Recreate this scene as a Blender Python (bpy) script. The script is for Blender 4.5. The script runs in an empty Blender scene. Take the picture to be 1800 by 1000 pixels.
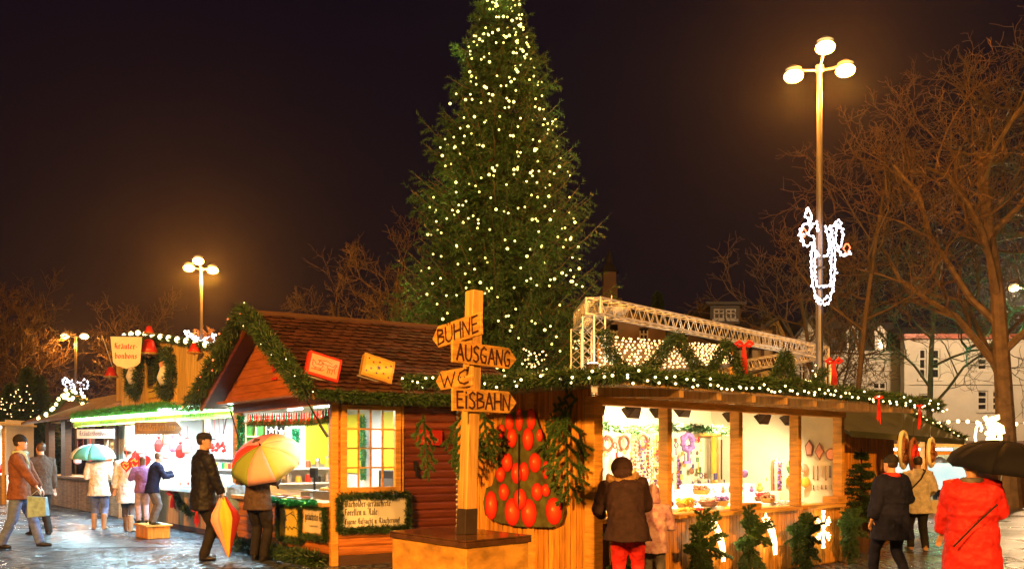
import bpy, math, random, gc
gc.disable()
import numpy as np
from mathutils import Vector, Matrix
random.seed(7); RNG = np.random.default_rng(7)
scene = bpy.context.scene
COL = scene.collection

# ---------------------------------------------------------------- camera
cam_d = bpy.data.cameras.new("camera"); cam = bpy.data.objects.new("camera", cam_d); COL.objects.link(cam)
cam.location = (0, 0, 1.5); cam.rotation_euler = (math.pi/2, 0, 0)
cam_d.sensor_width = 36; cam_d.lens = 32; cam_d.shift_y = 0.1667
cam_d.clip_start = 0.1; cam_d.clip_end = 2000
scene.camera = cam
# ---------------------------------------------------------------- night sky
w = bpy.data.worlds.new("World"); scene.world = w; w.use_nodes = True
nt = w.node_tree; nt.nodes.clear()
tc = nt.nodes.new('ShaderNodeTexCoord'); sep = nt.nodes.new('ShaderNodeSeparateXYZ')
ramp = nt.nodes.new('ShaderNodeValToRGB'); bg = nt.nodes.new('ShaderNodeBackground'); out = nt.nodes.new('ShaderNodeOutputWorld')
nz = nt.nodes.new('ShaderNodeTexNoise'); nz.inputs['Scale'].default_value = 1.6; nz.inputs['Detail'].default_value = 4
mp = nt.nodes.new('ShaderNodeMapping'); mp.inputs['Scale'].default_value = (1, 1, 2.5)
nt.links.new(tc.outputs['Generated'], sep.inputs[0]); nt.links.new(tc.outputs['Generated'], mp.inputs[0])
nt.links.new(mp.outputs[0], nz.inputs['Vector'])
ma = nt.nodes.new('ShaderNodeMath'); ma.operation = 'MULTIPLY_ADD'; ma.inputs[1].default_value = 0.16; ma.inputs[2].default_value = -0.08
nt.links.new(nz.outputs[0], ma.inputs[0])
mb_ = nt.nodes.new('ShaderNodeMath'); mb_.operation = 'ADD'
nt.links.new(sep.outputs[2], mb_.inputs[0]); nt.links.new(ma.outputs[0], mb_.inputs[1])
nt.links.new(mb_.outputs[0], ramp.inputs[0])
cr = ramp.color_ramp
cr.elements[0].position = 0.0; cr.elements[0].color = (0.014, 0.0065, 0.0055, 1)
cr.elements[1].position = 0.55; cr.elements[1].color = (0.0022, 0.0020, 0.0070, 1)
e = cr.elements.new(0.14); e.color = (0.0085, 0.0045, 0.0060, 1)
e = cr.elements.new(0.30); e.color = (0.0052, 0.0030, 0.0062, 1)
nt.links.new(ramp.outputs[0], bg.inputs[0]); bg.inputs[1].default_value = 1.0
nt.links.new(bg.outputs[0], out.inputs[0])
# ---------------------------------------------------------------- exposure
scene.view_settings.view_transform = 'Standard'; scene.view_settings.look = 'None'
scene.view_settings.exposure = 0.0; scene.view_settings.gamma = 1.0
scene.render.engine = 'CYCLES'
cy = scene.cycles
cy.use_denoising = True; cy.max_bounces = 6; cy.diffuse_bounces = 3; cy.glossy_bounces = 3; cy.transmission_bounces = 4
cy.transparent_max_bounces = 8; cy.sample_clamp_indirect = 4.0; cy.caustics_reflective = False; cy.caustics_refractive = False
cy.use_light_tree = True
SODIUM = (1.0, 0.41, 0.07); AMBER = (1.0, .33, .035); WARM = (1.0, 0.70, 0.36); COLD = (0.80, 0.95, 1.0)

# ---------------------------------------------------------------- helpers
F = 1600.0
def P(px, py, Y): return Vector(((px-900)/F*Y, Y, 1.5+(800-py)/F*Y))
def G(px, py):
    Y = 2400.0/(py-800); return Vector(((px-900)/F*Y, Y, 0))
def V(*a): return Vector(a)
Z = Vector((0, 0, 1))

def mat(name, color, rough=0.6, metal=0, var=0.0, grain=None, gscale=8, gamt=0.35, bump=0.0, bscale=40, emit=None, estr=0, spec=0.5, dark=None, trans=0, alpha=1, coat=0, nosample=False, sheen=0):
    m = bpy.data.materials.new(name); m.use_nodes = True; n = m.node_tree; b = n.nodes['Principled BSDF']
    b.inputs['Roughness'].default_value = rough; b.inputs['Metallic'].default_value = metal
    b.inputs['Specular IOR Level'].default_value = spec
    b.inputs['Coat Weight'].default_value = coat
    if trans: b.inputs['Transmission Weight'].default_value = trans
    if alpha < 1: b.inputs['Alpha'].default_value = alpha
    if sheen: b.inputs['Sheen Weight'].default_value = sheen
    c4 = (*color, 1); b.inputs['Base Color'].default_value = c4
    last = None
    if grain or var or gamt and gscale and grain is not False:
        t = n.nodes.new('ShaderNodeTexCoord'); mpn = n.nodes.new('ShaderNodeMapping')
        mpn.inputs['Scale'].default_value = grain or (1, 1, 1)
        n.links.new(t.outputs['Object'], mpn.inputs[0])
        no = n.nodes.new('ShaderNodeTexNoise'); no.inputs['Scale'].default_value = gscale; no.inputs['Detail'].default_value = 6; no.inputs['Roughness'].default_value = .6
        n.links.new(mpn.outputs[0], no.inputs['Vector'])
        rp = n.nodes.new('ShaderNodeValToRGB'); dk = dark or tuple(x*(1-gamt) for x in color)
        rp.color_ramp.elements[0].position = .32; rp.color_ramp.elements[0].color = (*dk, 1)
        rp.color_ramp.elements[1].position = .66; rp.color_ramp.elements[1].color = (*[min(1, x*(1+gamt*.35)) for x in color], 1)
        n.links.new(no.outputs[0], rp.inputs[0]); last = rp.outputs[0]
        if var:
            ge = n.nodes.new('ShaderNodeNewGeometry'); hs = n.nodes.new('ShaderNodeHueSaturation')
            mr = n.nodes.new('ShaderNodeMapRange'); mr.inputs[3].default_value = 1-var; mr.inputs[4].default_value = 1+var
            n.links.new(ge.outputs['Random Per Island'], mr.inputs[0]); n.links.new(mr.outputs[0], hs.inputs['Value'])
            n.links.new(last, hs.inputs['Color']); last = hs.outputs[0]
        n.links.new(last, b.inputs['Base Color'])
        if bump:
            bn = n.nodes.new('ShaderNodeTexNoise'); bn.inputs['Scale'].default_value = bscale; n.links.new(mpn.outputs[0], bn.inputs['Vector'])
            bu = n.nodes.new('ShaderNodeBump'); bu.inputs['Strength'].default_value = bump; bu.inputs['Distance'].default_value = .01
            n.links.new(bn.outputs[0], bu.inputs['Height']); n.links.new(bu.outputs[0], b.inputs['Normal'])
    if emit:
        b.inputs['Emission Color'].default_value = (*emit, 1); b.inputs['Emission Strength'].default_value = estr
    if nosample: m.cycles.emission_sampling = 'NONE'
    return m

HG = (1, 1, .12)     # grain runs up the boards
M = {}
def mk(k, *a, **kw): M[k] = mat(k, *a, **kw)
mk('pine_boards', (.70, .30, .038), .5, var=.22, grain=(9, 9, .7), gscale=3, gamt=.5, bump=.15)
mk('pine_new', (.60, .36, .13), .5, var=.15, grain=(9, 9, .7), gscale=3, gamt=.35)
mk('pine_beam', (.72, .36, .06), .5, var=.12, grain=(1.2, 1.2, 9), gscale=3, gamt=.4)
mk('log_siding', (.50, .17, .03), .42, var=.16, grain=(1.0, 1.0, 14), gscale=2.5, gamt=.5, bump=.12)
mk('log_red', (.20, .045, .02), .42, var=.14, grain=(1.0, 1.0, 14), gscale=2.5, gamt=.4)
mk('gable_board', (.44, .13, .03), .4, var=.1, grain=(1.0, 1.0, 10), gscale=2.5, gamt=.4)
mk('weathered', (.30, .19, .10), .6, var=.3, grain=(1, 1, 8), gscale=3, gamt=.5)
mk('shingle', (.075, .027, .018), .42, var=.35, gscale=6, gamt=.4, bump=.3)
mk('dark_wood', (.075, .035, .018), .5, var=.2, grain=(1, 1, 8), gscale=3)
mk('crate_wood', (.62, .33, .06), .45, var=.05, grain=(1.5, 1.5, 3), gscale=3.0, gamt=.5, bump=.15)
mk('wet_dark', (.10, .045, .02), .12, gscale=5, gamt=.5)
mk('post_wood', (.66, .38, .10), .5, grain=(10, 10, .6), gscale=3, gamt=.5, bump=.2)
mk('sign_wood', (.62, .34, .07), .5, grain=(2, 2, 11), gscale=3.2, gamt=.55, bump=.2)
mk('ink', (.05, .012, .008), .5, grain=False)
mk('black_ink', (.015, .012, .012), .5, grain=False)
mk('white_wall', (.80, .80, .76), .6, gscale=3, gamt=.06)
mk('cream_paint', (.78, .70, .48), .5, gscale=4, gamt=.12)
mk('yellow_panel', (.80, .66, .03), .5, gscale=4, gamt=.1)
mk('paper', (.80, .72, .55), .6, gscale=5, gamt=.12)
mk('white_paper', (.84, .82, .76), .6, gscale=5, gamt=.05)
mk('fascia_green', (.42, .48, .05), .5, gscale=5, gamt=.2)
mk('yellow_paper', (.82, .62, .05), .5, gscale=5, gamt=.12)
mk('red_paint', (.62, .03, .015), .4, gscale=5, gamt=.2)
mk('red_cloth', (.62, .02, .012), .7, gscale=9, gamt=.3)
mk('pink_face', (.80, .36, .24), .5, gscale=6, gamt=.12)
mk('orange_face', (.80, .42, .05), .5, gscale=6, gamt=.12)
mk('brown_mark', (.22, .08, .03), .6, grain=False)
mk('blue_mark', (.07, .05, .13), .6, grain=False)
mk('gold', (.70, .42, .10), .35, .4, gscale=8, gamt=.2)
mk('steel', (.55, .55, .55), .35, .9, gscale=6, gamt=.15)
mk('truss_metal', (.62, .60, .56), .4, .35, gscale=9, gamt=.15)
mk('pole_metal', (.11, .105, .105), .4, .5, gscale=3, gamt=.25)
mk('black_metal', (.03, .028, .028), .4, .3, gscale=8, gamt=.3)
mk('spot_metal', (.07, .05, .04), .4, .3, gscale=8, gamt=.3)
mk('needle', (.030, .075, .018), .5, var=.55, gscale=3, gamt=.35)
mk('needle_pine', (.060, .145, .035), .5, var=.5, gscale=3, gamt=.35)
mk('needle_tree', (.024, .078, .013), .5, var=.6, gscale=1.3, gamt=.5)
mk('tinsel_green', (.02, .40, .16), .25, .5, var=.5, gscale=3)
mk('grass_green', (.05, .30, .03), .5, var=.5, gscale=3)
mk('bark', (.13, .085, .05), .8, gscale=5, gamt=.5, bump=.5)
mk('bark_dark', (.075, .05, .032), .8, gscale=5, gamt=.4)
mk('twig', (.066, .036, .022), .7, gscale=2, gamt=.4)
mk('twig_lit', (.26, .14, .07), .7, gscale=2, gamt=.3); mk('twig_dim', (.085, .06, .04), .8, gscale=2, gamt=.3)  # lamplight and dimness put into the colours of these twig copies
mk('tarp', (.055, .065, .04), .3, gscale=3, gamt=.5, bump=.3, bscale=6)
mk('roof_felt', (.06, .04, .03), .5, gscale=4, gamt=.4)
mk('slate', (.04, .035, .035), .5, grain=(1, 1, 6), gscale=5, gamt=.4)
mk('plaster', (.40, .38, .34), .8, gscale=.9, gamt=.14, bump=.1)
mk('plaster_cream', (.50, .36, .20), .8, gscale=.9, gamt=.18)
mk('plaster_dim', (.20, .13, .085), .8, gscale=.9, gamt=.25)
mk('timber', (.09, .035, .02), .7, gscale=4, gamt=.3)
mk('white_trim', (.42, .40, .36), .5, gscale=3, gamt=.08)
mk('dark_glass', (.015, .013, .014), .08, gscale=2, gamt=.3)
mk('red_trim', (.28, .055, .03), .5, gscale=3, gamt=.2)
mk('shutter', (.05, .045, .04), .5, grain=(1, 1, 12), gscale=4, gamt=.3)
# lit things
mk('lamp_hot', (1, .8, .4), .5, grain=False, emit=(1.0, .62, .20), estr=9, nosample=True)
mk('bulb_warm', (1, .9, .6), .5, grain=False, emit=(1.0, .78, .36), estr=5)
mk('bulb_tree', (1, 1, .5), .5, grain=False, emit=(1.0, .94, .28), estr=2.6)
mk('bulb_net', (1, .8, .5), .5, grain=False, emit=(1.0, .62, .26), estr=3.2)
mk('bulb_white', (1, 1, 1), .5, grain=False, emit=(.80, .84, 1.0), estr=7)
mk('bulb_red', (1, .2, .1), .5, grain=False, emit=(1.0, .16, .06), estr=3)
mk('rope_light', (1, .9, .6), .5, grain=False, emit=(1.0, .78, .36), estr=4)
mk('tube_white', (1, 1, 1), .5, grain=False, emit=(.85, 1.0, .95), estr=14)
mk('tube_green', (.6, 1, .6), .5, grain=False, emit=(.62, 1.0, .45), estr=9)
mk('spot_face', (1, .9, .7), .5, grain=False, emit=(1.0, .85, .6), estr=20, nosample=True)
bp_ = bpy.data.materials.new('bauble_print'); bp_.use_nodes = True; ba_ = bp_.node_tree.nodes.new('ShaderNodeVertexColor'); ba_.layer_name = 'print'; bp_.node_tree.links.new(ba_.outputs[0], bp_.node_tree.nodes['Principled BSDF'].inputs['Base Color']); bp_.node_tree.nodes['Principled BSDF'].inputs['Roughness'].default_value = .35; M['bauble_print'] = bp_
# garments
def cloth(k, c, rough=.8, **kw): mk(k, c, rough, gscale=14, gamt=.35, spec=.22, bump=.3, bscale=70, **kw)
mk('skin', (.55, .32, .22), .5, gscale=6, gamt=.12)
mk('hair_dark', (.03, .018, .012), .5, grain=(14, 14, 2), gscale=5, gamt=.5)
mk('hair_brown', (.10, .05, .025), .5, grain=(14, 14, 2), gscale=5, gamt=.5)
cloth('leather_black', (.012, .011, .012), .5); cloth('cloth_brown', (.085, .055, .040)); cloth('trouser_dark', (.020, .017, .016))
cloth('coat_brown', (.034, .017, .020)); cloth('fur_tan', (.36, .22, .10)); cloth('trouser_red', (.68, .03, .03), .6); cloth('coat_cream', (.66, .60, .50))
cloth('coat_white', (.72, .70, .66)); cloth('denim', (.13, .18, .36)); cloth('boot_tan', (.42, .26, .15), .6); cloth('coat_navy', (.006, .008, .036))
cloth('coat_red', (.58, .022, .022), .55); cloth('scarf_red', (.60, .04, .03)); cloth('coat_blue', (.22, .36, .58), .5); cloth('coat_orange', (.20, .075, .035))
cloth('scarf_teal', (.42, .55, .46)); cloth('bag_blue', (.28, .45, .55), .4); cloth('plaid_purple', (.20, .10, .26), dark=None); cloth('stripe_grey', (.38, .30, .36))
cloth('pattern_pink', (.48, .34, .38), dark=(.28, .12, .20)); cloth('grey_cloth', (.14, .13, .14)); cloth('black_cloth', (.018, .016, .016)); cloth('coat_dark_red', (.14, .03, .02))
mk('boot_black', (.02, .016, .014), .3, gscale=9, gamt=.3)
mk('umb_teal', (.10, .42, .40), .75, gscale=3, gamt=.1); mk('umb_white', (.70, .76, .72), .75, gscale=3, gamt=.1)
mk('umb_red', (.68, .05, .04), .75, gscale=3, gamt=.1); mk('umb_pink', (.85, .45, .40), .75, gscale=3, gamt=.1); mk('umb_green', (.26, .34, .05), .75, gscale=3, gamt=.1)
mk('umb_lime', (.62, .66, .25), .75, gscale=3, gamt=.1); mk('umb_cream', (.80, .72, .48), .75, gscale=3, gamt=.1); mk('umb_yellow', (.80, .58, .06), .75, gscale=3, gamt=.1); mk('umb_rose', (.76, .30, .48), .75, gscale=3, gamt=.1)
mk('shine_print', (.85, .42, .22), .4, grain=False); mk('poster_green', (.11, .12, .03), .35, gscale=7, gamt=.5, dark=(.05, .03, .01))
mk('sign_boards', (.86, .56, .14), .5, var=.15, grain=(9, 9, .7), gscale=3, gamt=.4); mk('umb_navy', (.008, .008, .014), .8, spec=.12, gscale=3, gamt=.1)

# ---------------------------------------------------------------- mesh builder
class MB:
    def __init__(s): s.v = []; s.f = []; s.m = []; s.cm = 0
    def add(s, vs, fs, mi=None):
        n = len(s.v); s.v.extend([tuple(x) for x in vs]); s.f.extend([tuple(i+n for i in f) for f in fs]); s.m.extend([s.cm if mi is None else mi]*len(fs)); return s
    def hexa(s, p): return s.add(p, [(0, 3, 2, 1), (4, 5, 6, 7), (0, 1, 5, 4), (1, 2, 6, 5), (2, 3, 7, 6), (3, 0, 4, 7)])
    def box(s, c, size, u=None, v=None, w=None):
        c = Vector(c); u = (u or V(1, 0, 0))*(size[0]/2); v = (v or V(0, 1, 0))*(size[1]/2); w = (w or V(0, 0, 1))*(size[2]/2)
        return s.hexa([c-u-v-w, c+u-v-w, c+u+v-w, c-u+v-w, c-u-v+w, c+u-v+w, c+u+v+w, c-u+v+w])
    def fb(s, fr, a0, a1, b0, b1, z0, z1):           # box in a frame (o,u,v): a along u, b along v
        o, u, v = fr; q = lambda a, b, z: o+u*a+v*b+Z*z
        return s.hexa([q(a0, b0, z0), q(a1, b0, z0), q(a1, b1, z0), q(a0, b1, z0), q(a0, b0, z1), q(a1, b0, z1), q(a1, b1, z1), q(a0, b1, z1)])
    def prism(s, pts, ext):
        n = len(pts); ext = Vector(ext); a = [Vector(p) for p in pts]; b = [p+ext for p in a]
        return s.add(a+b, [tuple(range(n))[::-1], tuple(range(n, 2*n))]+[(i, (i+1) % n, (i+1) % n+n, i+n) for i in range(n)])
    def tube(s, path, r, n=6, caps=True):
        path = [Vector(p) for p in path]; rs = r if isinstance(r, (list, tuple)) else [r]*len(path)
        vs = []; ref = None
        for i, p in enumerate(path):
            d = (path[min(i+1, len(path)-1)]-path[max(i-1, 0)])
            d = d.normalized() if d.length > 1e-9 else Z
            if ref is None: ref = d.orthogonal().normalized()
            ref = (ref-d*ref.dot(d)); ref = ref.normalized() if ref.length > 1e-6 else d.orthogonal().normalized()
            b = d.cross(ref)
            for k in range(n):
                a = 2*math.pi*k/n; vs.append(p+(ref*math.cos(a)+b*math.sin(a))*rs[i])
        fs = [(i*n+k, i*n+(k+1) % n, (i+1)*n+(k+1) % n, (i+1)*n+k) for i in range(len(path)-1) for k in range(n)]
        if caps: fs += [tuple(range(n))[::-1], tuple((len(path)-1)*n+k for k in range(n))]
        return s.add(vs, fs)
    def ring(s, c, R, r, u, v, n=24, k=8, wob=0):
        c = Vector(c); N = u.cross(v).normalized(); vs = []
        for i in range(n):
            a = 2*math.pi*i/n; d = u*math.cos(a)+v*math.sin(a); rr = r*(1+wob*(random.random()-.5))
            for j in range(k):
                b = 2*math.pi*j/k; vs.append(c+d*R+(d.normalized()*math.cos(b)+N*math.sin(b))*rr)
        return s.add(vs, [(i*k+j, ((i+1) % n)*k+j, ((i+1) % n)*k+(j+1) % k, i*k+(j+1) % k) for i in range(n) for j in range(k)])
    def ball(s, c, r, n=10, m=6, sc=(1, 1, 1)):
        c = Vector(c); vs = [c-V(0, 0, r*sc[2])]
        for i in range(1, m):
            t = -math.pi/2+math.pi*i/m
            for k in range(n):
                a = 2*math.pi*k/n; vs.append(c+V(math.cos(t)*math.cos(a)*r*sc[0], math.cos(t)*math.sin(a)*r*sc[1], math.sin(t)*r*sc[2]))
        vs.append(c+V(0, 0, r*sc[2])); L = len(vs)-1
        fs = [(0, 1+(k+1) % n, 1+k) for k in range(n)]
        for i in range(m-2): fs += [(1+i*n+k, 1+i*n+(k+1) % n, 1+(i+1)*n+(k+1) % n, 1+(i+1)*n+k) for k in range(n)]
        fs += [(L, 1+(m-2)*n+k, 1+(m-2)*n+(k+1) % n) for k in range(n)]
        return s.add(vs, fs)
    def lathe(s, c, prof, n=16, ax=None):
        c = Vector(c); ax = ax or Z; u = ax.orthogonal().normalized(); v = ax.cross(u); vs = []
        for r, h in prof:
            for k in range(n):
                a = 2*math.pi*k/n; vs.append(c+ax*h+(u*math.cos(a)+v*math.sin(a))*max(r, 1e-4))
        fs = [(i*n+k, i*n+(k+1) % n, (i+1)*n+(k+1) % n, (i+1)*n+k) for i in range(len(prof)-1) for k in range(n)]
        fs += [tuple(range(n))[::-1], tuple((len(prof)-1)*n+k for k in range(n))]
        return s.add(vs, fs)
    def build(s, name, m, parent=None, smooth=False, bevel=0):
        if not s.v: return None
        me = bpy.data.meshes.new(name); o = bpy.data.objects.new(name, me); COL.objects.link(o)
        off = Vector((0, 0, 0))
        if parent is not None: o.parent = parent; off = Vector(parent['_w'])
        else:
            off = Vector(s.origin) if hasattr(s, 'origin') else Vector((0, 0, 0)); o.location = off
        o['_w'] = tuple(float(x_) for x_ in off)
        me.from_pydata([(x[0]-off.x, x[1]-off.y, x[2]-off.z) for x in s.v], [], s.f)
        ms = m if isinstance(m, (list, tuple)) else [m]
        for q in ms: me.materials.append(M[q])
        if len(ms) > 1: me.polygons.foreach_set('material_index', s.m)
        if smooth: me.polygons.foreach_set('use_smooth', [True]*len(me.polygons))
        me.update()
        if bevel:
            bv = o.modifiers.new('bevel', 'BEVEL'); bv.width = bevel; bv.segments = 1; bv.limit_method = 'ANGLE'
        return o
def meta(o, label=None, cat=None, group=None, kind=None):
    if label: o['label'] = label
    if cat: o['category'] = cat
    if group: o['group'] = group
    if kind: o['kind'] = kind
    return o
def thing(name, label, cat, loc=(0, 0, 0), group=None):
    o = bpy.data.objects.new(name, None); COL.objects.link(o); o.location = loc; o['_w'] = tuple(float(x_) for x_ in loc); o.empty_display_size = .2
    return meta(o, label, cat, group)
def single(mb, name, m, label, cat, loc, group=None, **kw):
    mb.origin = Vector(loc); return meta(mb.build(name, m, None, **kw), label, cat, group)
def tris(name, P0, D, S, L, W, m, parent=None, loc=None, quad=False):
    """n needle shaped faces: base P0, direction D, side S"""
    n = len(P0); L = np.broadcast_to(L, (n,)).reshape(-1, 1); W = np.broadcast_to(W, (n,)).reshape(-1, 1)
    D = D/np.maximum(1e-9, np.linalg.norm(D, axis=1, keepdims=True)); S = S-D*(S*D).sum(1, keepdims=True); S = S/np.maximum(1e-9, np.linalg.norm(S, axis=1, keepdims=True))
    off = np.array(parent['_w'], dtype=float) if parent is not None else np.array(loc if loc is not None else (0, 0, 0))
    B = P0-off
    if quad: vv = np.stack([B-S*W*.35, B+D*L*.45-S*W, B+D*L, B+D*L*.5+S*W], 1); k = 4
    else: vv = np.stack([B-S*W, B+D*L, B+S*W], 1); k = 3
    me = bpy.data.meshes.new(name); me.vertices.add(n*k); me.vertices.foreach_set('co', vv.reshape(-1).astype(np.float32))
    me.loops.add(n*k); me.loops.foreach_set('vertex_index', np.arange(n*k, dtype=np.int32))
    me.polygons.add(n); me.polygons.foreach_set('loop_start', np.arange(0, n*k, k, dtype=np.int32))
    me.update(calc_edges=True); me.materials.append(M[m])
    o = bpy.data.objects.new(name, me); COL.objects.link(o); o['_w'] = tuple(float(x_) for x_ in off)
    if parent is not None: o.parent = parent
    else: o.location = tuple(off)
    return o
def rnd(n): 
    a = RNG.normal(size=(n, 3)); return a/np.linalg.norm(a, axis=1, keepdims=True)
def resample(path, step):
    path = [np.array(p, float) for p in path]; seg = [np.linalg.norm(path[i+1]-path[i]) for i in range(len(path)-1)]
    T = sum(seg); n = max(2, int(T/step)); cum = np.concatenate([[0], np.cumsum(seg)]); t = np.linspace(0, T, n); A = np.array(path)
    return np.stack([np.interp(t, cum, A[:, k]) for k in range(3)], 1)
def fluff(path, r, dens=900, nl=.07, nw=.008, droop=.2, m='needle', name='needles', parent=None, loc=None, lump=.3):
    """needled garland around a path"""
    pts = resample(path, .01); L = len(pts)*.01; n = int(L*dens)
    idx = RNG.integers(0, len(pts), n); base = pts[idx]; tg = np.gradient(pts, axis=0)[idx]
    ph = RNG.uniform(0, 6.28, 5); lumpv = 1+lump*np.sin(idx*.01*7+ph[0])*np.sin(idx*.01*17+ph[1])+lump*.5*np.sin(idx*.01*31+ph[2])
    rd = rnd(n); tg /= np.maximum(1e-9, np.linalg.norm(tg, axis=1, keepdims=True)); rd = rd-tg*(rd*tg).sum(1, keepdims=True); rd /= np.maximum(1e-6, np.linalg.norm(rd, axis=1, keepdims=True))
    q = (RNG.uniform(0, 1, n)**.6)[:, None]*(r*lumpv)[:, None]*.85
    D = rd*.7+tg*RNG.uniform(-1, 1, (n, 1))*.9+rnd(n)*.35; D[:, 2] -= droop
    return tris(name, base+rd*q, D, rnd(n), nl*RNG.uniform(.6, 1.3, n), nw, m, parent, loc)
_bm = {}
def bulbs(parent, pts, m='bulb_warm', r=.02, name='bulb'):
    k = (m, round(r, 4))
    if k not in _bm:
        mb = MB(); mb.ball((0, 0, 0), r, 6, 4); me = bpy.data.meshes.new(name); me.from_pydata(mb.v, [], mb.f); me.materials.append(M[m]); _bm[k] = (me, mb)
    me, mb = _bm[k]; off = Vector(parent['_w'])
    pts = sorted([Vector(p) for p in pts], key=lambda p: p.y)
    for p in pts[:100]:
        o = bpy.data.objects.new(name, me); COL.objects.link(o); o.parent = parent; o.location = p-off
    if len(pts) > 100:
        b = MB()
        for p in pts[100:]: b.add([Vector(v)+p for v in mb.v], mb.f)
        meta(b.build(name, m, parent), kind='stuff')
def point(loc, power, color, r=.1, name='lamp_light', parent=None, spot=None, target=None, blend=.6):
    ld = bpy.data.lights.new(name, 'SPOT' if spot else 'POINT'); ld.energy = power; ld.color = color; ld.shadow_soft_size = r
    o = bpy.data.objects.new(name, ld); COL.objects.link(o); off = Vector(parent['_w']) if parent is not None else V(0, 0, 0)
    if parent is not None: o.parent = parent
    o.location = Vector(loc)-off
    if spot:
        ld.spot_size = math.radians(spot); ld.spot_blend = blend
        o.rotation_euler = (Vector(target)-Vector(loc)).to_track_quat('-Z', 'Y').to_euler()
    return o
def area(loc, power, color, sx, sy, target, name='tube_light', parent=None):
    ld = bpy.data.lights.new(name, 'AREA'); ld.energy = power; ld.color = color; ld.shape = 'RECTANGLE'; ld.size = sx; ld.size_y = sy
    o = bpy.data.objects.new(name, ld); COL.objects.link(o); off = Vector(parent['_w']) if parent is not None else V(0, 0, 0)
    if parent is not None: o.parent = parent
    o.location = Vector(loc)-off; o.rotation_euler = (Vector(target)-Vector(loc)).to_track_quat('-Z', 'Y').to_euler()
    return o
ORD = ['first', 'second', 'third', 'fourth', 'fifth', 'sixth', 'seventh', 'eighth', 'ninth', 'tenth', 'eleventh', 'twelfth']

# ---------------------------------------------------------------- lettering
GLY = {  # brush capitals: strokes on a 1 x 1.5 cell
 'B': (.8, [[(0, 1.5), (.02, 0)], [(0, 1.45), (.6, 1.3), (.62, 1), (.05, .8)], [(.05, .8), (.75, .6), (.72, .2), (.02, .02)]]),
 'Ü': (.9, [[(0, 1.45), (.03, .3), (.3, 0), (.65, .1), (.8, .5), (.8, 1.45)], [(.22, 1.75), (.26, 1.62)], [(.58, 1.75), (.6, 1.62)]]),
 'U': (.85, [[(0, 1.45), (.03, .3), (.3, 0), (.6, .1), (.75, .5), (.75, 1.45)]]),
 'H': (.85, [[(0, 1.5), (0, 0)], [(.75, 1.5), (.75, 0)], [(0, .75), (.75, .78)]]),
 'N': (.9, [[(0, 0), (.02, 1.4)], [(.02, 1.4), (.7, .05)], [(.7, .05), (.85, 1.5)]]),
 'E': (.75, [[(0, 1.5), (0, 0)], [(0, 1.45), (.65, 1.5)], [(0, .78), (.55, .8)], [(0, .03), (.68, .05)]]),
 'A': (.9, [[(0, 0), (.42, 1.5), (.85, 0)], [(.15, .55), (.72, .55)]]),
 'S': (.75, [[(.65, 1.35), (.4, 1.5), (.08, 1.3), (.1, .95), (.55, .65), (.62, .25), (.35, 0), (0, .15)]]),
 'G': (.85, [[(.72, 1.3), (.45, 1.5), (.1, 1.2), (0, .6), (.2, .05), (.6, .02), (.72, .3), (.72, .65), (.42, .65)]]),
 'W': (1.1, [[(0, 1.5), (.28, 0), (.52, 1.1), (.78, 0), (1.05, 1.5)]]),
 'C': (.8, [[(.72, 1.35), (.45, 1.48), (.12, 1.2), (0, .65), (.12, .2), (.4, 0), (.72, .12)]]),
 'i': (.25, [[(.08, 1.1), (.08, 0)], [(.08, 1.5), (.1, 1.38)]]),
 ' ': (.5, []),
}
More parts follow.
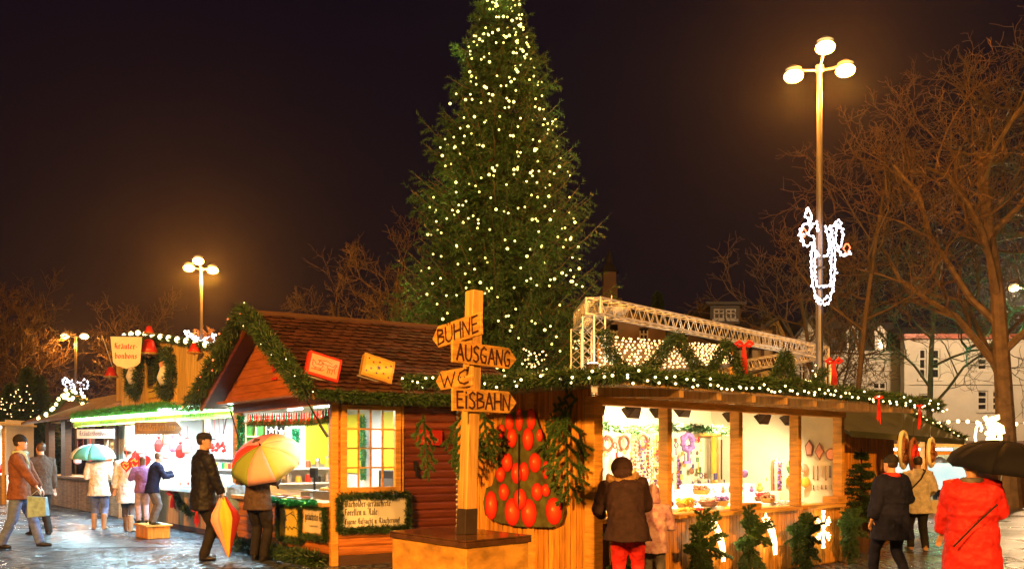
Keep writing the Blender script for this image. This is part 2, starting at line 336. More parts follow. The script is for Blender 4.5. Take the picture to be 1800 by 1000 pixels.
# broken (blackletter) forms for a broad nib, x height 4, ascender 6.5, descender -2
n_ = [(0, 3.2), (.6, 4), (.6, .6), (1.2, 0)]
BL = {
 'a': (3.2, [[(.3, 3.4), (1.2, 4), (2.3, 3.4), (2.3, .5), (2.9, 0)], [(2.3, 2.2), (.8, 2), (.2, .9), (1, 0), (2.3, .8)]]),
 'c': (2.4, [[(2.2, 3.3), (1.3, 4), (.4, 3.1), (.4, .7), (1.2, 0), (2.2, .6)]]),
 'e': (2.6, [[(.4, 1.8), (2.1, 2.9), (1.4, 4), (.4, 3.1), (.4, .7), (1.2, 0), (2.3, .6)]]),
 'h': (3.2, [[(.5, 6.5), (.5, 0)], [(.5, 3), (1.6, 4), (2.5, 3.2), (2.5, .8), (1.7, -1.2)]]),
 'o': (3.0, [[(1.3, 4), (.4, 3.1), (.4, .8), (1.3, 0), (2.4, .8), (2.4, 3.1), (1.3, 4)]]),
 'l': (1.6, [[(.5, 6.5), (.5, .6), (1.2, 0)]]),
 'd': (3.0, [[(.6, 6.2), (2.4, 3.4), (2.4, .8), (1.3, 0), (.4, .8), (.4, 3), (1.3, 3.8), (2.3, 3)]]),
 'r': (2.3, [[(0, 3.3), (.6, 4), (.6, .4), (1.1, 0)], [(.6, 3), (1.5, 4), (2.2, 3.3)]]),
 'g': (3.0, [[(2.4, 4), (1.2, 4), (.4, 3.1), (.4, .9), (1.2, .1), (2.4, .9)], [(2.4, 4), (2.4, -1), (1.4, -2), (.2, -1.4)]]),
 'u': (3.2, [[(0, 3.4), (.6, 4), (.6, .7), (1.3, 0), (2.4, .8)], [(2.4, 4), (2.4, .6), (3, 0)]]),
 't': (2.0, [[(.7, 5.4), (.7, .6), (1.5, 0)], [(0, 4), (1.7, 4)]]),
 'n': (3.2, [[(0, 3.4), (.6, 4), (.6, 0)], [(.6, 3), (1.7, 4), (2.4, 3.3), (2.4, .5), (3, 0)]]),
 'i': (1.5, [[(0, 3.4), (.6, 4), (.6, .5), (1.2, 0)], [(.6, 5.4), (.8, 5.1)]]),
 'f': (2.0, [[(1.9, 6), (1.1, 6.5), (.6, 5.5), (.6, -1)], [(0, 4), (1.6, 4)]]),
 'z': (2.6, [[(.2, 4), (2.1, 3.8), (.8, 2.3), (2.2, 1.2), (1.4, -1), (.2, -1.2)]]),
 'k': (2.6, [[(.5, 6.5), (.5, 0)], [(.5, 3), (1.6, 4), (2.1, 3), (.7, 2.2), (2.3, 0)]]),
 'b': (3.0, [[(.5, 6.5), (.5, .7), (1.4, 0), (2.4, .9), (2.4, 3.2), (1.5, 4), (.6, 3)]]),
 's': (2.3, [[(2, 3.4), (1.1, 4), (.3, 3.2), (1.9, 1.4), (1.1, 0), (.1, .7)]]),
 'p': (3.0, [[(0, 3.4), (.6, 4), (.6, -2)], [(.6, 3), (1.6, 4), (2.4, 3.1), (2.4, .9), (1.4, 0), (.6, .7)]]),
 'y': (3.0, [[(0, 3.4), (.6, 4), (.6, 1), (1.4, .1), (2.4, .9)], [(2.4, 4), (2.4, -.6), (1, -2)]]),
 'W': (5.0, [[(0, 5.6), (.8, 6.3), (.8, 1), (1.8, 0), (2.7, 1)], [(2.7, 6.3), (2.7, 1), (3.5, 0), (4.6, 1.2), (4.6, 5), (3.8, 6.2)], [(.8, 3.2), (1.8, 4)]]),
 'F': (3.4, [[(.2, 5.2), (1, 6.3), (3.3, 6)], [(1, 6.3), (1, .5), (0, -.2)], [(1, 3.4), (2.7, 3.4)]]),
 'A': (4.0, [[(.2, 4.6), (1.2, 6.2), (2.8, 6.3), (2.8, .5), (3.5, 0)], [(2.8, 3), (.9, 3), (.8, .8), (0, 0)], [(1.2, 6.2), (1.0, 3)]]),
 'E': (3.8, [[(3.3, 5.4), (2, 6.3), (.6, 5), (.5, 1.3), (1.7, 0), (3.4, .9)], [(.7, 3.3), (2.9, 3.6)], [(2, 6.3), (1.7, .5)]]),
 'R': (3.9, [[(.8, 6.3), (.8, .6), (0, 0)], [(.3, 5.6), (1.6, 6.3), (3, 5.5), (2.7, 3.7), (.9, 3.4)], [(1.8, 3.4), (2.9, .6), (3.6, 0)]]),
 'K': (3.9, [[(.9, 6.3), (.9, .6), (0, 0)], [(.9, 3.3), (2, 5.9), (3.4, 6.2)], [(1, 3.3), (2.6, 3.2), (2.9, .6), (3.6, 0)]]),
 'L': (3.2, [[(.9, 6.3), (.9, .6), (0, 0)], [(0, .4), (1.6, .3), (3, .2)]]),
 '-': (2.0, [[(.3, 2), (1.6, 2.2)]]), '.': (1.2, [[(.4, .3), (.7, 0)]]), '!': (1.5, [[(.6, 6.3), (.6, 1.8)], [(.5, .4), (.8, 0)]]), ' ': (1.8, []),
}
for a, b in (('ä', 'a'), ('ü', 'u'), ('Ä', 'A')):
    hh = 5.4 if b != 'A' else 7.2
    BL[a] = (BL[b][0], BL[b][1]+[[(.8, hh), (1, hh-.4)], [(1.9, hh), (2.1, hh-.4)]])
def brush(mb, text, o, u, v, nrm, h, width=None, pen=.10, jit=.03, track=.18):
    """brush strokes: o = lower left, u along, v up, lying on the board"""
    W_ = sum(GLY[c][0]+track for c in text)-track; s = h/1.5; sx = (width/W_) if width else s; x = 0
    for c in text:
        w_, st = GLY[c]; dy = random.uniform(-jit, jit)
        for line in st:
            pts = [o+u*((x+a)*sx)+v*((b+dy)*s) for a, b in line]
            for i in range(len(pts)-1):
                p, q = pts[i], pts[i+1]; d = (q-p).normalized(); nn = nrm.cross(d)*(pen*s*random.uniform(.8, 1.1)); e = d*(pen*s*.5)
                k = nrm*(.0012*random.random()); mb.add([p-nn-e+k, q-nn*.85+e+k, q+nn*.85+e+k, p+nn-e+k], [(0, 1, 2, 3)])
        x += w_+track
def nib(mb, text, o, u, v, nrm, xh, width=None, slant=0, pen=.85, track=.75):
    """broad nib held at 40 degrees; xh = height of a small letter"""
    s = xh/4; W_ = sum(BL[c][0]+track for c in text); sx = (width/W_) if width else s; x = 0
    nv = u*(pen*.5*sx*.75)+v*(pen*.5*s*.7)
    for c in text:
        w_, st = BL[c]
        for line in st:
            pts = [o+u*((x+a+b*slant)*sx)+v*(b*s) for a, b in line]
            for i in range(len(pts)-1):
                p, q = pts[i], pts[i+1]; k = nrm*(.0008*(i % 2))
                ha = (u*.12*sx)
                mb.add([p-nv-ha+k, q-nv-ha+k, q+nv+ha+k, p+nv+ha+k], [(0, 1, 2, 3)])
        x += w_+track
    return x*sx
def disc(mb, c, r, u, v, n=12, sx=1, sy=1):
    mb.add([c+u*(math.cos(2*math.pi*k/n)*r*sx)+v*(math.sin(2*math.pi*k/n)*r*sy) for k in range(n)], [tuple(range(n))])
def stroke(mb, pts, nrm, wd):
    for i in range(len(pts)-1):
        p, q = pts[i], pts[i+1]; d = (q-p).normalized(); nn = nrm.cross(d)*wd; mb.add([p-nn-d*wd*.5, q-nn+d*wd*.5, q+nn+d*wd*.5, p+nn-d*wd*.5], [(0, 1, 2, 3)])
# ================================================================ SETTING: ground
def ground_mat(name, base, dark, scale, rough, paving=True):
    m = bpy.data.materials.new(name); m.use_nodes = True; n = m.node_tree; b = n.nodes['Principled BSDF']
    t = n.nodes.new('ShaderNodeTexCoord'); vo = n.nodes.new('ShaderNodeTexVoronoi'); vo.feature = 'DISTANCE_TO_EDGE'; vo.inputs['Scale'].default_value = scale; vo.inputs['Randomness'].default_value = .55
    vc = n.nodes.new('ShaderNodeTexVoronoi'); vc.inputs['Scale'].default_value = scale; vc.inputs['Randomness'].default_value = .55
    big = n.nodes.new('ShaderNodeTexNoise'); big.inputs['Scale'].default_value = .7; big.inputs['Detail'].default_value = 5
    fine = n.nodes.new('ShaderNodeTexNoise'); fine.inputs['Scale'].default_value = 30
    for x in (vo, vc, big, fine): n.links.new(t.outputs['Object'], x.inputs['Vector'])
    mr = n.nodes.new('ShaderNodeMapRange'); mr.inputs[1].default_value = 0; mr.inputs[2].default_value = .16; mr.interpolation_type = 'SMOOTHSTEP'
    n.links.new(vo.outputs['Distance'], mr.inputs[0])
    mx = n.nodes.new('ShaderNodeMix'); mx.data_type = 'RGBA'; mx.inputs[6].default_value = (*[x*.35 for x in dark], 1)
    mc = n.nodes.new('ShaderNodeMix'); mc.data_type = 'RGBA'; mc.inputs[6].default_value = (*dark, 1); mc.inputs[7].default_value = (*base, 1)
    sp = n.nodes.new('ShaderNodeSeparateColor'); n.links.new(vc.outputs['Color'], sp.inputs[0]); n.links.new(sp.outputs[0], mc.inputs[0])
    n.links.new(mc.outputs[2], mx.inputs[7]); n.links.new(mr.outputs[0], mx.inputs[0]); n.links.new(mx.outputs[2], b.inputs['Base Color'])
    rr = n.nodes.new('ShaderNodeMapRange'); rr.inputs[1].default_value = .35; rr.inputs[2].default_value = .65; rr.inputs[3].default_value = rough[0]; rr.inputs[4].default_value = rough[1]
    n.links.new(big.outputs[0], rr.inputs[0]); n.links.new(rr.outputs[0], b.inputs['Roughness'])
    ad = n.nodes.new('ShaderNodeMath'); ad.operation = 'MULTIPLY_ADD'; ad.inputs[1].default_value = .25
    n.links.new(fine.outputs[0], ad.inputs[0]); n.links.new(mr.outputs[0], ad.inputs[2])
    bu = n.nodes.new('ShaderNodeBump'); bu.inputs['Strength'].default_value = 1.0 if paving else .45; bu.inputs['Distance'].default_value = .05 if paving else .02
    n.links.new(ad.outputs[0], bu.inputs['Height']); n.links.new(bu.outputs[0], b.inputs['Normal'])
    b.inputs['Specular IOR Level'].default_value = .6
    M[name] = m
ground_mat('cobble', (.11, .15, .20), (.04, .055, .075), 6.0, (.12, .40))
ground_mat('slabs', (.12, .145, .17), (.085, .10, .115), 3.0, (.28, .45), False)
ground_mat('grit', (.11, .085, .06), (.05, .036, .025), 16, (.2, .5))
mb = MB(); mb.add([(-90, -20, 0), (90, -20, 0), (90, 110, 0), (-90, 110, 0)], [(0, 1, 2, 3)])
meta(mb.build('ground', 'cobble'), kind='structure')
def sheet(name, px, m, z=.004):
    g = [G(*p) for p in px]; mb = MB(); mb.add([q+Z*z for q in g], [tuple(range(len(g)))][:1]); return meta(mb.build(name, m), kind='structure')
mb = MB(); pts = [V(-16, 19.5, .004), V(-9.5, 18.5, .004), V(-5.6, 15.0, .004), V(-9.6, 14.4, .004), V(-24, 14.6, .004), V(-30, 34, .004), V(-17, 34, .004)]
mb.add(pts, [tuple(range(len(pts)))[::-1]]); meta(mb.build('pavement', 'slabs'), kind='structure')
mb = MB(); pts = [V(6.6, 9.6, .004), V(14, 13.2, .004), V(30, 21, .004), V(40, 60, .004), V(8, 44, .004), V(8.6, 20, .004)]
mb.add(pts, [tuple(range(len(pts)))]); meta(mb.build('path', 'grit'), kind='structure')
mb = MB()
a, b = V(5.2, 8.75, .0), V(14, 13.4, 0); d = (b-a).normalized(); nn = V(-d.y, d.x, 0)
for i in range(10): mb.fb((a+d*(i*1.0), d, nn), 0, .985, 0, .13, 0, .055)
meta(mb.build('kerb', 'white_wall_kerb' if False else 'plaster'), kind='structure')
mb = MB(); a, b = V(8.7, 14.5, 0), V(14.2, 21, 0); d = (b-a).normalized(); nn = V(-d.y, d.x, 0)
for i in range(8): mb.fb((a+d*(i*1.0), d, nn), 0, .985, 0, .12, 0, .05)
meta(mb.build('kerb', 'plaster'), kind='structure')

# ================================================================ street lamps
def street_lamp(x, Y, H, label, power, heads, sc=1.0, pole_r=.075, col=SODIUM):
    t = thing('street_lamp', label, 'street lamp', (x, Y, 0), 'tall three-headed sodium street lamps')
    mb = MB(); mb.lathe((x, Y, 0), [(.14, 0), (.14, .5), (pole_r*1.15, .56), (pole_r, H*.5), (pole_r*.72, H-.15), (.09, H-.12), (.09, H)], 14); mb.build('pole', 'pole_metal', t, smooth=False)
    for dx, dy, dz in heads:
        c = V(x+dx, Y+dy, H+dz)
        if abs(dx)+abs(dy) > .2:
            a = MB(); a.tube([V(x, Y, H-.1), V(x+dx*.5, Y+dy*.5, H-.02+dz*.4), c+V(0, 0, .12*sc)], .025, 6); a.build('arm', 'pole_metal', t)
        h = MB(); h.lathe(c, [(.06*sc, .2*sc), (.12*sc, .16*sc), (.17*sc, .13*sc), (.17*sc, .12*sc)], 14); hd = h.build('lamp_head', 'pole_metal', t)
        g = MB(); g.ball(c-V(0, 0, .02*sc), .205*sc, 14, 8, (1, 1, .62)); g.build('glass_bowl', 'lamp_hot', hd, smooth=True)
        point(c-V(0, 0, .40*sc), power/len(heads), col, .16, parent=t)
    return t
# heads at the picture's three glowing bowls
lampR = street_lamp(6.52, 19.3, 9.75, 'tallest street lamp behind the craft stall with light angel on its pole', 4200, [(-.55, .0, -.20), (.0, -.35, .25), (.55, .0, -.08)], col=AMBER)
lampM = street_lamp(-13.65, 40, 9.75, 'street lamp rising behind the wooden sign wall of the sweet stall', 8500, [(-.55, 0, 0), (0, -.4, .22), (.5, 0, -.1)], 1.2, col=AMBER)
lampL = street_lamp(-30.2, 63, 9.75, 'farthest small street lamp at the left edge with light bells', 2600, [(-.75, 0, 0), (.6, 0, 0)], 1.4, .11, col=AMBER)
lampN = street_lamp(-9.2, -5.0, 9.6, 'street lamp standing behind the photographer on the square', 31000, [(-.55, 0, 0), (0, .4, .2), (.55, 0, 0)])

street_lamp(8.5, -7.5, 9.6, 'second street lamp standing behind the photographer on the right', 23000, [(-.55, 0, 0), (0, .4, .2), (.55, 0, 0)])
# light figures strapped on poles
def fig(name, label, cat, c, strokes, m, step, r, frame='bulb_white', group=None, nose=True):
    t = thing(name, label, cat, c, group)
    fr = MB(); pts = []
    for s in strokes:
        pp = [Vector(c)+V(a, -.1+random.uniform(-.012, .012), b) for a, b in s]
        if len(pp) > 2:   # smooth
            q = []
            for i in range(len(pp)-1):
                p0, p1, p2, p3 = pp[max(i-1, 0)], pp[i], pp[i+1], pp[min(i+2, len(pp)-1)]
                for k in range(4):
                    u = k/4; q.append(.5*((2*p1)+(p2-p0)*u+(2*p0-5*p1+4*p2-p3)*u*u+(3*p1-p0-3*p2+p3)*u**3))
            q.append(pp[-1]); pp = q
        fr.tube(pp, r*.5, 4); pts.append(pp)
    fr.build('wire_frame', frame, t)
    return t, pts
# angel on the tall lamp: pixel outline traced, built 3 m tall on its pole
c0 = P(1441, 455, 19.15)
def px2(cx, cy, Y, pts): return [((x-cx)/F*Y, (cy-y)/F*Y) for x, y in pts]
ang = [px2(1441, 455, 19.15, s) for s in (
    [(1418, 368), (1412, 380), (1420, 392), (1408, 400), (1407, 425), (1416, 434), (1425, 428)], [(1418, 368), (1424, 385), (1420, 400), (1432, 395), (1434, 410)],
    [(1410, 425), (1403, 412), (1407, 402)], [(1424, 400), (1418, 414), (1428, 420), (1430, 440), (1438, 452)], [(1425, 430), (1423, 470), (1426, 500), (1434, 530), (1441, 537)],
    [(1430, 440), (1429, 480), (1433, 505)], [(1448, 400), (1454, 430), (1452, 448), (1445, 452)], [(1456, 400), (1464, 440), (1463, 490), (1455, 530), (1447, 537)],
    [(1452, 405), (1470, 398), (1478, 410), (1476, 432), (1470, 440), (1480, 452), (1492, 445)], [(1466, 392), (1472, 390), (1476, 396), (1468, 402), (1464, 398)], [(1468, 405), (1466, 425), (1472, 440)],
    [(1457, 500), (1459, 440), (1454, 415)], [(1436, 505), (1448, 503), (1458, 505)], [(1432, 520), (1442, 530), (1452, 520)])]
t, pp = fig('light_angel', 'white fairy light angel strapped high on the tallest lamp pole', 'light decoration', c0, ang, 'bulb_white', .06, .02)
bp = []
for p in pp:
    r_ = resample(p, .055)
    for q in r_: bp.append(Vector(q)+V(random.gauss(0, .018), random.gauss(0, .018), random.gauss(0, .02)))
random.shuffle(bp); bulbs(t, bp, 'bulb_white', .022)
hr = [px2(1441, 455, 19.15, s) for s in ([(1409, 404), (1405, 412), (1410, 420), (1414, 412)], [(1482, 432), (1478, 440), (1484, 448), (1490, 438), (1486, 432)])]
for s in hr:
    b = MB(); b.tube([c0+V(a, -.15, z_) for a, z_ in s+s[:1]], .014, 5); b.build('heart_light', 'bulb_red', t)
mbx = MB(); mbx.box(P(1441, 470, 19.2)+V(0, .02, 0), (.22, .06, .04)); mbx.build('clamp', 'black_metal', t); mbx = MB(); mbx.box(P(1441, 505, 19.2)+V(0, .02, 0), (.22, .06, .04)); mbx.build('clamp', 'black_metal', t)
# reindeer/bell figures on the other two lamps
def smallfig(px0, py0, Y, strokes, label, r=.04):
    c = P(px0, py0, Y); st = [px2(px0, py0, Y, s) for s in strokes]
    t, pp = fig('light_figure', label, 'light decoration', c, st, 'bulb_white', .1, .03)
    b = []
    for p in pp:
        for q in resample(p, r*1.9): b.append(Vector(q)+V(random.gauss(0, r*.5), 0, random.gauss(0, r*.5)))
    random.shuffle(b); bulbs(t, b[:170], 'bulb_white', r)
smallfig(354, 596, 39.8, ([(326, 585), (332, 590), (328, 600), (338, 604), (346, 598)], [(327, 583), (334, 585), (340, 594), (350, 600)], [(340, 590), (346, 594), (354, 600)], [(380, 590), (374, 588), (378, 600), (368, 604), (360, 598)], [(372, 592), (362, 594), (356, 600)], [(330, 604), (336, 598)]), 'white fairy light bells on the middle lamp above the sign wall', .05)
smallfig(134, 678, 62.7, ([(112, 668), (118, 664), (122, 672), (128, 680), (134, 684)], [(113, 668), (115, 678), (124, 682)], [(118, 672), (126, 670), (132, 678)], [(156, 672), (150, 666), (146, 674), (140, 682)], [(157, 678), (150, 682), (146, 676), (140, 672)], [(143, 684), (142, 696), (140, 702)], [(146, 690), (144, 700)]), 'white fairy light bells on the farthest lamp at the left', .075)

# ================================================================ smoked fish hut
O1 = V(-2.44, 12.3, 0); D1 = V(-.611, .792, 0); D2 = V(.852, .524, 0)   # D1 along the open front, D2 along the window side
N1 = V(-D1.y, D1.x, 0).normalized()*1.0      # outward of the front
if N1.dot(D2) > 0: N1 = -N1
N2 = V(D2.y, -D2.x, 0)
if N2.dot(D1) > 0: N2 = -N2
FH = (O1, D1, -N1)          # a along front, b inwards (perp)
FS = (O1, D2, -N2)          # a along side, b inwards
hut = thing('fish_hut', 'brown wooden smoked-fish hut with shingle gable roof and lattice window', 'market stall', O1)
WL, SL = 3.45, 1.93
# side wall with siding: a window opening
def siding(mb, fr, a0, a1, z0, z1, h=.115, th=.05, gap=.004, b0=0.0):
    z = z0
    while z < z1-.02:
        e = min(z+h-gap, z1); o, u, v = fr; w_ = (e-z)
        q = lambda a, b, z_: o+u*a+v*b+Z*z_
        pr = [(b0+.012, z), (b0, z+w_*.25), (b0, z+w_*.75), (b0+.012, e), (b0+th, e), (b0+th, z)]
        mb.prism([q(a0, b, zz) for b, zz in pr], u*(a1-a0)); z += h
mb = MB(); siding(mb, FS, .10, 1.03, .14, .95); siding(mb, FS, .10, .16, .95, 2.3); siding(mb, FS, .985, 1.03, .95, 2.3); siding(mb, FS, .16, .985, 2.24, 2.3); mb.build('side_wall', 'log_siding', hut)
mb = MB(); mb.fb(FS, .10, .2, .055, .06, .1, 2.32); mb.fb(FS, .2, .95, .055, .06, .1, 1.05); mb.fb(FS, .95, SL, .055, .06, .1, 2.32); mb.fb(FH, .1, WL, .055, .06, .1, .8); mb.build('wall_lining', 'white_wall', hut)
mb = MB(); siding(mb, FS, 1.07, SL, .14, 2.3); dr = mb.build('door', 'log_red', hut)
mb = MB(); mb.fb(FS, 1.22, 1.27, -.03, .0, 1.28, 1.42); mb.fb(FS, 1.235, 1.255, -.06, -.03, 1.20, 1.36); mb.build('handle', 'black_metal', dr)
mb = MB(); mb.fb(FS, 0, .10, -.005, .09, 0, 2.32); mb.fb(FS, 1.03, 1.07, -.012, .05, .1, 2.3); mb.fb(FS, SL, SL+.09, -.01, .09, 0, 2.3); mb.fb(FH, WL, WL+.15, -.01, .2, 0, 2.35); mb.build('corner_post', 'pine_beam', hut, bevel=.006)
mb = MB(); mb.fb(FS, .10, SL, .01, .07, 0, .138); mb.fb(FH, .10, WL, .03, .08, 0, .16); mb.build('skirting', 'dark_wood', hut)
# carved header board over the window
mb = MB(); mb.fb(FS, .12, 1.02, -.022, 0, 2.19, 2.30); hb = mb.build('header_board', 'dark_wood', hut)
mb = MB(); o, u, v = FS
def scroll(cx, sg):
    pts = [(0, 0), (.03, .03), (.06, .02), (.06, -.01), (.04, -.015)]; mb.tube([o+u*(cx+sg*a)-v*.03+Z*(2.245+b) for a, b in pts], .007, 4)
    pts = [(.07, .0), (.16, .03), (.26, -.01), (.36, .025)]; mb.tube([o+u*(cx+sg*a)-v*.03+Z*(2.245+b) for a, b in pts], .006, 4)
scroll(.57, 1); scroll(.57, -1); mb.build('scroll_carving', 'gold', hb)
# window
mb = MB()
for a0, a1, z0, z1 in ((.13, .215, 1.0, 2.19), (.93, 1.015, 1.0, 2.19), (.215, .93, 2.13, 2.19), (.215, .93, 1.0, 1.065)): mb.fb(FS, a0, a1, -.03, .05, z0, z1)
mb.fb(FS, .10, 1.04, -.05, .03, .955, .998)
wf = mb.build('window', 'pine_beam', hut, bevel=.005)
mb = MB()
for i in range(1, 4): a = .215+.715*i/4; mb.fb(FS, a-.011, a+.011, 0, .025, 1.067, 2.128)
for i in range(1, 4): z = 1.065+1.065*i/4; mb.fb(FS, .217, .928, .003, .028, z-.011, z+.011)
mb.build('muntins', 'pine_beam', wf)
mb = MB(); mb.fb(FS, .20, .95, .032, .036, 1.05, 2.15); g_ = mb.build('pane', 'white_wall', wf); 
gm = bpy.data.materials.new('window_glass'); gm.use_nodes = True; gn = gm.node_tree; gn.nodes.clear()
go = gn.nodes.new('ShaderNodeOutputMaterial'); gx = gn.nodes.new('ShaderNodeMixShader'); gt = gn.nodes.new('ShaderNodeBsdfTransparent'); gg = gn.nodes.new('ShaderNodeBsdfGlossy'); gg.inputs['Roughness'].default_value = .03
gx.inputs[0].default_value = .07; gn.links.new(gt.outputs[0], gx.inputs[1]); gn.links.new(gg.outputs[0], gx.inputs[2]); gn.links.new(gx.outputs[0], go.inputs[0]); M['glass'] = gm
g_.data.materials.clear(); g_.data.materials.append(gm)
# front counter and lower panels
mb = MB(); siding(mb, FH, .10, WL, .16, .80); mb.build('front_panel', 'log_siding', hut)
mb = MB(); mb.fb(FH, .06, WL, -.10, .55, .80, .86); mb.build('counter', 'pine_new', hut, bevel=.006)
mb = MB(); mb.fb(FH, 0.0, WL+.1, -.02, .10, 2.20, 2.36); mb.fb(FH, 0.0, WL+.1, -.30, -.02, 2.335, 2.37); mb.build('lintel', 'gable_board', hut)
# interior
mb = MB(); mb.fb((O1, D1, D2), .06, WL, SL-.10, SL-.06, .1, 2.35); mb.fb((O1, D1, D2), WL-.04, WL, .1, SL-.06, .1, 2.35); bw = mb.build('inner_wall', 'white_wall', hut)
mb = MB(); mb.fb((O1, D1, D2), .06, WL, .08, SL-.06, 2.30, 2.33); mb.build('ceiling', 'white_wall', hut)
mb = MB(); mb.fb((O1, D1, D2), .06, WL, .06, SL-.06, .05, .08); mb.build('floor_boards', 'weathered', hut)
fr = (O1, D1, D2)
mb = MB(); mb.fb(fr, 2.62, 3.38, SL-.125, SL-.105, 1.2, 2.2); mb.build('yellow_panel', 'yellow_panel', hut)
mb = MB(); mb.fb(fr, 1.55, 2.02, SL-.125, SL-.105, 1.2, 2.2); mb.build('yellow_panel', 'yellow_panel', hut)
mb = MB(); mb.fb(fr, WL-.07, WL-.05, 1.15, 1.55, 1.35, 2.15); mb.build('yellow_panel', 'yellow_panel', hut)
mb = MB(); mb.fb(fr, .25, 1.2, SL-.13, SL-.105, .9, 2.2); mb.build('wall_cupboard', 'cream_paint', hut)
gp = [O1+D1*2.5+D2*(SL-.2)+Z*2.15, O1+D1*2.48+D2*(SL-.2)+Z*1.1]; t = thing('tinsel_garland', 'green tinsel hanging beside the yellow panels inside the fish hut', 'garland', gp[1]); fluff(gp, .05, 2200, .05, .006, .1, 'tinsel_green', parent=t, name='tinsel')
gp = [O1+D1*(WL-.12)+D2*.02+Z*2.15, O1+D1*(WL-.12)+D2*.02+Z*1.4]; t = thing('tinsel_garland', 'green tinsel hanging down the left end of the fish hut opening', 'garland', gp[1]); fluff(gp, .05, 2200, .05, .006, .1, 'tinsel_green', parent=t, name='tinsel')
gp = [O1+D1*(WL-.12)+D2*.95+Z*1.95, O1+D1*(WL-.12)+D2*.95+Z*1.72]; t = thing('tinsel_garland', 'short tuft of green tinsel on the inner wall of the fish hut', 'garland', gp[1]); fluff(gp, .06, 2600, .05, .006, .1, 'tinsel_green', parent=t, name='tinsel')
bwn = thing('inner_window', 'lattice window with paper stars on the inner wall of the fish hut', 'window', O1+D1*WL+Z*1.4)
mb = MB()
for k in range(5): mb.fb(fr, WL-.10, WL-.06, .10+k*.17, .125+k*.17, 1.35, 2.05)
for k in range(4): mb.fb(fr, WL-.105, WL-.062, .10, .805, 1.35+k*.225, 1.375+k*.225)
mb.build('lattice', 'cream_paint', bwn)
mb = MB(); mb.fb(fr, WL-.056, WL-.052, .11, .45, 1.36, 2.04); mb.build('lit_pane', 'grass_green', bwn)
mb = MB(); mb.fb(fr, WL-.056, WL-.052, .45, .80, 1.36, 2.04); mb.build('dark_pane', 'dark_glass', bwn)
for k, (b_, z) in enumerate(((.70, 1.9), (.53, 1.92), (.70, 1.66))):
    mb = MB(); c = O1+D1*(WL-.12)+D2*b_+Z*z; pts = []
    for i in range(10): rr = .065 if i % 2 == 0 else .028; an = math.pi/2+i*math.pi/5; pts.append(c+D2*(rr*math.cos(an))+Z*(rr*math.sin(an)))
    mb.prism(pts, D1*.01); single(mb, 'paper_star', 'white_paper', 'white paper star on the inner lattice window, %s' % ('upper right one', 'upper left one', 'lower one')[k], 'star', c)
for z in (1.02, 1.27):
    mb = MB(); mb.fb(fr, WL-.36, WL-.06, .55, 1.6, z, z+.025); single(mb, 'wall_shelf', 'white_wall', ('upper' if z > 1.2 else 'lower')+' white shelf on the inner wall of the fish hut', 'shelf', O1+D1*WL+Z*z)
def jar(c, r, h, m, label, cat='jar', grp=None, lid='steel'):
    t = thing('jar', label, cat, c, grp); mb = MB(); mb.lathe(c, [(r*.9, 0), (r, .01), (r, h*.75), (r*.8, h*.86)], 12); mb.build('jar_body', m, t, smooth=False)
    mb = MB(); mb.lathe(Vector(c)+Z*h*.86, [(r*.84, 0), (r*.84, h*.14)], 12); mb.build('lid', lid, t)
cols = ['black_metal', 'steel', 'white_paper', 'brown_mark', 'steel', 'orange_face', 'red_paint']
for k in range(6): jar(O1+D1*(WL-.2)+D2*(.62+k*.17)+Z*1.296, .045, .13+.03*(k % 3), cols[k % 6], 'jar on the upper shelf in the fish hut, %s from the left' % ORD[k], grp='jars in the fish hut')
for k in range(6): jar(O1+D1*(WL-.2)+D2*(.62+k*.17)+Z*1.046, .05, .12+.03*(k % 2), cols[(k+3) % 7], 'jar on the lower shelf in the fish hut, %s from the left' % ORD[k], grp='jars in the fish hut')
# refrigerated display, scale and trays on the counter
c = O1+D1*.75+D2*.45+Z*.86
t = thing('display_case', 'white glazed display case on the fish hut counter', 'display case', c)
mb = MB(); mb.fb((c, D1, D2), -.45, .55, -.12, .2, 0, .12); mb.build('tray_base', 'steel', t); mb = MB(); mb.fb((c, D1, D2), -.45, .55, -.14, -.135, .12, .34); mb.fb((c, D1, D2), -.45, .55, -.14, .2, .34, .345); mb.build('glass', 'glass', t)
for k in range(6):
    fc = c+D1*(-.35+k*.16)+D2*.02+Z*.125; mb = MB()
    mb.tube([fc+D2*(-.1), fc+D2*(-.06)+Z*.02, fc+D2*.03+Z*.024, fc+D2*.10+Z*.01, fc+D2*.13+Z*.01], [.006, .022, .026, .008, .02], 6); single(mb, 'smoked_fish', 'gold', 'golden smoked fish in the display case, %s from the corner' % ORD[k], 'fish', fc, 'smoked fish on display')
c = O1+D1*1.75+D2*.55+Z*.86
t = thing('shop_scale', 'grey shop scale with black display on the fish hut counter', 'scale', c); mb = MB(); mb.fb((c, D1, D2), -.16, .16, -.14, .14, 0, .08); mb.fb((c, D1, D2), -.2, .2, -.16, .16, .1, .115); mb.fb((c, D1, D2), -.03, .03, -.03, .03, .08, .1); mb.build('scale_body', 'steel', t, bevel=.005)
mb = MB(); mb.fb((c, D1, D2), -.10, .10, -.02, .02, .3, .45); mb.fb((c, D1, D2), -.015, .015, .0, .02, .1, .3); mb.build('display_unit', 'black_metal', t)
c = O1+D1*.42+D2*1.2+Z*.86
t = thing('fish_smoker', 'black smoking cabinet inside the fish hut behind the window', 'smoker', c); mb = MB(); mb.fb((c, D1, D2), 0, .55, 0, .4, -.78, .42); mb.build('cabinet', 'black_metal', t, bevel=.01); mb = MB(); mb.fb((c, D1, D2), .1, .45, -.02, 0, .1, .3); mb.build('cabinet_door', 'steel', t)
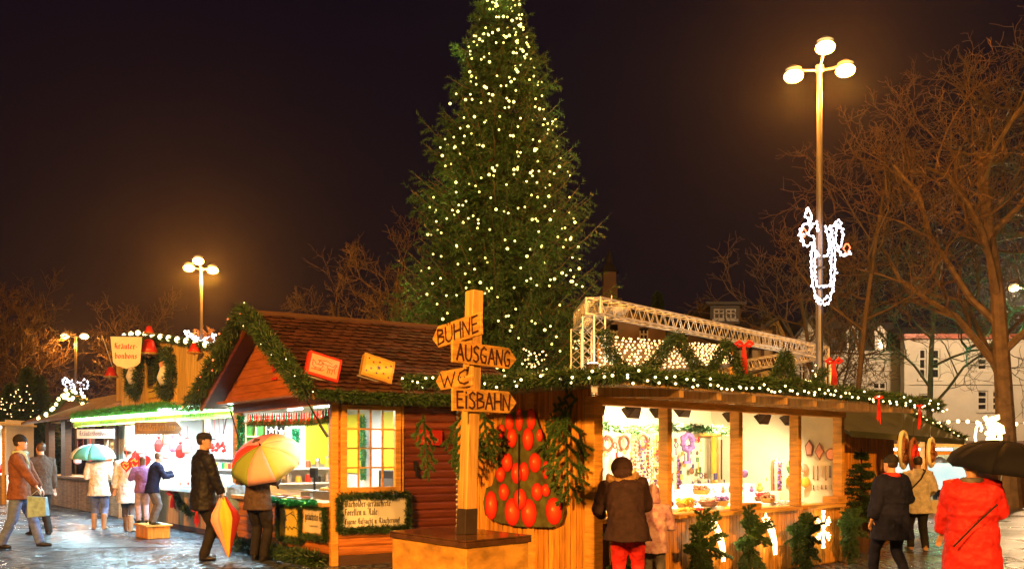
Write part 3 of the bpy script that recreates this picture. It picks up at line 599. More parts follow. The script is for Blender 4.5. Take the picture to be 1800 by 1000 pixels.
for k in range(5):
    c = O1+D1*(1.15+k*.33)+D2*.14+Z*.862; t = thing('fish_platter', 'oval steel platter of fish on the counter, %s from the hut corner' % ORD[k], 'platter', c, 'platters on the fish hut counter')
    mb = MB(); mb.lathe(c, [(.09, 0), (.13, .012), (.14, .022), (.12, .014)], 16); mb.build('platter', 'steel', t)
    mb = MB()
    for q in range(4): b_ = c+D1*(-.07+q*.045)+Z*.03; mb.tube([b_-D2*.08, b_-D2*.02+Z*.006, b_+D2*.05, b_+D2*.08], [.005, .016, .012, .004], 5)
    meta(mb.build('fish', 'gold' if k % 2 else 'brown_mark', t))
# fluorescent lamps inside
for k, (a, b_) in enumerate(((.55, .75), (1.9, .75), (2.9, .75))):
    c = O1+D1*a+D2*b_+Z*2.27; t = thing('tube_lamp', 'white fluorescent tube under the fish hut ceiling, %s from the window' % ORD[k], 'lamp', c)
    mb = MB(); mb.fb((c, D1, D2), -.3, .3, -.03, .03, .005, .03); mb.build('fitting', 'white_wall', t); mb = MB(); mb.tube([c-D1*.28-Z*.012, c+D1*.28-Z*.012], .014, 8); mb.build('tube', 'tube_white', t)
    area(c-Z*.04, 42, (.93, 1.0, .93), .55, .1, c-Z, parent=t)
# roof
ov = .42; aL, aR = -.32, 3.95; zE, zA = 2.33, 3.60; aM = (aL+aR)/2
R0 = O1+D2*(-.40)
RF = (R0, D1, D2)
RLEN = 3.35
mb = MB(); q = lambda a, b, z: R0+D1*a+D2*b+Z*z
for (a0, z0, a1, z1) in ((aL, zE, aM, zA), (aR, zE, aM, zA)):
    for dz in (0,):
        pass
    mb.hexa([q(a0, 0, z0-.05), q(a0, RLEN, z0-.05), q(a1, RLEN, z1-.05), q(a1, 0, z1-.05), q(a0, 0, z0), q(a0, RLEN, z0), q(a1, RLEN, z1), q(a1, 0, z1)])
roof = mb.build('roof', 'dark_wood', hut)
mb = MB(); sl = math.hypot(aM-aL, zA-zE); rows = 20
for side in (0, 1):
    A0, A1 = (aL, aM) if side == 0 else (aR, aM); du = V(0, 0, 0)+(D1*(A1-A0)+Z*(zA-zE)); du = du/sl; nr = du.cross(D2).normalized()
    if nr.z < 0: nr = -nr
    for r in range(rows):
        off = (r % 2)*.09
        for k in range(-1, 19):
            b0 = k*.18+off+random.uniform(-.006, .006); b1 = b0+.168
            b0 = max(b0, -.02); b1 = min(b1, RLEN)
            if b1-b0 < .03: continue
            base = R0+D1*A0+Z*zE+du*(r*sl/rows-.02)+nr*.022; ln = sl/rows*1.35; m_ = (b0+b1)/2
            lip = random.uniform(.010, .028)
            pts = [base+D2*b0+du*.03+nr*lip, base+D2*(b0*.75+b1*.25)+du*.006+nr*lip, base+D2*m_+nr*lip, base+D2*(b1*.75+b0*.25)+du*.006+nr*lip, base+D2*b1+du*.03+nr*lip, base+D2*b1+du*ln-nr*.012, base+D2*b0+du*ln-nr*.012]
            mb.prism(pts, nr*-.008)
mb.build('shingles', 'shingle', roof)
mb = MB(); mb.tube([q(aM, -.03, zA+.02), q(aM, RLEN, zA+.02)], .05, 8); mb.build('ridge_cap', 'dark_wood', roof)
# gable: orange boards recessed in the middle, darker return at the left
mb = MB(); gz0 = 2.37; n_rows = 9
for r in range(n_rows):
    z0 = gz0+(zA-.14-gz0)*r/n_rows; z1 = gz0+(zA-.14-gz0)*(r+1)/n_rows-.005
    f0 = (z0-gz0)/(zA-gz0); f1 = (z1-gz0)/(zA-gz0); bb = .30
    a0l, a0r = aL+.1+(aM-aL-.1)*f0, aR-.1-(aR-.1-aM)*f0; a1l, a1r = aL+.1+(aM-aL-.1)*f1, aR-.1-(aR-.1-aM)*f1
    mb.hexa([q(a0l, bb, z0), q(a0r, bb, z0), q(a0r, bb+.03, z0), q(a0l, bb+.03, z0), q(a1l, bb, z1), q(a1r, bb, z1), q(a1r, bb+.03, z1), q(a1l, bb+.03, z1)])
mb.build('gable', 'gable_board', hut)
mb = MB()   # barge boards
for A0 in (aL, aR):
    mb.hexa([q(A0, -.02, zE-.10), q(A0, .02, zE-.10), q(aM, .02, zA-.12), q(aM, -.02, zA-.12), q(A0, -.02, zE+.03), q(A0, .02, zE+.03), q(aM, .02, zA+.03), q(aM, -.02, zA+.03)])
mb.build('barge_board', 'gable_board', hut)
mb = MB(); 
for z_, h_ in ((2.62, .04), (2.75, .2)): 
    c = q(1.62, .28, z_)
    mb.box(c+Z*h_/2, (.17, .01, h_), D1, N1)
single(mb, 'gable_emblem', 'red_cloth', 'small red painted emblem in the middle of the orange gable', 'sign', q(1.62, .28, 2.6))
# gas strut
mb = MB(); mb.tube([O1+D1*.28+N1*.28+Z*2.32, O1+D1*.07+N1*.02+Z*1.75], .012, 6); mb.tube([O1+D1*.13+N1*.11+Z*1.92, O1+D1*.07+N1*.02+Z*1.75], .02, 8); mb.build('flap_strut', 'black_metal', hut)
mb = MB(); mb.tube([O1+D1*3.0+N1*.3+Z*2.3, O1+D1*3.2+N1*.02+Z*1.65], .012, 6); mb.build('flap_strut', 'black_metal', hut)
# garlands
gc = 'garland'
gp = [q(aL-.05, -.1, zE-.02), q(aL+(aM-aL)*.5, -.1, (zE+zA)/2+.02), q(aM, -.1, zA+.05)]
t = thing('fir_garland', 'thick fir garland with bulbs along the right slope of the gable', gc, gp[0], 'fir garlands on the fish hut'); fluff(gp, .13, 2600, .085, .008, parent=t, name='fir_needles')
bulbs(t, [Vector(x)+V(random.uniform(-.1, .1), -.1, random.uniform(-.1, .1)) for x in resample(gp, .3)], 'bulb_warm', .008)
gp = [q(aM, -.1, zA+.05), q(aM+(aR-aM)*.5, -.12, (zE+zA)/2+.02), q(aR+.15, -.12, zE+.02)]
t = thing('fir_garland', 'thick fir garland with bulbs along the left slope of the gable', gc, gp[-1], 'fir garlands on the fish hut'); fluff(gp, .13, 2400, .085, .008, parent=t, name='fir_needles')
for k, x in enumerate(resample(gp, .36)[1:-1]):
    pass
bulbs(t, [Vector(x)+V(random.uniform(-.1, .1), -.12, random.uniform(-.1, .1)) for x in resample(gp, .3)], 'bulb_red', .016)
gp = [q(aL-.03, .05, zE-.03), q(aL-.03, 1.0, zE-.06), q(aL-.03, 2.0, zE-.04), q(aL-.03, RLEN-.1, zE-.02)]
t = thing('fir_garland', 'thin fir garland hanging along the eave above the lattice window', gc, gp[0], 'fir garlands on the fish hut'); fluff(gp, .06, 2600, .07, .008, droop=.3, parent=t, name='fir_needles')
gp = [O1+D1*.2+N1*.14+Z*.86, O1+D1*1.1+N1*.14+Z*.83, O1+D1*2.2+N1*.14+Z*.86]
t = thing('tinsel_garland', 'shiny green tinsel along the edge of the fish hut counter', gc, gp[0]); fluff(gp, .035, 3500, .03, .005, .1, 'tinsel_green', parent=t, name='tinsel')
gp = [O1+D1*.1+N1*.15+Z*.07, O1+D1*1.1+N1*.2+Z*.08, O1+D1*2.9+N1*.2+Z*.06]
t = thing('fir_garland', 'fir greenery lying on the ground along the fish hut front', gc, gp[0], 'fir garlands on the fish hut'); fluff(gp, .11, 2400, .09, .009, parent=t, name='fir_needles')
# fringe of little santas under the lintel
t = thing('figure_garland', 'row of small red and green figures hanging in the fish hut opening', gc, O1+D1*.2+Z*2.1)
gp = [O1+D1*.2+D2*.1+Z*2.0, O1+D1*.9+D2*.1+Z*1.97, O1+D1*3.2+D2*.1+Z*2.02]; fluff(gp, .03, 1500, .05, .006, .1, 'needle_pine', parent=t, name='fir_needles')
for k, x in enumerate(resample(gp, .085)):
    x = Vector(x); mb = MB(); s_ = random.uniform(.8, 1.2)
    mb.lathe(x+Z*(-.02), [(.032*s_, 0), (.026*s_, .05), (.012, .10)], 8); mb.ball(x+Z*.09, .018*s_, 6, 4); mb.lathe(x+Z*.1, [(.02, 0), (.004, .06*s_)], 6)
    mb.build('figure', ['red_cloth', 'red_paint', 'tinsel_green', 'red_cloth', 'pink_face'][k % 5], t)

# ---- signs on the fish hut
def garland_frame(t, o, u, wv, x0, x1, z0, z1, r=.05, dens=2600):
    fluff([o+u*x0+Z*z0, o+u*x1+Z*z0, o+u*x1+Z*z1, o+u*x0+Z*z1, o+u*x0+Z*z0], r, dens, .05, .006, .05, parent=t, name='garland_frame')
so = O1+N2*.02
t = thing('text_sign', 'white sign in black blackletter framed by a dark garland below the lattice window', 'sign', so+D2*.6+Z*.7)
mb = MB(); mb.fb((so, D2, N2), .11, 1.10, 0, .03, .50, .93); mb.build('board', 'white_paper', t)
mb = MB(); un = N2; o_ = so+N2*.033
def sl_(z, tilt=.0): return o_+Z*z
nib(mb, 'Wacholder-geräucherte', sl_(.80)+D2*.17, D2, Z, un, .056, .68, pen=1.15); nib(mb, 'Forellen u. Aale', sl_(.685)+D2*.17, D2, Z, un, .056, .48, pen=1.15); nib(mb, 'Eigene Aufzucht u. Räucherung!', sl_(.565)+D2*.17, D2, Z, un, .048, .82, pen=1.15)
mb.build('lettering', 'black_ink', t); garland_frame(t, so+N2*.03, D2, Z, .10, 1.11, .485, .945, .045)
po = O1+N1*.025
t = thing('poster', 'yellow poster with a curled fish drawing under the fish hut counter', 'poster', po+D1*1.2+Z*.5)
mb = MB(); mb.fb((po, D1, N1), .86, 1.62, 0, .02, .30, .76); mb.build('board', 'yellow_paper', t)
mb = MB(); c = po+N1*.024+D1*1.2+Z*.53; u_ = -D1
pts = [(-.22, -.10), (-.25, .0), (-.16, .09), (-.02, .13), (.12, .10), (.22, .02), (.20, -.08), (.1, -.06), (.04, -.10), (-.05, -.06), (-.10, -.12), (-.14, -.07)]
stroke(mb, [c+u_*a+Z*b for a, b in pts+pts[:1]], N1, .007)
stroke(mb, [c+u_*a+Z*b for a, b in ((.12, .10), (.08, .16), (-.02, .13))], N1, .006); stroke(mb, [c+u_*a+Z*b for a, b in ((.2, -.08), (.27, -.1), (.22, .02))], N1, .006)
disc(mb, c+u_*-.16+Z*.03, .014, u_, Z, 8); mb.build('drawing', 'black_ink', t); garland_frame(t, po+N1*.02, D1, Z, .85, 1.63, .28, .78, .04)
t = thing('text_sign', 'cream sign with black blackletter beside the yellow fish poster', 'sign', po+D1*.5+Z*.6)
mb = MB(); mb.fb((po, D1, N1), .14, .76, 0, .02, .42, .78); mb.build('board', 'paper', t)
mb = MB(); nib(mb, 'geräucherter Aal', po+N1*.024+D1*.72+Z*.60, -D1, Z, N1, .068, .56, pen=1.15); nib(mb, 'en gros en detail', po+N1*.024+D1*.58+Z*.51, -D1, Z, N1, .02, .26); mb.build('lettering', 'black_ink', t)
mb = MB(); 
for a0, a1, z0, z1 in ((.12, .78, .40, .42), (.12, .78, .78, .80), (.12, .14, .42, .78), (.76, .78, .42, .78)): mb.fb((po, D1, N1), a0, a1, 0, .035, z0, z1)
mb.build('sign_frame', 'pine_beam', t); garland_frame(t, po+N1*.03, D1, Z, .09, .81, .37, .80, .035)
t = thing('name_plate', 'small red plate with pale script on the red door', 'sign', so+D2*1.45+Z*1.75)
mb = MB(); mb.prism([so+D2*a+Z*z_ for a, z_ in ((1.25, 1.66), (1.66, 1.64), (1.665, 1.86), (1.25, 1.87), (1.27, 1.77))], N2*.012); mb.build('plate', 'red_paint', t)
mb = MB(); nib(mb, 'en gros', so+N2*.015+D2*1.33+Z*1.77, D2, Z, N2, .03, .2); nib(mb, 'en detail', so+N2*.015+D2*1.31+Z*1.69, D2, Z, N2, .03, .3); mb.build('lettering', 'pink_face', t)
mb = MB()
for k in range(26): mb.ball(O1+D2*1.9+N2*.03+Z*(2.2-k*.075), .018, 6, 4, (1, 1, 1.7))
single(mb, 'chain', 'steel', 'thin chain hanging beside the red door of the fish hut', 'chain', O1+D2*1.9+Z*.3)
# boxes on the roof (flat faced, tilted)
du = (D1*(aM-aL)+Z*(zA-zE))/sl
def roof_box(pxc, tilt, face, edge, label, kind):
    b_, r_ = pxc; c = R0+D1*aL+Z*zE+du*r_+D2*b_+(N2*.06)
    ux = (D2*math.cos(tilt)-Z*math.sin(tilt)); uz = (Z*math.cos(tilt)+D2*math.sin(tilt)); t = thing('picture_box', label, 'picture box', c)
    fr_n = (N2+Z*.25).normalized(); uz = (uz-fr_n*uz.dot(fr_n)).normalized(); ux = (ux-fr_n*ux.dot(fr_n)).normalized()
    mb = MB(); mb.box(c+uz*.17, (.46, .12, .34), ux, fr_n, uz); mb.build('box_case', edge, t, bevel=.008)
    f0 = c+uz*.17+fr_n*.063; mb = MB(); mb.box(f0, (.39, .006, .265), ux, fr_n, uz); fc = mb.build('face', face, t)
    mb = MB(); f1 = f0+fr_n*.005
    if kind == 0:
        sh = lambda pts: stroke(mb, [f1+ux*a+uz*b for a, b in pts], fr_n, .005)
        sh([(-.16, -.03), (-.17, .05), (-.14, .03), (-.12, -.0), (-.05, -.0), (-.03, .05), (-.02, -.01), (-.04, -.05), (-.13, -.05), (-.16, -.03)]); sh([(-.17, -.08), (-.02, -.075), (.0, -.05)]); sh([(-.12, -.05), (-.12, -.08)]); sh([(-.05, -.05), (-.05, -.08)])
        sh([(-.03, .03), (.04, .02), (.06, .03), (.12, .02), (.15, .07), (.17, .05), (.15, .03), (.14, -.02), (.05, -.02), (.04, .02)]); sh([(.06, -.02), (.05, -.09)]); sh([(.08, -.02), (.08, -.08)]); sh([(.12, -.02), (.11, -.09)]); sh([(.14, -.02), (.16, -.07)]); sh([(-.08, .0), (-.08, .06), (-.05, .05)]); sh([(-.1, .06), (.02, .08), (.1, .06)])
        mb.build('sleigh_drawing', 'brown_mark', fc)
    else:
        for k, (a, b) in enumerate(((0, 0), (-.09, .06), (.0, .085), (.10, .04), (-.11, -.04), (-.02, -.085), (.08, -.06), (-.16, .10), (.17, .08), (-.17, -.09), (.16, -.10))):
            rr = .042 if k == 0 else .024; pts = []
            for i in range(12): an = i*math.pi/6; r2 = rr if i % 2 == 0 else rr*.4; pts.append(f1+ux*(a+r2*math.cos(an))+uz*(b+r2*math.sin(an)))
            mb.add(pts, [tuple(range(12))])
        mb.build('star_pattern', 'blue_mark', fc)
    mb = MB(); mb.tube([c-fr_n*.02+ux*.2, c+ux*.2-fr_n*.1-Z*.12], .015, 5); mb.tube([c-fr_n*.02-ux*.2, c-ux*.2-fr_n*.1-Z*.12], .015, 5); mb.box(c-uz*.015, (.54, .05, .02), ux, fr_n, uz); mb.build('bracket', 'steel', t)
roof_box((.22, .36), .27, 'pink_face', 'red_paint', 'red picture box with a horse sleigh on the shingle roof', 0)
roof_box((1.02, .40), .27, 'orange_face', 'gold', 'yellow picture box with stars on the shingle roof', 1)
# ================================================================ herb sweets stall (left)
OH = V(-4.8, 16, 0); DH = V(-.62, .785, 0).normalized(); NH = V(-DH.y, DH.x, 0)
if NH.x > 0: NH = -NH
BH = -NH; HF = (OH, DH, BH); LH = 7.2
herb = thing('sweets_stall', 'long pale wooden herb sweets stall with bright green lit fascia', 'market stall', OH)
def boards(mb, fr, a0, a1, z0, z1, b0=0, w_=.10, gap=.006, th=.02, top=None):
    a = a0
    while a < a1-.02:
        e = min(a+w_-gap, a1); zt = z1 if top is None else top((a+e)/2)
        j = random.uniform(0, .003); mb.fb(fr, a, e, b0+j, b0+th+j, z0, zt); a += w_
def boardsb(mb, fr, b0, b1, a0, z0, z1, w_=.10, gap=.006, th=.02):
    b = b0
    while b < b1-.02:
        e = min(b+w_-gap, b1); mb.fb(fr, a0, a0+th, b, e, z0, z1); b += w_
mb = MB(); boards(mb, HF, 0, LH, .10, .80, w_=.12); mb.build('front_panel', 'pine_new', herb)
mb = MB(); mb.fb(HF, 0, LH, .025, .06, 0, .80); mb.build('panel_backing', 'dark_wood', herb)
mb = MB(); mb.fb(HF, 0, LH, -.25, .5, .80, .86); mb.build('counter', 'white_wall', herb)
for a in (0, 1.75, 4.2, LH-.12): mb = MB(); mb.fb(HF, a, a+.12, .02, .14, .86, 2.45); mb.build('post', 'cream_paint', herb)
mb = MB(); mb.fb(HF, 0, LH, 2.0, 2.05, 0, 2.6); mb.fb(HF, -.05, 0, .02, 2.0, .86, 2.6); mb.fb(HF, LH, LH+.05, .02, 2.0, 0, 2.6); mb.build('inner_wall', 'white_wall', herb)
mb = MB(); mb.fb(HF, -.05, LH+.05, -.02, 2.05, 2.48, 2.53); mb.build('ceiling', 'white_wall', herb)
# canopy: fascia line from A to B, in front of the stall
A_ = V(-4.56, 15.35, 0); B_ = V(-10.9, 22.6, 0); DF = (B_-A_).normalized(); LF = (B_-A_).length; NF = V(-DF.y, DF.x, 0)
if NF.x > 0: NF = -NF
FF = (A_, DF, -NF)
mb = MB(); qf = lambda a, z, b=0: A_+DF*a-NF*b+Z*z
mb.hexa([qf(0, 2.15), qf(LF, 2.19), qf(LF, 2.19, .03), qf(0, 2.15, .03), qf(0, 2.32), qf(LF, 2.40), qf(LF, 2.40, .03), qf(0, 2.32, .03)]); mb.build('fascia', 'fascia_green', herb)
mb = MB(); mb.hexa([qf(0, 2.34, -.02), qf(LF*.72, 2.42, -.02), qf(LF*.72, 2.56, 1.3), qf(0, 2.56, 1.3), qf(0, 2.37, -.02), qf(LF*.72, 2.45, -.02), qf(LF*.72, 2.60, 1.3), qf(0, 2.60, 1.3)]); mb.build('canopy', 'pine_new', herb)
mb = MB(); mb.hexa([qf(0, 2.40, -.08), qf(3.3, 2.42, -.08), qf(3.3, 2.42, -.05), qf(0, 2.40, -.05), qf(0, 2.50, -.08), qf(3.3, 2.50, -.08), qf(3.3, 2.50, -.05), qf(0, 2.50, -.05)]); mb.build('canopy_board', 'pine_new', herb)
mb = MB(); mb.tube([qf(.1, 2.30, -.05), qf(LF*.5, 2.335, -.05), qf(LF-.1, 2.37, -.05)], .038, 6); mb.build('neon_tube', 'tube_green', herb)
mb = MB(); mb.tube([qf(.1, 2.37, -.07), qf(3.6, 2.40, -.07)], .03, 6); mb.build('neon_tube', 'tube_white', herb)
for k in range(6): area(qf(.7+k*1.55, 2.31, -.14), 120, (.50, .85, 1.0), 1.4, .06, qf(.7+k*1.55, .9, -.9), parent=herb)
for a, txt, wd in ((1.1, 'Eukalyptus', 1.5), (3.9, 'Anis', .7), (6.4, 'Fenchel', 1.1)):
    mb = MB(); nib(mb, txt.replace('nchel', 'nchel').replace('x', 's'), qf(a+wd, 2.195, -.006), -DF, Z, NF, .06, wd, slant=.12); mb.build('lettering', 'grass_green', herb)
t = thing('tinsel_garland', 'bright green tinsel along the top of the lit fascia', 'garland', qf(0, 2.4)); gp = [qf(.05, 2.40, -.06), qf(2, 2.36, -.06), qf(3.6, 2.47, -.04), qf(LF-.1, 2.47, -.02)]
fluff(gp, .065, 1800, .08, .010, .15, 'grass_green', parent=t, name='tinsel')
# interior lights
for k, a in enumerate((.9, 2.6, 4.4, 6.2)):
    c = OH+DH*a+BH*.55+Z*2.42; t = thing('tube_lamp', 'white fluorescent tube inside the sweets stall, %s from the right' % ORD[k], 'lamp', c, 'tube lamps in the sweets stall')
    mb = MB(); mb.box(c+Z*.03, (.9, .08, .03), DH, BH); mb.build('fitting', 'white_wall', t); mb = MB(); mb.tube([c-DH*.42, c+DH*.42], .018, 8); mb.build('tube', 'tube_white', t)
    area(c-Z*.05, 150, (.84, .96, 1.0), .85, .1, c-Z, parent=t)
# glass cases on the counter and what hangs above
for k in range(7):
    c = OH+DH*(.55+k*.42)-BH*.08+Z*.862; 
    if k > 5: continue
    t = thing('glass_case', 'white glass candy case on the sweets counter, %s from the right' % ORD[k], 'display case', c, 'candy cases on the sweets counter')
    mb = MB(); mb.fb((c, DH, BH), -.19, .19, -.1, .25, 0, .04); mb.fb((c, DH, BH), -.2, -.185, -.1, .25, .04, .26); mb.fb((c, DH, BH), .185, .2, -.1, .25, .04, .26); mb.fb((c, DH, BH), -.2, .2, .1, .25, .26, .275); mb.build('case_body', 'white_wall', t)
    mb = MB(); mb.hexa([c+DH*x+BH*y+Z*z for x, y, z in ((-.185, -.1, .04), (.185, -.1, .04), (.185, -.095, .04), (-.185, -.095, .04), (-.185, .09, .27), (.185, .09, .27), (.185, .095, .27), (-.185, .095, .27))]); mb.build('glass', 'glass', t)
    mb = MB()
    for i in range(24): mb.ball(c+DH*random.uniform(-.16, .16)+BH*random.uniform(-.05, .2)+Z*random.uniform(.05, .11), .03, 6, 4)
    meta(mb.build('candies', random.choice(['red_paint', 'orange_face', 'white_paper', 'tinsel_green', 'pink_face']), t), kind='stuff')
def heart(mb, c, s, u, v, dpt):
    pts = []
    for i in range(20):
        a = 2*math.pi*i/20; pts.append(c+u*(s*.06*16*math.sin(a)**3)+v*(s*.06*(13*math.cos(a)-5*math.cos(2*a)-2*math.cos(3*a)-math.cos(4*a))))
    mb.prism(pts, dpt)
k = 0
for (px_, py_, s_) in ((234, 800, .17), (247, 784, .15), (262, 795, .13), (279, 780, .12), (291, 792, .11), (304, 779, .12), (317, 790, .11), (329, 782, .11), (146, 795, .18), (158, 800, .16), (136, 803, .14)):
    Yc = 19.5-(px_-232)*.02 if px_ > 200 else 21.3; c = P(px_, py_, Yc); t = thing('gingerbread_heart' if k in (0, 8, 9) else 'candy_bag', ['red gingerbread heart hanging under the dark arrow sign', 'gingerbread heart hanging at the left end of the sweets stall', 'gingerbread heart hanging beside the white name sign'][[0, 8, 9].index(k)] if k in (0, 8, 9) else ('tied candy bag at the left end of the sweets stall' if k > 7 else 'tied candy bag hanging from the sweets stall ceiling, %s from the left' % ORD[k-1]), 'gingerbread' if k in (0, 8, 9) else 'bag', c)
    mb = MB(); heart(mb, c, s_, V(1, -.2, 0).normalized(), Z, V(0, .03, 0)) if k in (0, 8, 9) else mb.lathe(c, [(.03, -.17), (.085, -.13), (.095, .0), (.05, .09), (.02, .11), (.05, .15)], 10); mb.build('heart' if k in (0, 8, 9) else 'bag_body', 'red_cloth' if k % 3 == 0 else ('umb_pink' if k % 3 == 1 else 'umb_rose'), t); mb = MB(); mb.tube([c+Z*.6*s_+V(0, .015, 0), c+Z*(.6*s_+.3)+V(0, .015, 0)], .006, 4); mb.build('ribbon', 'red_paint', t)
    k += 1
for k, (px_, py_, s_) in enumerate(((238, 814, .17), (252, 811, .16), (222, 818, .13))):
    c = P(px_, py_, 17.6); t = thing('gingerbread_heart', 'large red heart at the edge of the sweets counter, %s' % ('middle one', 'right one', 'left one')[k], 'gingerbread', c, 'large hearts at the counter edge'); mb = MB(); heart(mb, c, s_, V(1, -.2, 0).normalized(), Z, V(0, .04, 0)); mb.build('heart', 'red_cloth', t); mb = MB(); mb.tube([c+Z*.5*s_, c+Z*.9], .005, 4); mb.build('ribbon', 'red_paint', t)
    mb = MB(); stroke(mb, [c+V(a*s_, -.01, b*s_) for a, b in ((-.5, .2), (-.2, .45), (.1, .2), (.4, .4), (.5, .1), (0, -.5), (-.45, .0))], V(0, -1, 0), .012); mb.build('icing_line', 'orange_face', t)
for k in range(9):
    c = OH+DH*(1.0+k*.34)+BH*1.9+Z*1.5; mb = MB(); mb.fb((c, DH, BH), -.12, .12, -.03, .0, -.1, .35); mb.fb((c, DH, BH), -.10, .10, -.036, -.03, .1, .25)
    single(mb, 'candy_bag', ['red_cloth', 'pink_face', 'white_paper'][k % 3], 'hanging candy bag on the stall back wall, %s from the right' % ORD[k], 'bag', c, 'candy bags on the back wall')
for z in (1.15, 1.42):
    mb = MB(); mb.fb(HF, .5, 6.8, 1.75, 2.0, z, z+.03); single(mb, 'wall_shelf', 'white_wall', ('upper' if z > 1.3 else 'lower')+' long white shelf inside the sweets stall', 'shelf', OH+DH*3+BH*1.9+Z*z)
for k in range(12): jar(OH+DH*(4.2+k*.2)+BH*1.86+Z*1.18, .06, .17, ['red_paint', 'orange_face', 'tinsel_green', 'white_paper', 'yellow_paper'][k % 5], 'candy jar on the lower shelf, %s from the right' % ORD[k], grp='candy jars on the lower shelf')
for k in range(3):
    c = OH+DH*(.5+k*.22)-BH*.1+Z*1.72; mb = MB()
    mb.tube([c+Z*.55, c+V(.03, 0, .1), c+V(-.01, 0, 0)], .006, 4)
    for q in range(5): mb.ball(c+V(random.uniform(-.06, .06), 0, -random.uniform(0, .14)), .035, 6, 4)
    single(mb, 'string_decoration', 'red_cloth', 'red bauble string hanging beside the capped man, %s from the right' % ORD[k], 'decoration', c)
# struts
for a in (.75, 1.45, 3.1, 5.2):
    mb = MB(); mb.tube([OH+DH*a+Z*1.9, qf(a-.1, 2.15, .02)], .012, 5); mb.build('canopy_strut', 'black_metal', herb)
mb = MB(); mb.tube([P(425, 775, 15.2)+V(0, 0, 0), P(405, 690, 15.5)], .012, 5); mb.build('canopy_strut', 'black_metal', herb)
# hanging name signs
def plank_sign(c, u, n_, wd, ht, txt, face, ink, label, arrow=True):
    t = thing('name_sign', label, 'sign', c); mb = MB(); pts = [(-wd/2, -ht/2), (wd/2-(.12 if arrow else 0), -ht/2), (wd/2, 0), (wd/2-(.12 if arrow else 0), ht/2), (-wd/2, ht/2)] if arrow else [(-wd/2, -ht/2), (wd/2, -ht/2), (wd/2, ht/2), (-wd/2, ht/2)]
    mb.prism([c+u*a+Z*b for a, b in pts], n_*-.03); mb.build('board', face, t); mb = MB(); nib(mb, txt, c-u*(wd*.43)-Z*(ht*.2)+n_*.006, u, Z, n_, ht*.36, wd*.80, slant=.15); mb.build('lettering', ink, t)
    mb = MB()
    for s_ in (-.35, .35): mb.tube([c+u*(wd*s_)+Z*ht/2, c+u*(wd*s_)+Z*(ht/2+.16)], .005, 4)
    mb.build('hanger', 'black_metal', t)
c = P(278, 752, 16.9); plank_sign(c, (V(1, -.35, 0)).normalized(), V(-.33, -.94, 0), 1.08, .23, 'Kräuterbonbons', 'weathered', 'gold', 'dark arrow-shaped sign with gold script hanging under the green fascia')
c = P(167, 762, 20.0); plank_sign(c, (V(1, -.35, 0)).normalized(), V(-.33, -.94, 0), 1.02, .2, 'Kräuterbonbons', 'white_paper', 'blue_mark', 'white sign with dark script hanging under the green fascia at the left', False)
# garland with bows on the front
gp = [OH+DH*3.3+NH*.03+Z*.72, OH+DH*2.9+NH*.03+Z*.5, OH+DH*2.4+NH*.03+Z*.38, OH+DH*1.8+NH*.03+Z*.5, OH+DH*1.2+NH*.03+Z*.4, OH+DH*.5+NH*.03+Z*.38, OH+DH*.05+NH*.03+Z*.45]
t = thing('fir_garland', 'fir garland swagged across the pale boards below the sweets counter', 'garland', gp[2]); fluff(gp, .06, 1700, .07, .008, parent=t, name='fir_needles')
def bow(c, s, label, m='red_cloth', u=V(1, 0, 0), grp=None, tails=.3):
    t = thing('red_bow', label, 'bow', c, grp); mb = MB(); v = Z
    for sg in (-1, 1): mb.tube([c, c+u*(sg*s*.5)+v*s*.35, c+u*(sg*s*.85)+v*s*.1, c+u*(sg*s*.5)-v*s*.15, c], [s*.06, s*.2, s*.16, s*.18, s*.06], 6)
    mb.build('loop', m, t, smooth=True); mb = MB()
    for sg in (-1, -.3, .4, 1): 
        a = c+u*(sg*s*.08); b = c+u*(sg*s*.35)-v*tails*random.uniform(.8, 1.1); wv = u*(s*.10)
        mb.prism([a-wv*.5, a+wv*.5, b*.5+a*.5+wv+V(0, -.02, 0), b+wv, b-wv, b*.5+a*.5-wv+V(0, -.02, 0)], V(0, .006, 0))
    mb.build('ribbon_tail', m, t); return t
bow(OH+DH*3.3+NH*.08+Z*.72, .14, 'red bow at the left end of the sweets counter garland'); bow(OH+DH*1.9+NH*.08+Z*.45, .12, 'red bow in the middle of the sweets counter garland')
# ---- tall board wall over the stall
HW = (OH, DH, BH)
sw = thing('sign_wall', 'tall pale board wall standing on the roof of the sweets stall', 'board wall', OH+DH*4+Z*2.2)
def topz(a): return 3.47+(a-.95)*.155 if a < 5.65 else 4.2+(a-5.65)*.03
mb = MB(); boards(mb, HW, .55, 7.75, 2.2, 4, b0=.0, w_=.14, top=topz); mb.build('boards', 'sign_boards', sw)
mb = MB(); mb.fb(HW, .7, 7.7, .03, .08, 2.6, 2.7); mb.fb(HW, .7, 7.7, .03, .08, 3.25, 3.35); mb.build('batten', 'pine_beam', sw)
def wreath(c, R, label, grp):
    t = thing('wreath', label, 'wreath', c, grp); pts = [c+DH*(R*.8*math.cos(a))+Z*(R*math.sin(a)) for a in np.linspace(0, 2*math.pi, 26)]
    fluff(pts, .16, 1500, .10, .010, .1, parent=t, name='fir_needles')
    mb = MB(); b = c+NH*.05
    mb.tube([b-Z*R*.55, b-Z*R*.2, b+Z*.05, b+Z*.2, b+Z*.26], [.10, .17, .12, .07, .04], 8); mb.build('angel_robe', 'white_paper', t, smooth=True)
    mb = MB(); mb.tube([b+Z*R*.0+DH*.06, b+Z*R*.3+DH*.06, b+Z*R*.52], [.06, .10, .05], 8); mb.build('red_hood', 'red_cloth', t, smooth=True)
    mb = MB(); mb.ball(b+Z*R*.42+NH*.05, .07, 8, 6); mb.build('angel_face', 'pink_face', t)
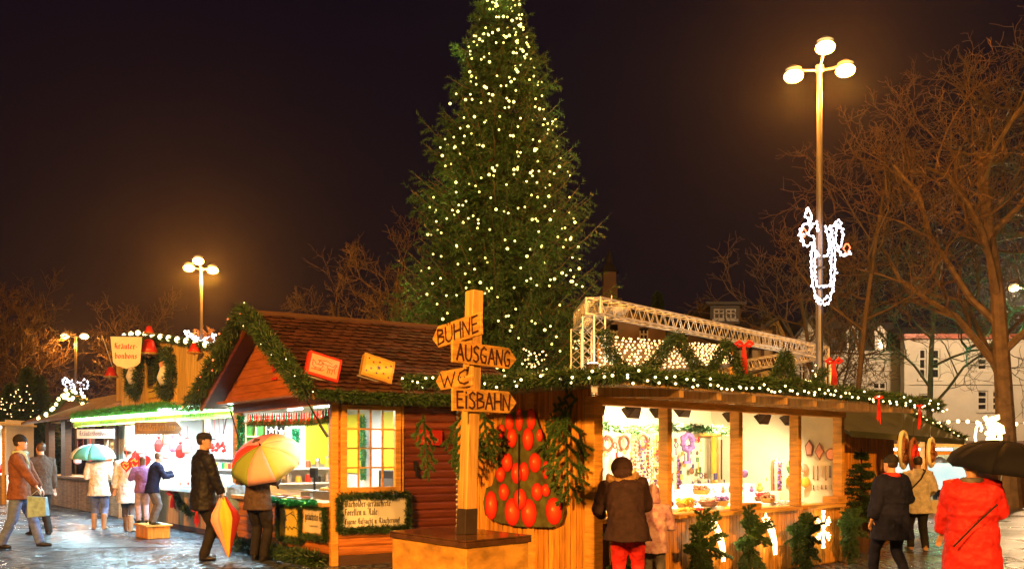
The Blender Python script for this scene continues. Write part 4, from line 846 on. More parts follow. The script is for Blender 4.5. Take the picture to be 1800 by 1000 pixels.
wreath(OH+DH*3.72+NH*.06+Z*3.19, .43, 'oval fir wreath with figure on the board wall, right one', 'wreaths on the board wall'); wreath(OH+DH*5.94+NH*.06+Z*3.37, .47, 'oval fir wreath with figure on the board wall, left one', 'wreaths on the board wall')
c = OH+DH*4.75+NH*.03+Z*3.2; t = thing('price_notice', 'yellow paper notice between the two wreaths', 'notice', c); mb = MB(); mb.fb((c, DH, NH), -.36, .36, 0, .012, -.45, .35); mb.build('sheet', 'yellow_paper', t)
mb = MB(); nib(mb, 'Likör', c+DH*.30+NH*.016+Z*.05, -DH, Z, NH, .1, .55) if 0 else nib(mb, 'Elixir'.replace('x', 's'), c+DH*.30+NH*.016+Z*.05, -DH, Z, NH, .1, .55)
for k in range(4): stroke(mb, [c+DH*.28+NH*.016-Z*(.08+k*.08), c-DH*(.2-.05*(k % 2))+NH*.016-Z*(.08+k*.08)], NH, .012)
mb.build('lettering', 'brown_mark', t)
# star lights along the top edge
pts = [OH+DH*a+NH*.12+Z*(topz(a)+.08) for a in np.linspace(1.3, 6.6, 11)]
t = thing('light_chain', 'chain of warm bulbs along the top of the board wall', 'light chain', pts[5]); mb = MB(); mb.tube(pts, .012, 4); mb.build('cable', 'black_metal', t); bulbs(t, [p-Z*.04 for p in pts], 'bulb_warm', .065)
gp = [OH+DH*a+NH*.08+Z*(topz(a)+.02) for a in (1.0, 2.5, 4, 6.6)]; t = thing('fir_garland', 'thin fir garland along the top of the board wall', 'garland', gp[0]); fluff(gp, .05, 900, .08, .009, parent=t, name='fir_needles')
def bell(c, s, label):
    t = thing('red_bell', label, 'bell', c, 'red bells on the board wall'); 
    mb = MB(); mb.lathe(c, [(.02*s, .30*s), (.09*s, .27*s), (.14*s, .12*s), (.21*s, 0), (.19*s, 0)], 14); mb.build('bell_body', 'red_paint', t, smooth=True); mb = MB(); mb.ring(c, .2*s, .022*s, V(1, 0, 0), V(0, 1, 0), 16, 5); mb.build('gold_rim', 'gold', t)
    mb = MB(); mb.ball(c-Z*.03*s, .045*s, 8, 5); mb.build('clapper', 'gold', t)
bell(P(262, 622, 19.0), 1.05, 'large red bell hanging above the left wreath'); bell(P(262, 586, 19.2), .55, 'small red bell at the peak of the board wall'); bell(P(342, 620, 17.3), .65, 'red bell hanging at the right end of the board wall'); bell(P(195, 662, 20.6), .75, 'red bell at the left edge of the board wall'); 
gp = [P(262, 592, 19.3), P(262, 615, 19.3), P(258, 640, 19.3)]; t = thing('fir_garland', 'tuft of fir behind the large red bell', 'garland', gp[0]); fluff(gp, .16, 1300, .12, .011, parent=t, name='fir_needles')
c = P(222, 618, 18.6); t = thing('cloth_banner', 'cream cloth banner with orange lettering hung by the board wall', 'banner', c); bu = V(1, .12, 0).normalized(); bn = V(.12, -1, 0).normalized()
mb = MB(); mb.prism([c+bu*a+Z*b for a, b in ((-.31, .30), (-.33, .02+.3), (.33, .32), (.31, .30), (.27, -.22), (.20, -.29), (.1, -.31), (0, -.35), (-.1, -.31), (-.19, -.29), (-.26, -.22))][::1], bn*-.02); mb.build('cloth', 'paper', t)
mb = MB(); nib(mb, 'Kräuter-', c+bu*-.23+bn*.004+Z*.06, bu, Z, bn, .075, .46, pen=1.1); nib(mb, 'bonbons', c+bu*-.22+bn*.004-Z*.14, bu, Z, bn, .075, .44, pen=1.1); mb.build('lettering', 'umb_red', t)
mb = MB(); mb.tube([c+bu*-.36+Z*.32, c+bu*.36+Z*.32], .015, 5); mb.tube([c+bu*.3+Z*.32, c+bu*.3+V(.0, 1.2, .05)+Z*.32], .015, 5); mb.build('rod', 'black_metal', t)
mb = MB(); mb.tube([P(198, 645, 20), P(180, 590, 20)], .01, 4); single(mb, 'guy_wire', 'steel', 'thin slanting wire left of the cloth banner', 'wire', P(198, 645, 20))
# foot box the children stand on
c = V(-6.50, 16.42, 0); t = thing('step_box', 'orange wooden step box in front of the sweets stall', 'step', c); mb = MB(); mb.fb((c, DH, BH), -.1, .62, -.1, .30, 0, .22); mb.build('box_case', 'pine_boards', t, bevel=.01); mb = MB(); mb.fb((c, DH, BH), -.13, .65, -.13, .33, .22, .25); mb.build('box_lid', 'pine_beam', t)

# ================================================================ gift stall further left
OG = OH+DH*7.6; LG = 7.6; GF = (OG, DH, BH)
gs = thing('gift_stall', 'dark wooden gift stall with small goods left of the sweets stall', 'market stall', OG)
mb = MB(); boards(mb, GF, 0, LG, .02, .86, w_=.16); mb.build('front_panel', 'weathered', gs); mb = MB(); mb.fb(GF, 0, LG, .03, .07, 0, .86); mb.build('panel_backing', 'dark_wood', gs)
mb = MB(); mb.fb(GF, 0, LG, -.15, .6, .86, .92); mb.build('counter', 'weathered', gs)
mb = MB(); mb.fb(GF, 0, LG, 1.6, 1.66, 0, 2.5); mb.fb(GF, 0, .05, .02, 1.6, 0, 2.5); mb.fb(GF, 0, LG, 0, 1.6, 2.48, 2.5); mb.build('inner_wall', 'cream_paint', gs)
for a in (0, 2.6, 5.2, LG-.3): mb = MB(); mb.fb(GF, a, a+(.14 if a < 5 else .5), -.05, .12, .92, 2.5); mb.build('post', 'dark_wood', gs)
mb = MB(); o, u, v = GF; qq = lambda a, b, z: o+u*a+v*b+Z*z
mb.hexa([qq(-.3, -.7, 2.42), qq(LG+.3, -.7, 2.42), qq(LG+.3, .9, 3.1), qq(-.3, .9, 3.1), qq(-.3, -.7, 2.5), qq(LG+.3, -.7, 2.5), qq(LG+.3, .9, 3.2), qq(-.3, .9, 3.2)]); mb.build('roof', 'weathered', gs)
for k, a in enumerate((1.5, 4.2, 6.4)):
    c = qq(a, .5, 2.4); t = thing('strip_lamp', 'warm lamp under the gift stall ceiling, %s from the right' % ORD[k], 'lamp', c, 'lamps in the gift stall'); mb = MB(); mb.lathe(c, [(.10, 0), (.05, .08)], 10); mb.build('lamp_shade', 'white_wall', t); mb = MB(); mb.ball(c-Z*.03, .05, 8, 6); mb.build('bulb', 'bulb_warm', t); area(c-Z*.1, 70, (1, .86, .66), .3, .3, c-Z, parent=t)
gm_ = ['red_cloth', 'white_paper', 'gold', 'blue_mark', 'pink_face', 'steel', 'brown_mark', 'orange_face']
for r in range(4):
    for k in range(10):
        c = qq(.5+k*.66, 1.45-.3*(r == 0), .95+r*.37); s_ = random.uniform(.08, .14); mb = MB(); ty = (r*3+k) % 4
        if ty == 0: mb.lathe(c, [(s_*.5, 0), (s_, .08), (s_*.8, .2), (s_*.3, .28)], 8)
        elif ty == 1: mb.fb((c, DH, BH), -s_, s_, -.05, .05, 0, .24); mb.fb((c, DH, BH), -s_*.3, s_*.3, -.06, -.05, 0, .24)
        elif ty == 2: mb.ball(c+Z*.12, s_, 8, 6); mb.lathe(c, [(s_*.6, 0), (s_*.4, .06)], 8)
        else: mb.lathe(c, [(s_*.9, 0), (.02, .3)], 8)
        single(mb, ['vase', 'gift_box', 'ornament_ball', 'paper_cone'][ty], gm_[(k*3+r) % 8], 'small ware in the gift stall, row %s from below, %s from the right' % (ORD[r], ORD[k]), 'gift ware', c, 'small wares on the gift stall shelves')
for r in range(3): mb = MB(); mb.fb(GF, .2, LG-.2, 1.3, 1.6, 1.29+r*.37, 1.31+r*.37); mb.build('shelf', 'weathered', gs)
# lit roof peak
pk = [P(74, 735, 26), P(96, 712, 26), P(112, 692, 26), P(120, 686, 26), P(132, 697, 26), P(146, 708, 26), P(158, 718, 26)]
t = thing('roof_gable', 'small dark gable outlined in warm bulbs on the gift stall roof', 'gable', pk[3]); mb = MB(); mb.prism([P(74, 738, 26.2), P(160, 722, 26.2), P(119, 692, 26.2)], V(0, 1, 0)); mb.build('gable_board', 'dark_wood', t)
pts = [Vector(p)+V(random.gauss(0, .06), 0, random.gauss(0, .06)) for p in resample(pk, .09)]; bulbs(t, pts, 'bulb_warm', .055)
gp = [pk[0]+V(0, .1, 0), pk[3]+V(0, .1, 0), pk[6]+V(0, .1, 0)]; fluff(gp, .1, 700, .1, .012, parent=t, name='fir_needles')
pts = resample([P(113, 694, 25.8), P(125, 705, 25.8), P(133, 690, 25.8)], .12); bulbs(t, pts, 'bulb_warm', .05)
# far left white-lit stall
OW = V(-15.6, 28.0, 0); fs = thing('white_lit_stall', 'bright white stall with awning at the far left edge', 'market stall', OW); UW = V(-1, .05, 0).normalized(); WF = (OW, UW, V(0, 1, 0)); 
mb = MB(); boards(mb, WF, 0, 7, 0, .9, w_=.2); mb.build('front_panel', 'weathered', fs); mb = MB(); mb.fb(WF, 0, 7, 1.6, 1.66, 0, 2.6); mb.fb(WF, -.05, 0, 0, 1.6, .9, 2.6); mb.build('inner_wall', 'white_wall', fs)
mb = MB(); mb.fb(WF, -.1, 7, -.9, 1.7, 2.42, 2.48); mb.fb(WF, -.1, 7, -.92, -.88, 2.28, 2.5); mb.build('awning', 'paper', fs)
for a in (0, 2.3, 4.6): mb = MB(); mb.fb(WF, a, a+.1, 0, .1, 0, 2.5); mb.build('post', 'pine_beam', fs)
area(OW+UW*1.6+V(0, .5, 2.35), 260, (1, .92, .78), 2.4, .3, OW+UW*1.6, parent=fs); mb = MB(); mb.tube([OW+UW*.4+V(0, .5, 2.38), OW+UW*2.8+V(0, .5, 2.38)], .03, 6); mb.build('tube_lamp', 'tube_white', fs)
for k in range(8):
    c = OW+UW*(.3+k*.35)+V(0, .4, .95); mb = MB(); mb.lathe(c, [(.1, 0), (.13, .12), (.05, .3+.05*(k % 3))], 8); single(mb, 'ornament', gm_[(k*5) % 8], 'ware on the white-lit stall counter, %s from the right' % ORD[k], 'ware', c, 'wares on the white-lit stall')
# ================================================================ craft stall (right of centre)
OC = V(.86, 9.48, 0); DC = V(.7475, .664, 0).normalized(); NC = V(DC.y, -DC.x, 0); BC = -NC   # DC along the open front, BC inwards
SC = V(-.664, .7475, 0).normalized()
CF = (OC, DC, BC); LC = 5.15; DEP = 2.3; ZS = .78; ZH = 2.03
cs = thing('craft_stall', 'golden pine craft stall with glowing open front and fir-trimmed roof', 'market stall', OC)
mb = MB(); boards(mb, CF, .10, LC-.08, .02, ZS, b0=.01, w_=.072, gap=.007); mb.build('front_panel', 'pine_boards', cs)
mb = MB(); boardsb(mb, CF, .10, DEP, -.0, .02, 2.2, w_=.085, gap=.008); mb.build('side_wall', 'pine_boards', cs)
mb = MB(); mb.fb(CF, .03, .06, .10, DEP, 0, 2.2); mb.fb(CF, .10, LC-.08, .04, .06, 0, ZS); mb.build('wall_backing', 'pine_beam', cs)
for a in (-.03, 1.18, 2.56, 3.91, LC-.11): mb = MB(); mb.fb(CF, a, a+(.14 if a < 0 else .08), -.02, .12, 0 if a < 0 or a > 5 else ZS+.05, ZH); mb.build('post', 'pine_beam', cs, bevel=.006)
mb = MB(); mb.fb(CF, .62-.6+.95, 1.08, -.025, -.0, .0, 0.01) if 0 else mb.fb(CF, -.025, -.0, .9, 1.02, .02, 2.2); mb.build('wall_batten', 'pine_beam', cs)
for i, (a0, a1) in enumerate(((.14, 1.16), (1.28, 2.54), (2.66, 3.89), (4.01, LC-.13))):
    mb = MB(); mb.fb(CF, a0, a1, -.10, .25, ZS+.005, ZS+.05); mb.build('sill', 'pine_beam', cs, bevel=.005)
mb = MB(); mb.fb(CF, -.03, LC, -.03, .12, ZH+.002, ZH+.085); mb.build('header_beam', 'pine_beam', cs, bevel=.006)
for k in range(9):
    a = .15+k*.62; mb = MB(); o, u, v = CF; q = lambda a, b, z: o+u*a+v*b+Z*z
    mb.hexa([q(a, -.98, 2.065), q(a+.07, -.98, 2.065), q(a+.07, .10, 2.118), q(a, .10, 2.118), q(a, -.98, 2.142), q(a+.07, -.98, 2.142), q(a+.07, .10, 2.225), q(a, .10, 2.225)]); mb.build('rafter', 'pine_new', cs)
mb = MB()
for k in range(10):
    a0, a1 = -.70+k*.645, -.70+(k+1)*.645-.006
    mb.hexa([q(a0, -1.0, 2.145), q(a1, -1.0, 2.145), q(a1, .16, 2.235), q(a0, .16, 2.235), q(a0, -1.0, 2.17), q(a1, -1.0, 2.17), q(a1, .16, 2.26), q(a0, .16, 2.26)])
    mb.hexa([q(a0, .161, 2.235), q(a1, .161, 2.235), q(a1, DEP+.2, 2.40), q(a0, DEP+.2, 2.40), q(a0, .161, 2.26), q(a1, .161, 2.26), q(a1, DEP+.2, 2.425), q(a0, DEP+.2, 2.425)])
rf = mb.build('roof', 'pine_new', cs)
mb = MB(); mb.hexa([q(-.72, -1.02, 2.172), q(5.8, -1.02, 2.172), q(5.8, .16, 2.262), q(-.72, .16, 2.262), q(-.72, -1.02, 2.18), q(5.8, -1.02, 2.18), q(5.8, .16, 2.272), q(-.72, .16, 2.272)]); mb.build('roof_covering', 'roof_felt', rf)
mb = MB(); mb.fb(CF, .07, LC-.02, DEP-.06, DEP, 0, 2.3); mb.fb(CF, LC-.06, LC-.02, .12, DEP, 0, 2.3); mb.fb(CF, .065, .075, .12, DEP-.06, .8, 2.3); mb.build('inner_wall', 'cream_paint', cs)
mb = MB(); mb.fb(CF, .08, LC-.07, .26, DEP-.06, .70, .74); mb.build('display_floor', 'white_wall', cs)
o, u, v = CF
# raised steps for goods
for k in range(3): mb = MB(); mb.fb(CF, .1, LC-.1, .55+k*.42, .55+(k+1)*.42-.002, .745, .84+k*.12); mb.build('display_step', 'white_paper', cs)
# spotlights under the header
for k, (a, b, z) in enumerate(((.42, .35, 2.10), (1.02, .35, 2.08), (1.45, .3, 2.09), (2.15, .5, 2.13), (2.92, .32, 2.08), (3.6, .3, 2.07), (4.25, .32, 2.07))):
    c = q(a, b, z-.06); t = thing('spotlight', 'black floodlight under the craft stall header, %s from the left' % ORD[k], 'spotlight', c, 'floodlights in the craft stall')
    dn = (BC*.75-Z*.66).normalized(); up = (Z*.75+BC*.66).normalized(); s0, s1 = .055, .11; h0, h1 = .04, .075
    mb = MB(); p0 = c-dn*.07; p1 = c+dn*.07; mb.hexa([p0-DC*s0-up*h0, p0+DC*s0-up*h0, p1+DC*s1-up*h1, p1-DC*s1-up*h1, p0-DC*s0+up*h0, p0+DC*s0+up*h0, p1+DC*s1+up*h1, p1-DC*s1+up*h1]); mb.build('housing', 'spot_metal', t, bevel=.006)
    mb = MB(); mb.hexa([*[p1+dn*e_+DC*(s1*x_)+up*(h1*y_) for y_ in (-.7, .7) for x_, e_ in ((-.7, .002), (.7, .002), (.7, .006), (-.7, .006))]]); mb.build('lamp_face', 'spot_face', t)
    mb = MB(); mb.tube([c-DC*.12, c-DC*.12+Z*.12, c+DC*.12+Z*.12, c+DC*.12], .008, 4); mb.build('bracket', 'black_metal', t)
    point(c+dn*.10, 210, (1.0, .80, .50), .03, parent=t, spot=150, target=c+dn, blend=.8)
# wares ------------------------------------------------------------------
cols = ['gold', 'blue_mark', 'pink_face', 'brown_mark', 'plaid_purple', 'orange_face', 'steel', 'red_cloth']
def wx(px_, py_, b):                     # point in the stall at depth b that the photo shows at this pixel
    k = (px_-900)/F; p = OC+BC*b; a = (k*p.y-p.x)/(DC.x-k*DC.y); g = p+DC*a; return V(g.x, g.y, 1.5+(800-py_)/F*g.y)
def we(px_, py_, off=.03):               # point on the end wall
    k = (px_-900)/F; p = OC+DC*(LC-.06-off); b = (p.x-k*p.y)/(-BC.x+k*BC.y); g = p+BC*b; return V(g.x, g.y, 1.5+(800-py_)/F*g.y)
BW = DEP-.10
for k, (x_, y_) in enumerate(((1068, 779), (1097, 778), (1130, 776))):
    c = wx(x_, y_, BW-.03); mb = MB(); mb.ring(c, .10, .022, DC, Z, 18, 6, .5); single(mb, 'vine_wreath', 'brown_mark', 'small brown vine ring on the craft stall back wall, %s from the left' % ORD[k], 'wreath', c, 'vine rings on the craft stall wall')
c = wx(1209, 777, 1.7); mb = MB(); mb.ring(c, .11, .045, DC, Z, 20, 6, .9); single(mb, 'vine_wreath', 'plaid_purple', 'purple flower wreath hanging in the second opening', 'wreath', c)
c = wx(1391, 820, .7); mb = MB(); mb.ring(c, .085, .022, DC, Z, 20, 6, .6); single(mb, 'vine_wreath', 'needle_pine', 'dark ring hanging beside the fourth post', 'wreath', c)
for k in range(13):                      # bead strings
    x_ = 1112+k*5.2+random.uniform(-1.5, 1.5); c = wx(x_, 772, 1.55+.12*(k % 3)); t = thing('bead_string', 'hanging bead string in the first opening, %s from the left' % (ORD+['thirteenth'])[k], 'bead string', c, 'bead strings in the craft stall')
    mb = MB(); nb_ = random.randint(9, 17)
    for j in range(nb_): mb.ball(c-Z*(.03+j*.052)+V(random.gauss(0, .008), 0, 0), random.uniform(.010, .022), 6, 4)
    mb.build('beads', cols[(k*3) % 8], t); mb = MB(); mb.tube([c+Z*.12, c-Z*(.05+nb_*.052)], .003, 4); mb.build('cord', 'brown_mark', t)
for k in range(9):                      # chime tubes
    c = wx(1264+k*4.4, 772, 2.0); mb = MB(); mb.tube([c, c-Z*random.uniform(.55, .68)], .012, 6); mb.tube([c, c+Z*.08], .003, 4); single(mb, 'chime_tube', 'black_metal' if k % 2 else 'gold', 'hanging chime tube in the second opening, %s from the left' % ORD[k], 'chime', c, 'chime tubes in the craft stall')
c = wx(1255, 790, 2.05); mb = MB(); mb.box(c, (.10, .03, .75), DC, BC); single(mb, 'yellow_panel', 'orange_face', 'upright orange panel beside the chime tubes', 'panel', c)
c = wx(1250, 762, 2.0); mb = MB(); mb.box(c, (.5, .06, .07), DC, BC); single(mb, 'display_rail', 'pine_beam', 'wooden rail above the chime tubes', 'rail', c)
c = wx(1208, 812, 1.4); mb = MB(); mb.box(c, (.16, .03, .04), DC, BC); mb.box(c+DC*.03+Z*.08, (.03, .03, .14), DC, BC); single(mb, 'stone_ornament', 'plaid_purple', 'purple stone ornament shaped like a cross in the second opening', 'ornament', c)
def longboard(c, h, wd, m, label):
    t = thing('stone_board', label, 'ornament', c); mb = MB(); pts = []
    for i in range(14): an = math.pi*i/13; pts.append(c+DC*(wd*math.cos(an))+Z*(h*.7+h*.3*math.sin(an)))
    mb.prism([c-DC*wd*.9, c+DC*wd*.9]+pts, BC*.04); mb.build('board', m, t); mb = MB()
    for i in range(40): mb.ball(c+DC*random.uniform(-wd*.7, wd*.7)+Z*random.uniform(.03, h*.9)-BC*.01, random.uniform(.010, .02), 6, 4)
    mb.build('stones', 'plaid_purple' if m != 'plaid_purple' else 'pink_face', t)
longboard(wx(1370, 862, .62), .46, .065, 'pink_face', 'tall arched board with purple stones in the third opening'); longboard(wx(1362, 862, .68), .44, .05, 'brown_mark', 'tall brown arched board behind the purple stone board'); longboard(wx(1192, 860, .45), .42, .03, 'pink_face', 'narrow arched stone board at the second post')
for k, (x_, y_, w_, h_, n) in enumerate(((1422, 788, .07, .13, 5), (1440, 793, .075, .125, 4), (1461, 798, .09, .09, 14))):
    c = we(x_, y_); t = thing('agate_slice', 'sliced agate on the end wall of the craft stall, %s from the left' % ORD[k], 'agate', c, 'agate slices in the craft stall'); mb = MB(); pts = [c+BC*(w_*math.cos(2*math.pi*i/n+math.pi/2))+Z*(h_*math.sin(2*math.pi*i/n+math.pi/2)) for i in range(n)]
    mb.prism(pts, DC*.015); mb.build('agate_rim', 'brown_mark', t); mb = MB(); mb.prism([c-DC*.004+(p-c)*.76 for p in pts], DC*.003); mb.build('agate_core', 'pink_face', t)
for r in range(2):
    for k in range(7):
        c = we(1430+k*7.2, 818 if r == 0 else 852, .02); mb = MB(); l_ = random.uniform(.14, .22) if r == 0 else .05; mb.tube([c, c-Z*l_], .007, 4); mb.ball(c-Z*l_, .013, 6, 4); single(mb, 'pendant', cols[[3, 1, 6][(k+r) % 3]], '%s pendant on the end wall, %s from the left' % ('long' if r == 0 else 'short', ORD[k]), 'pendant', c, 'pendants in the craft stall')
for k, (c, m, s_, lb) in enumerate(((wx(1391, 845, .8), 'orange_face', .085, 'orange round stone left of the fourth post'), (we(1416, 847, .1), 'orange_face', .07, 'orange round stone right of the fourth post'), (we(1413, 822, .1), 'pink_face', .06, 'pink stone right of the fourth post'), (wx(1352, 842, 1.2), 'gold', .05, 'small golden stone in the third opening'), (wx(1309, 832, .5), 'plaid_purple', .05, 'purple stone at the third post'))):
    mb = MB(); mb.ball(c, s_, 12, 8, (1, .4, 1.1)); single(mb, 'salt_stone', m, lb, 'stone', c)
# small goods hung in rows on the back wall
nh = 0
for r in range(8):
    for k in range(17):
        x_ = 1054+k*14.6+random.uniform(-4, 4); y_ = 772+r*11+random.uniform(-3, 3)
        if 1240 < x_ < 1306 and y_ < 835: continue
        if 1183 < x_ < 1240 and random.random() < .15 or x_ < 1100 and random.random() < .55: continue
        c = wx(x_, y_, BW-.04-random.choice([0, .1, .25])); mb = MB(); s_ = random.uniform(.028, .062); ty = random.randint(0, 4)
        if ty == 0: mb.ring(c, s_, .009, DC, Z, 12, 5); nm = 'small_ring'
        elif ty == 1: mb.ball(c, s_*.7, 8, 5, (1, .5, 1.4)); nm = 'hanging_stone'
        elif ty == 2: mb.prism([c+DC*(s_*math.cos(a))*(1 if i % 2 else .45)+Z*(s_*math.sin(a))*(1 if i % 2 else .45) for i, a in enumerate(np.linspace(0, 2*math.pi, 11)[:-1])], BC*.01); nm = 'star_ornament'
        elif ty == 3: mb.box(c, (s_*1.3, .02, s_*1.9), DC, BC); nm = 'small_picture'
        else: mb.tube([c+Z*s_, c-Z*s_*1.6], .010, 5); mb.ball(c-Z*s_*1.6, .018, 6, 4); nm = 'tassel'
        lb = {'small_ring': 'small ring', 'hanging_stone': 'small hanging stone', 'star_ornament': 'small star ornament', 'small_picture': 'small framed picture', 'tassel': 'small tassel'}[nm]
        single(mb, nm, random.choice(['gold', 'brown_mark', 'plaid_purple', 'blue_mark', 'dark_wood', 'gold', 'red_cloth', 'needle_pine']), lb+' among the goods hung on the back wall of the craft stall', 'ornament', c, lb+'s hung in the craft stall'); nh += 1
# trays of stones on the steps
TR = sorted([(1206, 893, .33), (1222, 890, .36), (1268, 870, .62), (1205, 878, .6), (1233, 848, 1.15), (1290, 888, .35), (1245, 880, .6), (1075, 898, .33), (1085, 880, .65), (1112, 868, .95), (1165, 880, .6), (1150, 862, 1.0), (1322, 884, .4), (1350, 872, .62), (1380, 886, .35), (1340, 862, .9)])
for k, (x_, y_, b) in enumerate(TR):
    c = wx(x_, y_, b); a_ = (c-OC).dot(DC); zt = .745 if b < .55 else (.845 if b < .97 else .965); c = q(a_, b, zt); w_ = random.uniform(.11, .15); m1 = random.choice(['gold', 'brown_mark']); cn, m2 = [('orange', 'orange_face'), ('yellow', 'yellow_paper'), ('purple', 'plaid_purple'), ('pink', 'pink_face'), ('brown', 'brown_mark'), ('red', 'red_cloth')][(k*5) % 6]
    t = thing('stone_tray', 'shallow tray of %s stones, %s tray from the left in the craft stall' % (cn, (ORD+['thirteenth', 'fourteenth', 'fifteenth', 'sixteenth'])[k]), 'tray', c, 'stone trays in the craft stall')
    mb = MB(); mb.lathe(c, [(w_*.7, 0), (w_, .06), (w_*.9, .06), (w_*.65, .02)], 14); mb.build('basket', m1, t); mb = MB()
    for i in range(40): rr = w_*.85*math.sqrt(random.random()); an = random.random()*6.28; mb.ball(c+V(rr*math.cos(an), rr*math.sin(an), random.uniform(.05, .11)), random.uniform(.014, .028), 6, 4)
    meta(mb.build('stones', m2, t), kind='stuff')
for k in range(62):
    a = random.uniform(.35, 4.8); b = random.choice([.66, 1.1, 1.5, .85, 1.3]); zt = .842 if b < .97 else (.962 if b < 1.39 else 1.082); c = q(a, b, zt); s_ = random.uniform(.022, .055); mb = MB(); ty = k % 4
    if ty == 0: mb.lathe(c, [(s_*.3, 0), (s_*.35, s_), (s_*1.1, s_*1.1), (s_*.7, s_*1.7), (.01, s_*1.9)], 10); nm, lb = 'wooden_mushroom', 'small wooden mushroom'
    elif ty == 1: mb.lathe(c, [(s_*.6, 0), (s_*.7, s_*1.2), (s_*.1, s_*3)], 6); nm, lb = 'crystal_point', 'standing crystal point'
    elif ty == 2: mb.ball(c+Z*s_, s_, 10, 6); mb.ball(c+Z*s_*2.2, s_*.6, 8, 5); nm, lb = 'clay_figure', 'little round clay figure'
    else: mb.box(c+Z*s_, (s_*2.6, .012, s_*2), DC, BC); nm, lb = 'price_card', 'white price card'
    single(mb, nm, 'white_paper' if ty == 3 else cols[(k*3+k//5) % 8], lb+' standing on the craft stall steps', 'price card' if ty == 3 else 'figurine', c, lb+'s on the craft stall steps')
mb = MB(); c = wx(1468, 893, .08); c.z = ZS+.053; mb.fb((c, DC, BC), -.13, .1, -.12, .12, 0, .09); single(mb, 'wooden_box', 'pine_beam', 'brown wooden box on the right end of the sill', 'box', c)
mb = MB(); c = wx(1318, 895, .08); c.z = ZS+.053; mb.fb((c, DC, BC), -.11, .11, -.1, .1, 0, .07); single(mb, 'wooden_box', 'pine_beam', 'flat brown wooden box beside the third post on the sill', 'box', c)
gp = [wx(1058, 748, .6), wx(1120, 755, .6), wx(1180, 750, .6), wx(1300, 757, .6)]; t = thing('fir_garland', 'thin fir garland inside the craft stall below the floodlights', 'garland', gp[0]); fluff(gp, .045, 1700, .05, .006, .3, 'needle_pine', parent=t, name='fir_needles')
# big garland along the eaves
EAV = [q(-.72, DEP+.1, 2.30), q(-.72, .9, 2.20), q(-.78, -1.0, 2.15)]
t = thing('eave_garland', 'fir garland with bulbs along the side eave of the craft stall', 'garland', EAV[0]); fluff([p+Z*.075 for p in EAV], .07, 2200, .065, .007, .2, parent=t, name='fir_needles')
bulbs(t, [Vector(x)+SC*0+V(random.uniform(-.08, .08), -.09, random.uniform(.0, .13)) for x in resample(EAV, .13)], 'bulb_warm', .014)
e2 = [q(-.78, -1.0, 2.15), q(1.2, -1.03, 2.17), q(2.2, -1.03, 2.18), q(3.4, -1.03, 2.16), q(4.6, -1.03, 2.14), q(5.85, -1.03, 2.10)]
t = thing('eave_garland', 'thick fir garland with bulbs along the front eave of the craft stall', 'garland', e2[0]); fluff([p+Z*.085 for p in e2], .066, 2300, .065, .007, .2, parent=t, name='fir_needles')
pts = []
for x in resample(e2, .085): pts.append(Vector(x)+NC*random.uniform(.07, .12)+Z*random.choice([.0, .02, .03, .07, random.uniform(0, .14)])+DC*random.uniform(-.06, .06))
bulbs(t, pts, 'bulb_warm', .0125)
bow(q(3.75, -1.2, 2.2), .06, 'tiny red star bow on the front eave garland'); bow(q(4.85, -1.2, 2.14), .05, 'second tiny red bow near the right end of the eave garland')
# needle branches: drooping fir twigs
def fir_branch(base, tip, label, grp, spread=.38, nside=16, m='needle_pine', par=None, dens=1500, u=None, parts=False, wood='bark_dark', r=.022, nl=.027):
    t = par or thing('fir_branch', label, 'fir branch', base, grp); base = Vector(base); tip = Vector(tip); ax = tip-base; L = ax.length; axn = ax.normalized(); u = (u or axn.orthogonal()).normalized()
    paths = [[base, base+ax*.5, tip]]
    for i in range(nside):
        f = .06+.86*i/nside; s_ = (-1 if i % 2 else 1); ln = spread*(1-f*.65)*random.uniform(.7, 1.15)
        st = base+ax*f; mid = st+u*(s_*ln*.45)+axn*ln*.35; en = st+u*(s_*ln*.75)+axn*ln*.85+V(random.gauss(0, .02), random.gauss(0, .02), -.02)
        paths.append([st, mid, en])
        for j in range(3):
            g = .25+.25*j; s2 = 1 if j % 2 else -1; b0 = st+(mid-st)*min(1, g*2) if g < .5 else mid+(en-mid)*(g*2-1); dd = (en-st).normalized(); pr = (u*s_*-.2+axn*.9) if s2 > 0 else (u*s_*.95+axn*.05); paths.append([b0, b0+(dd*.5+pr*.7).normalized()*ln*.36])
    mb = MB()
    for p in paths: mb.tube(p, .005, 3, False)
    mb.build('stem', wood, t)
    for_all = []
    P0 = []; TG = []
    for p in paths:
        rr = resample(p, .004); P0.append(rr); TG.append(np.gradient(rr, axis=0))
    P0 = np.concatenate(P0); TG = np.concatenate(TG); n = int(len(P0)*.004*dens*1.35); ix = RNG.integers(0, len(P0), n); tg = TG[ix]; tg /= np.linalg.norm(tg, axis=1, keepdims=True)
    rd = rnd(n); rd -= tg*(rd*tg).sum(1, keepdims=True); rd /= np.linalg.norm(rd, axis=1, keepdims=True)
    tris('needles', P0[ix], rd+tg*.55, rnd(n), nl*RNG.uniform(.7, 1.25, n), .0030, m, t); return t
fb_ = lambda b, z: q(-.10, b, z)     # point just off the side wall
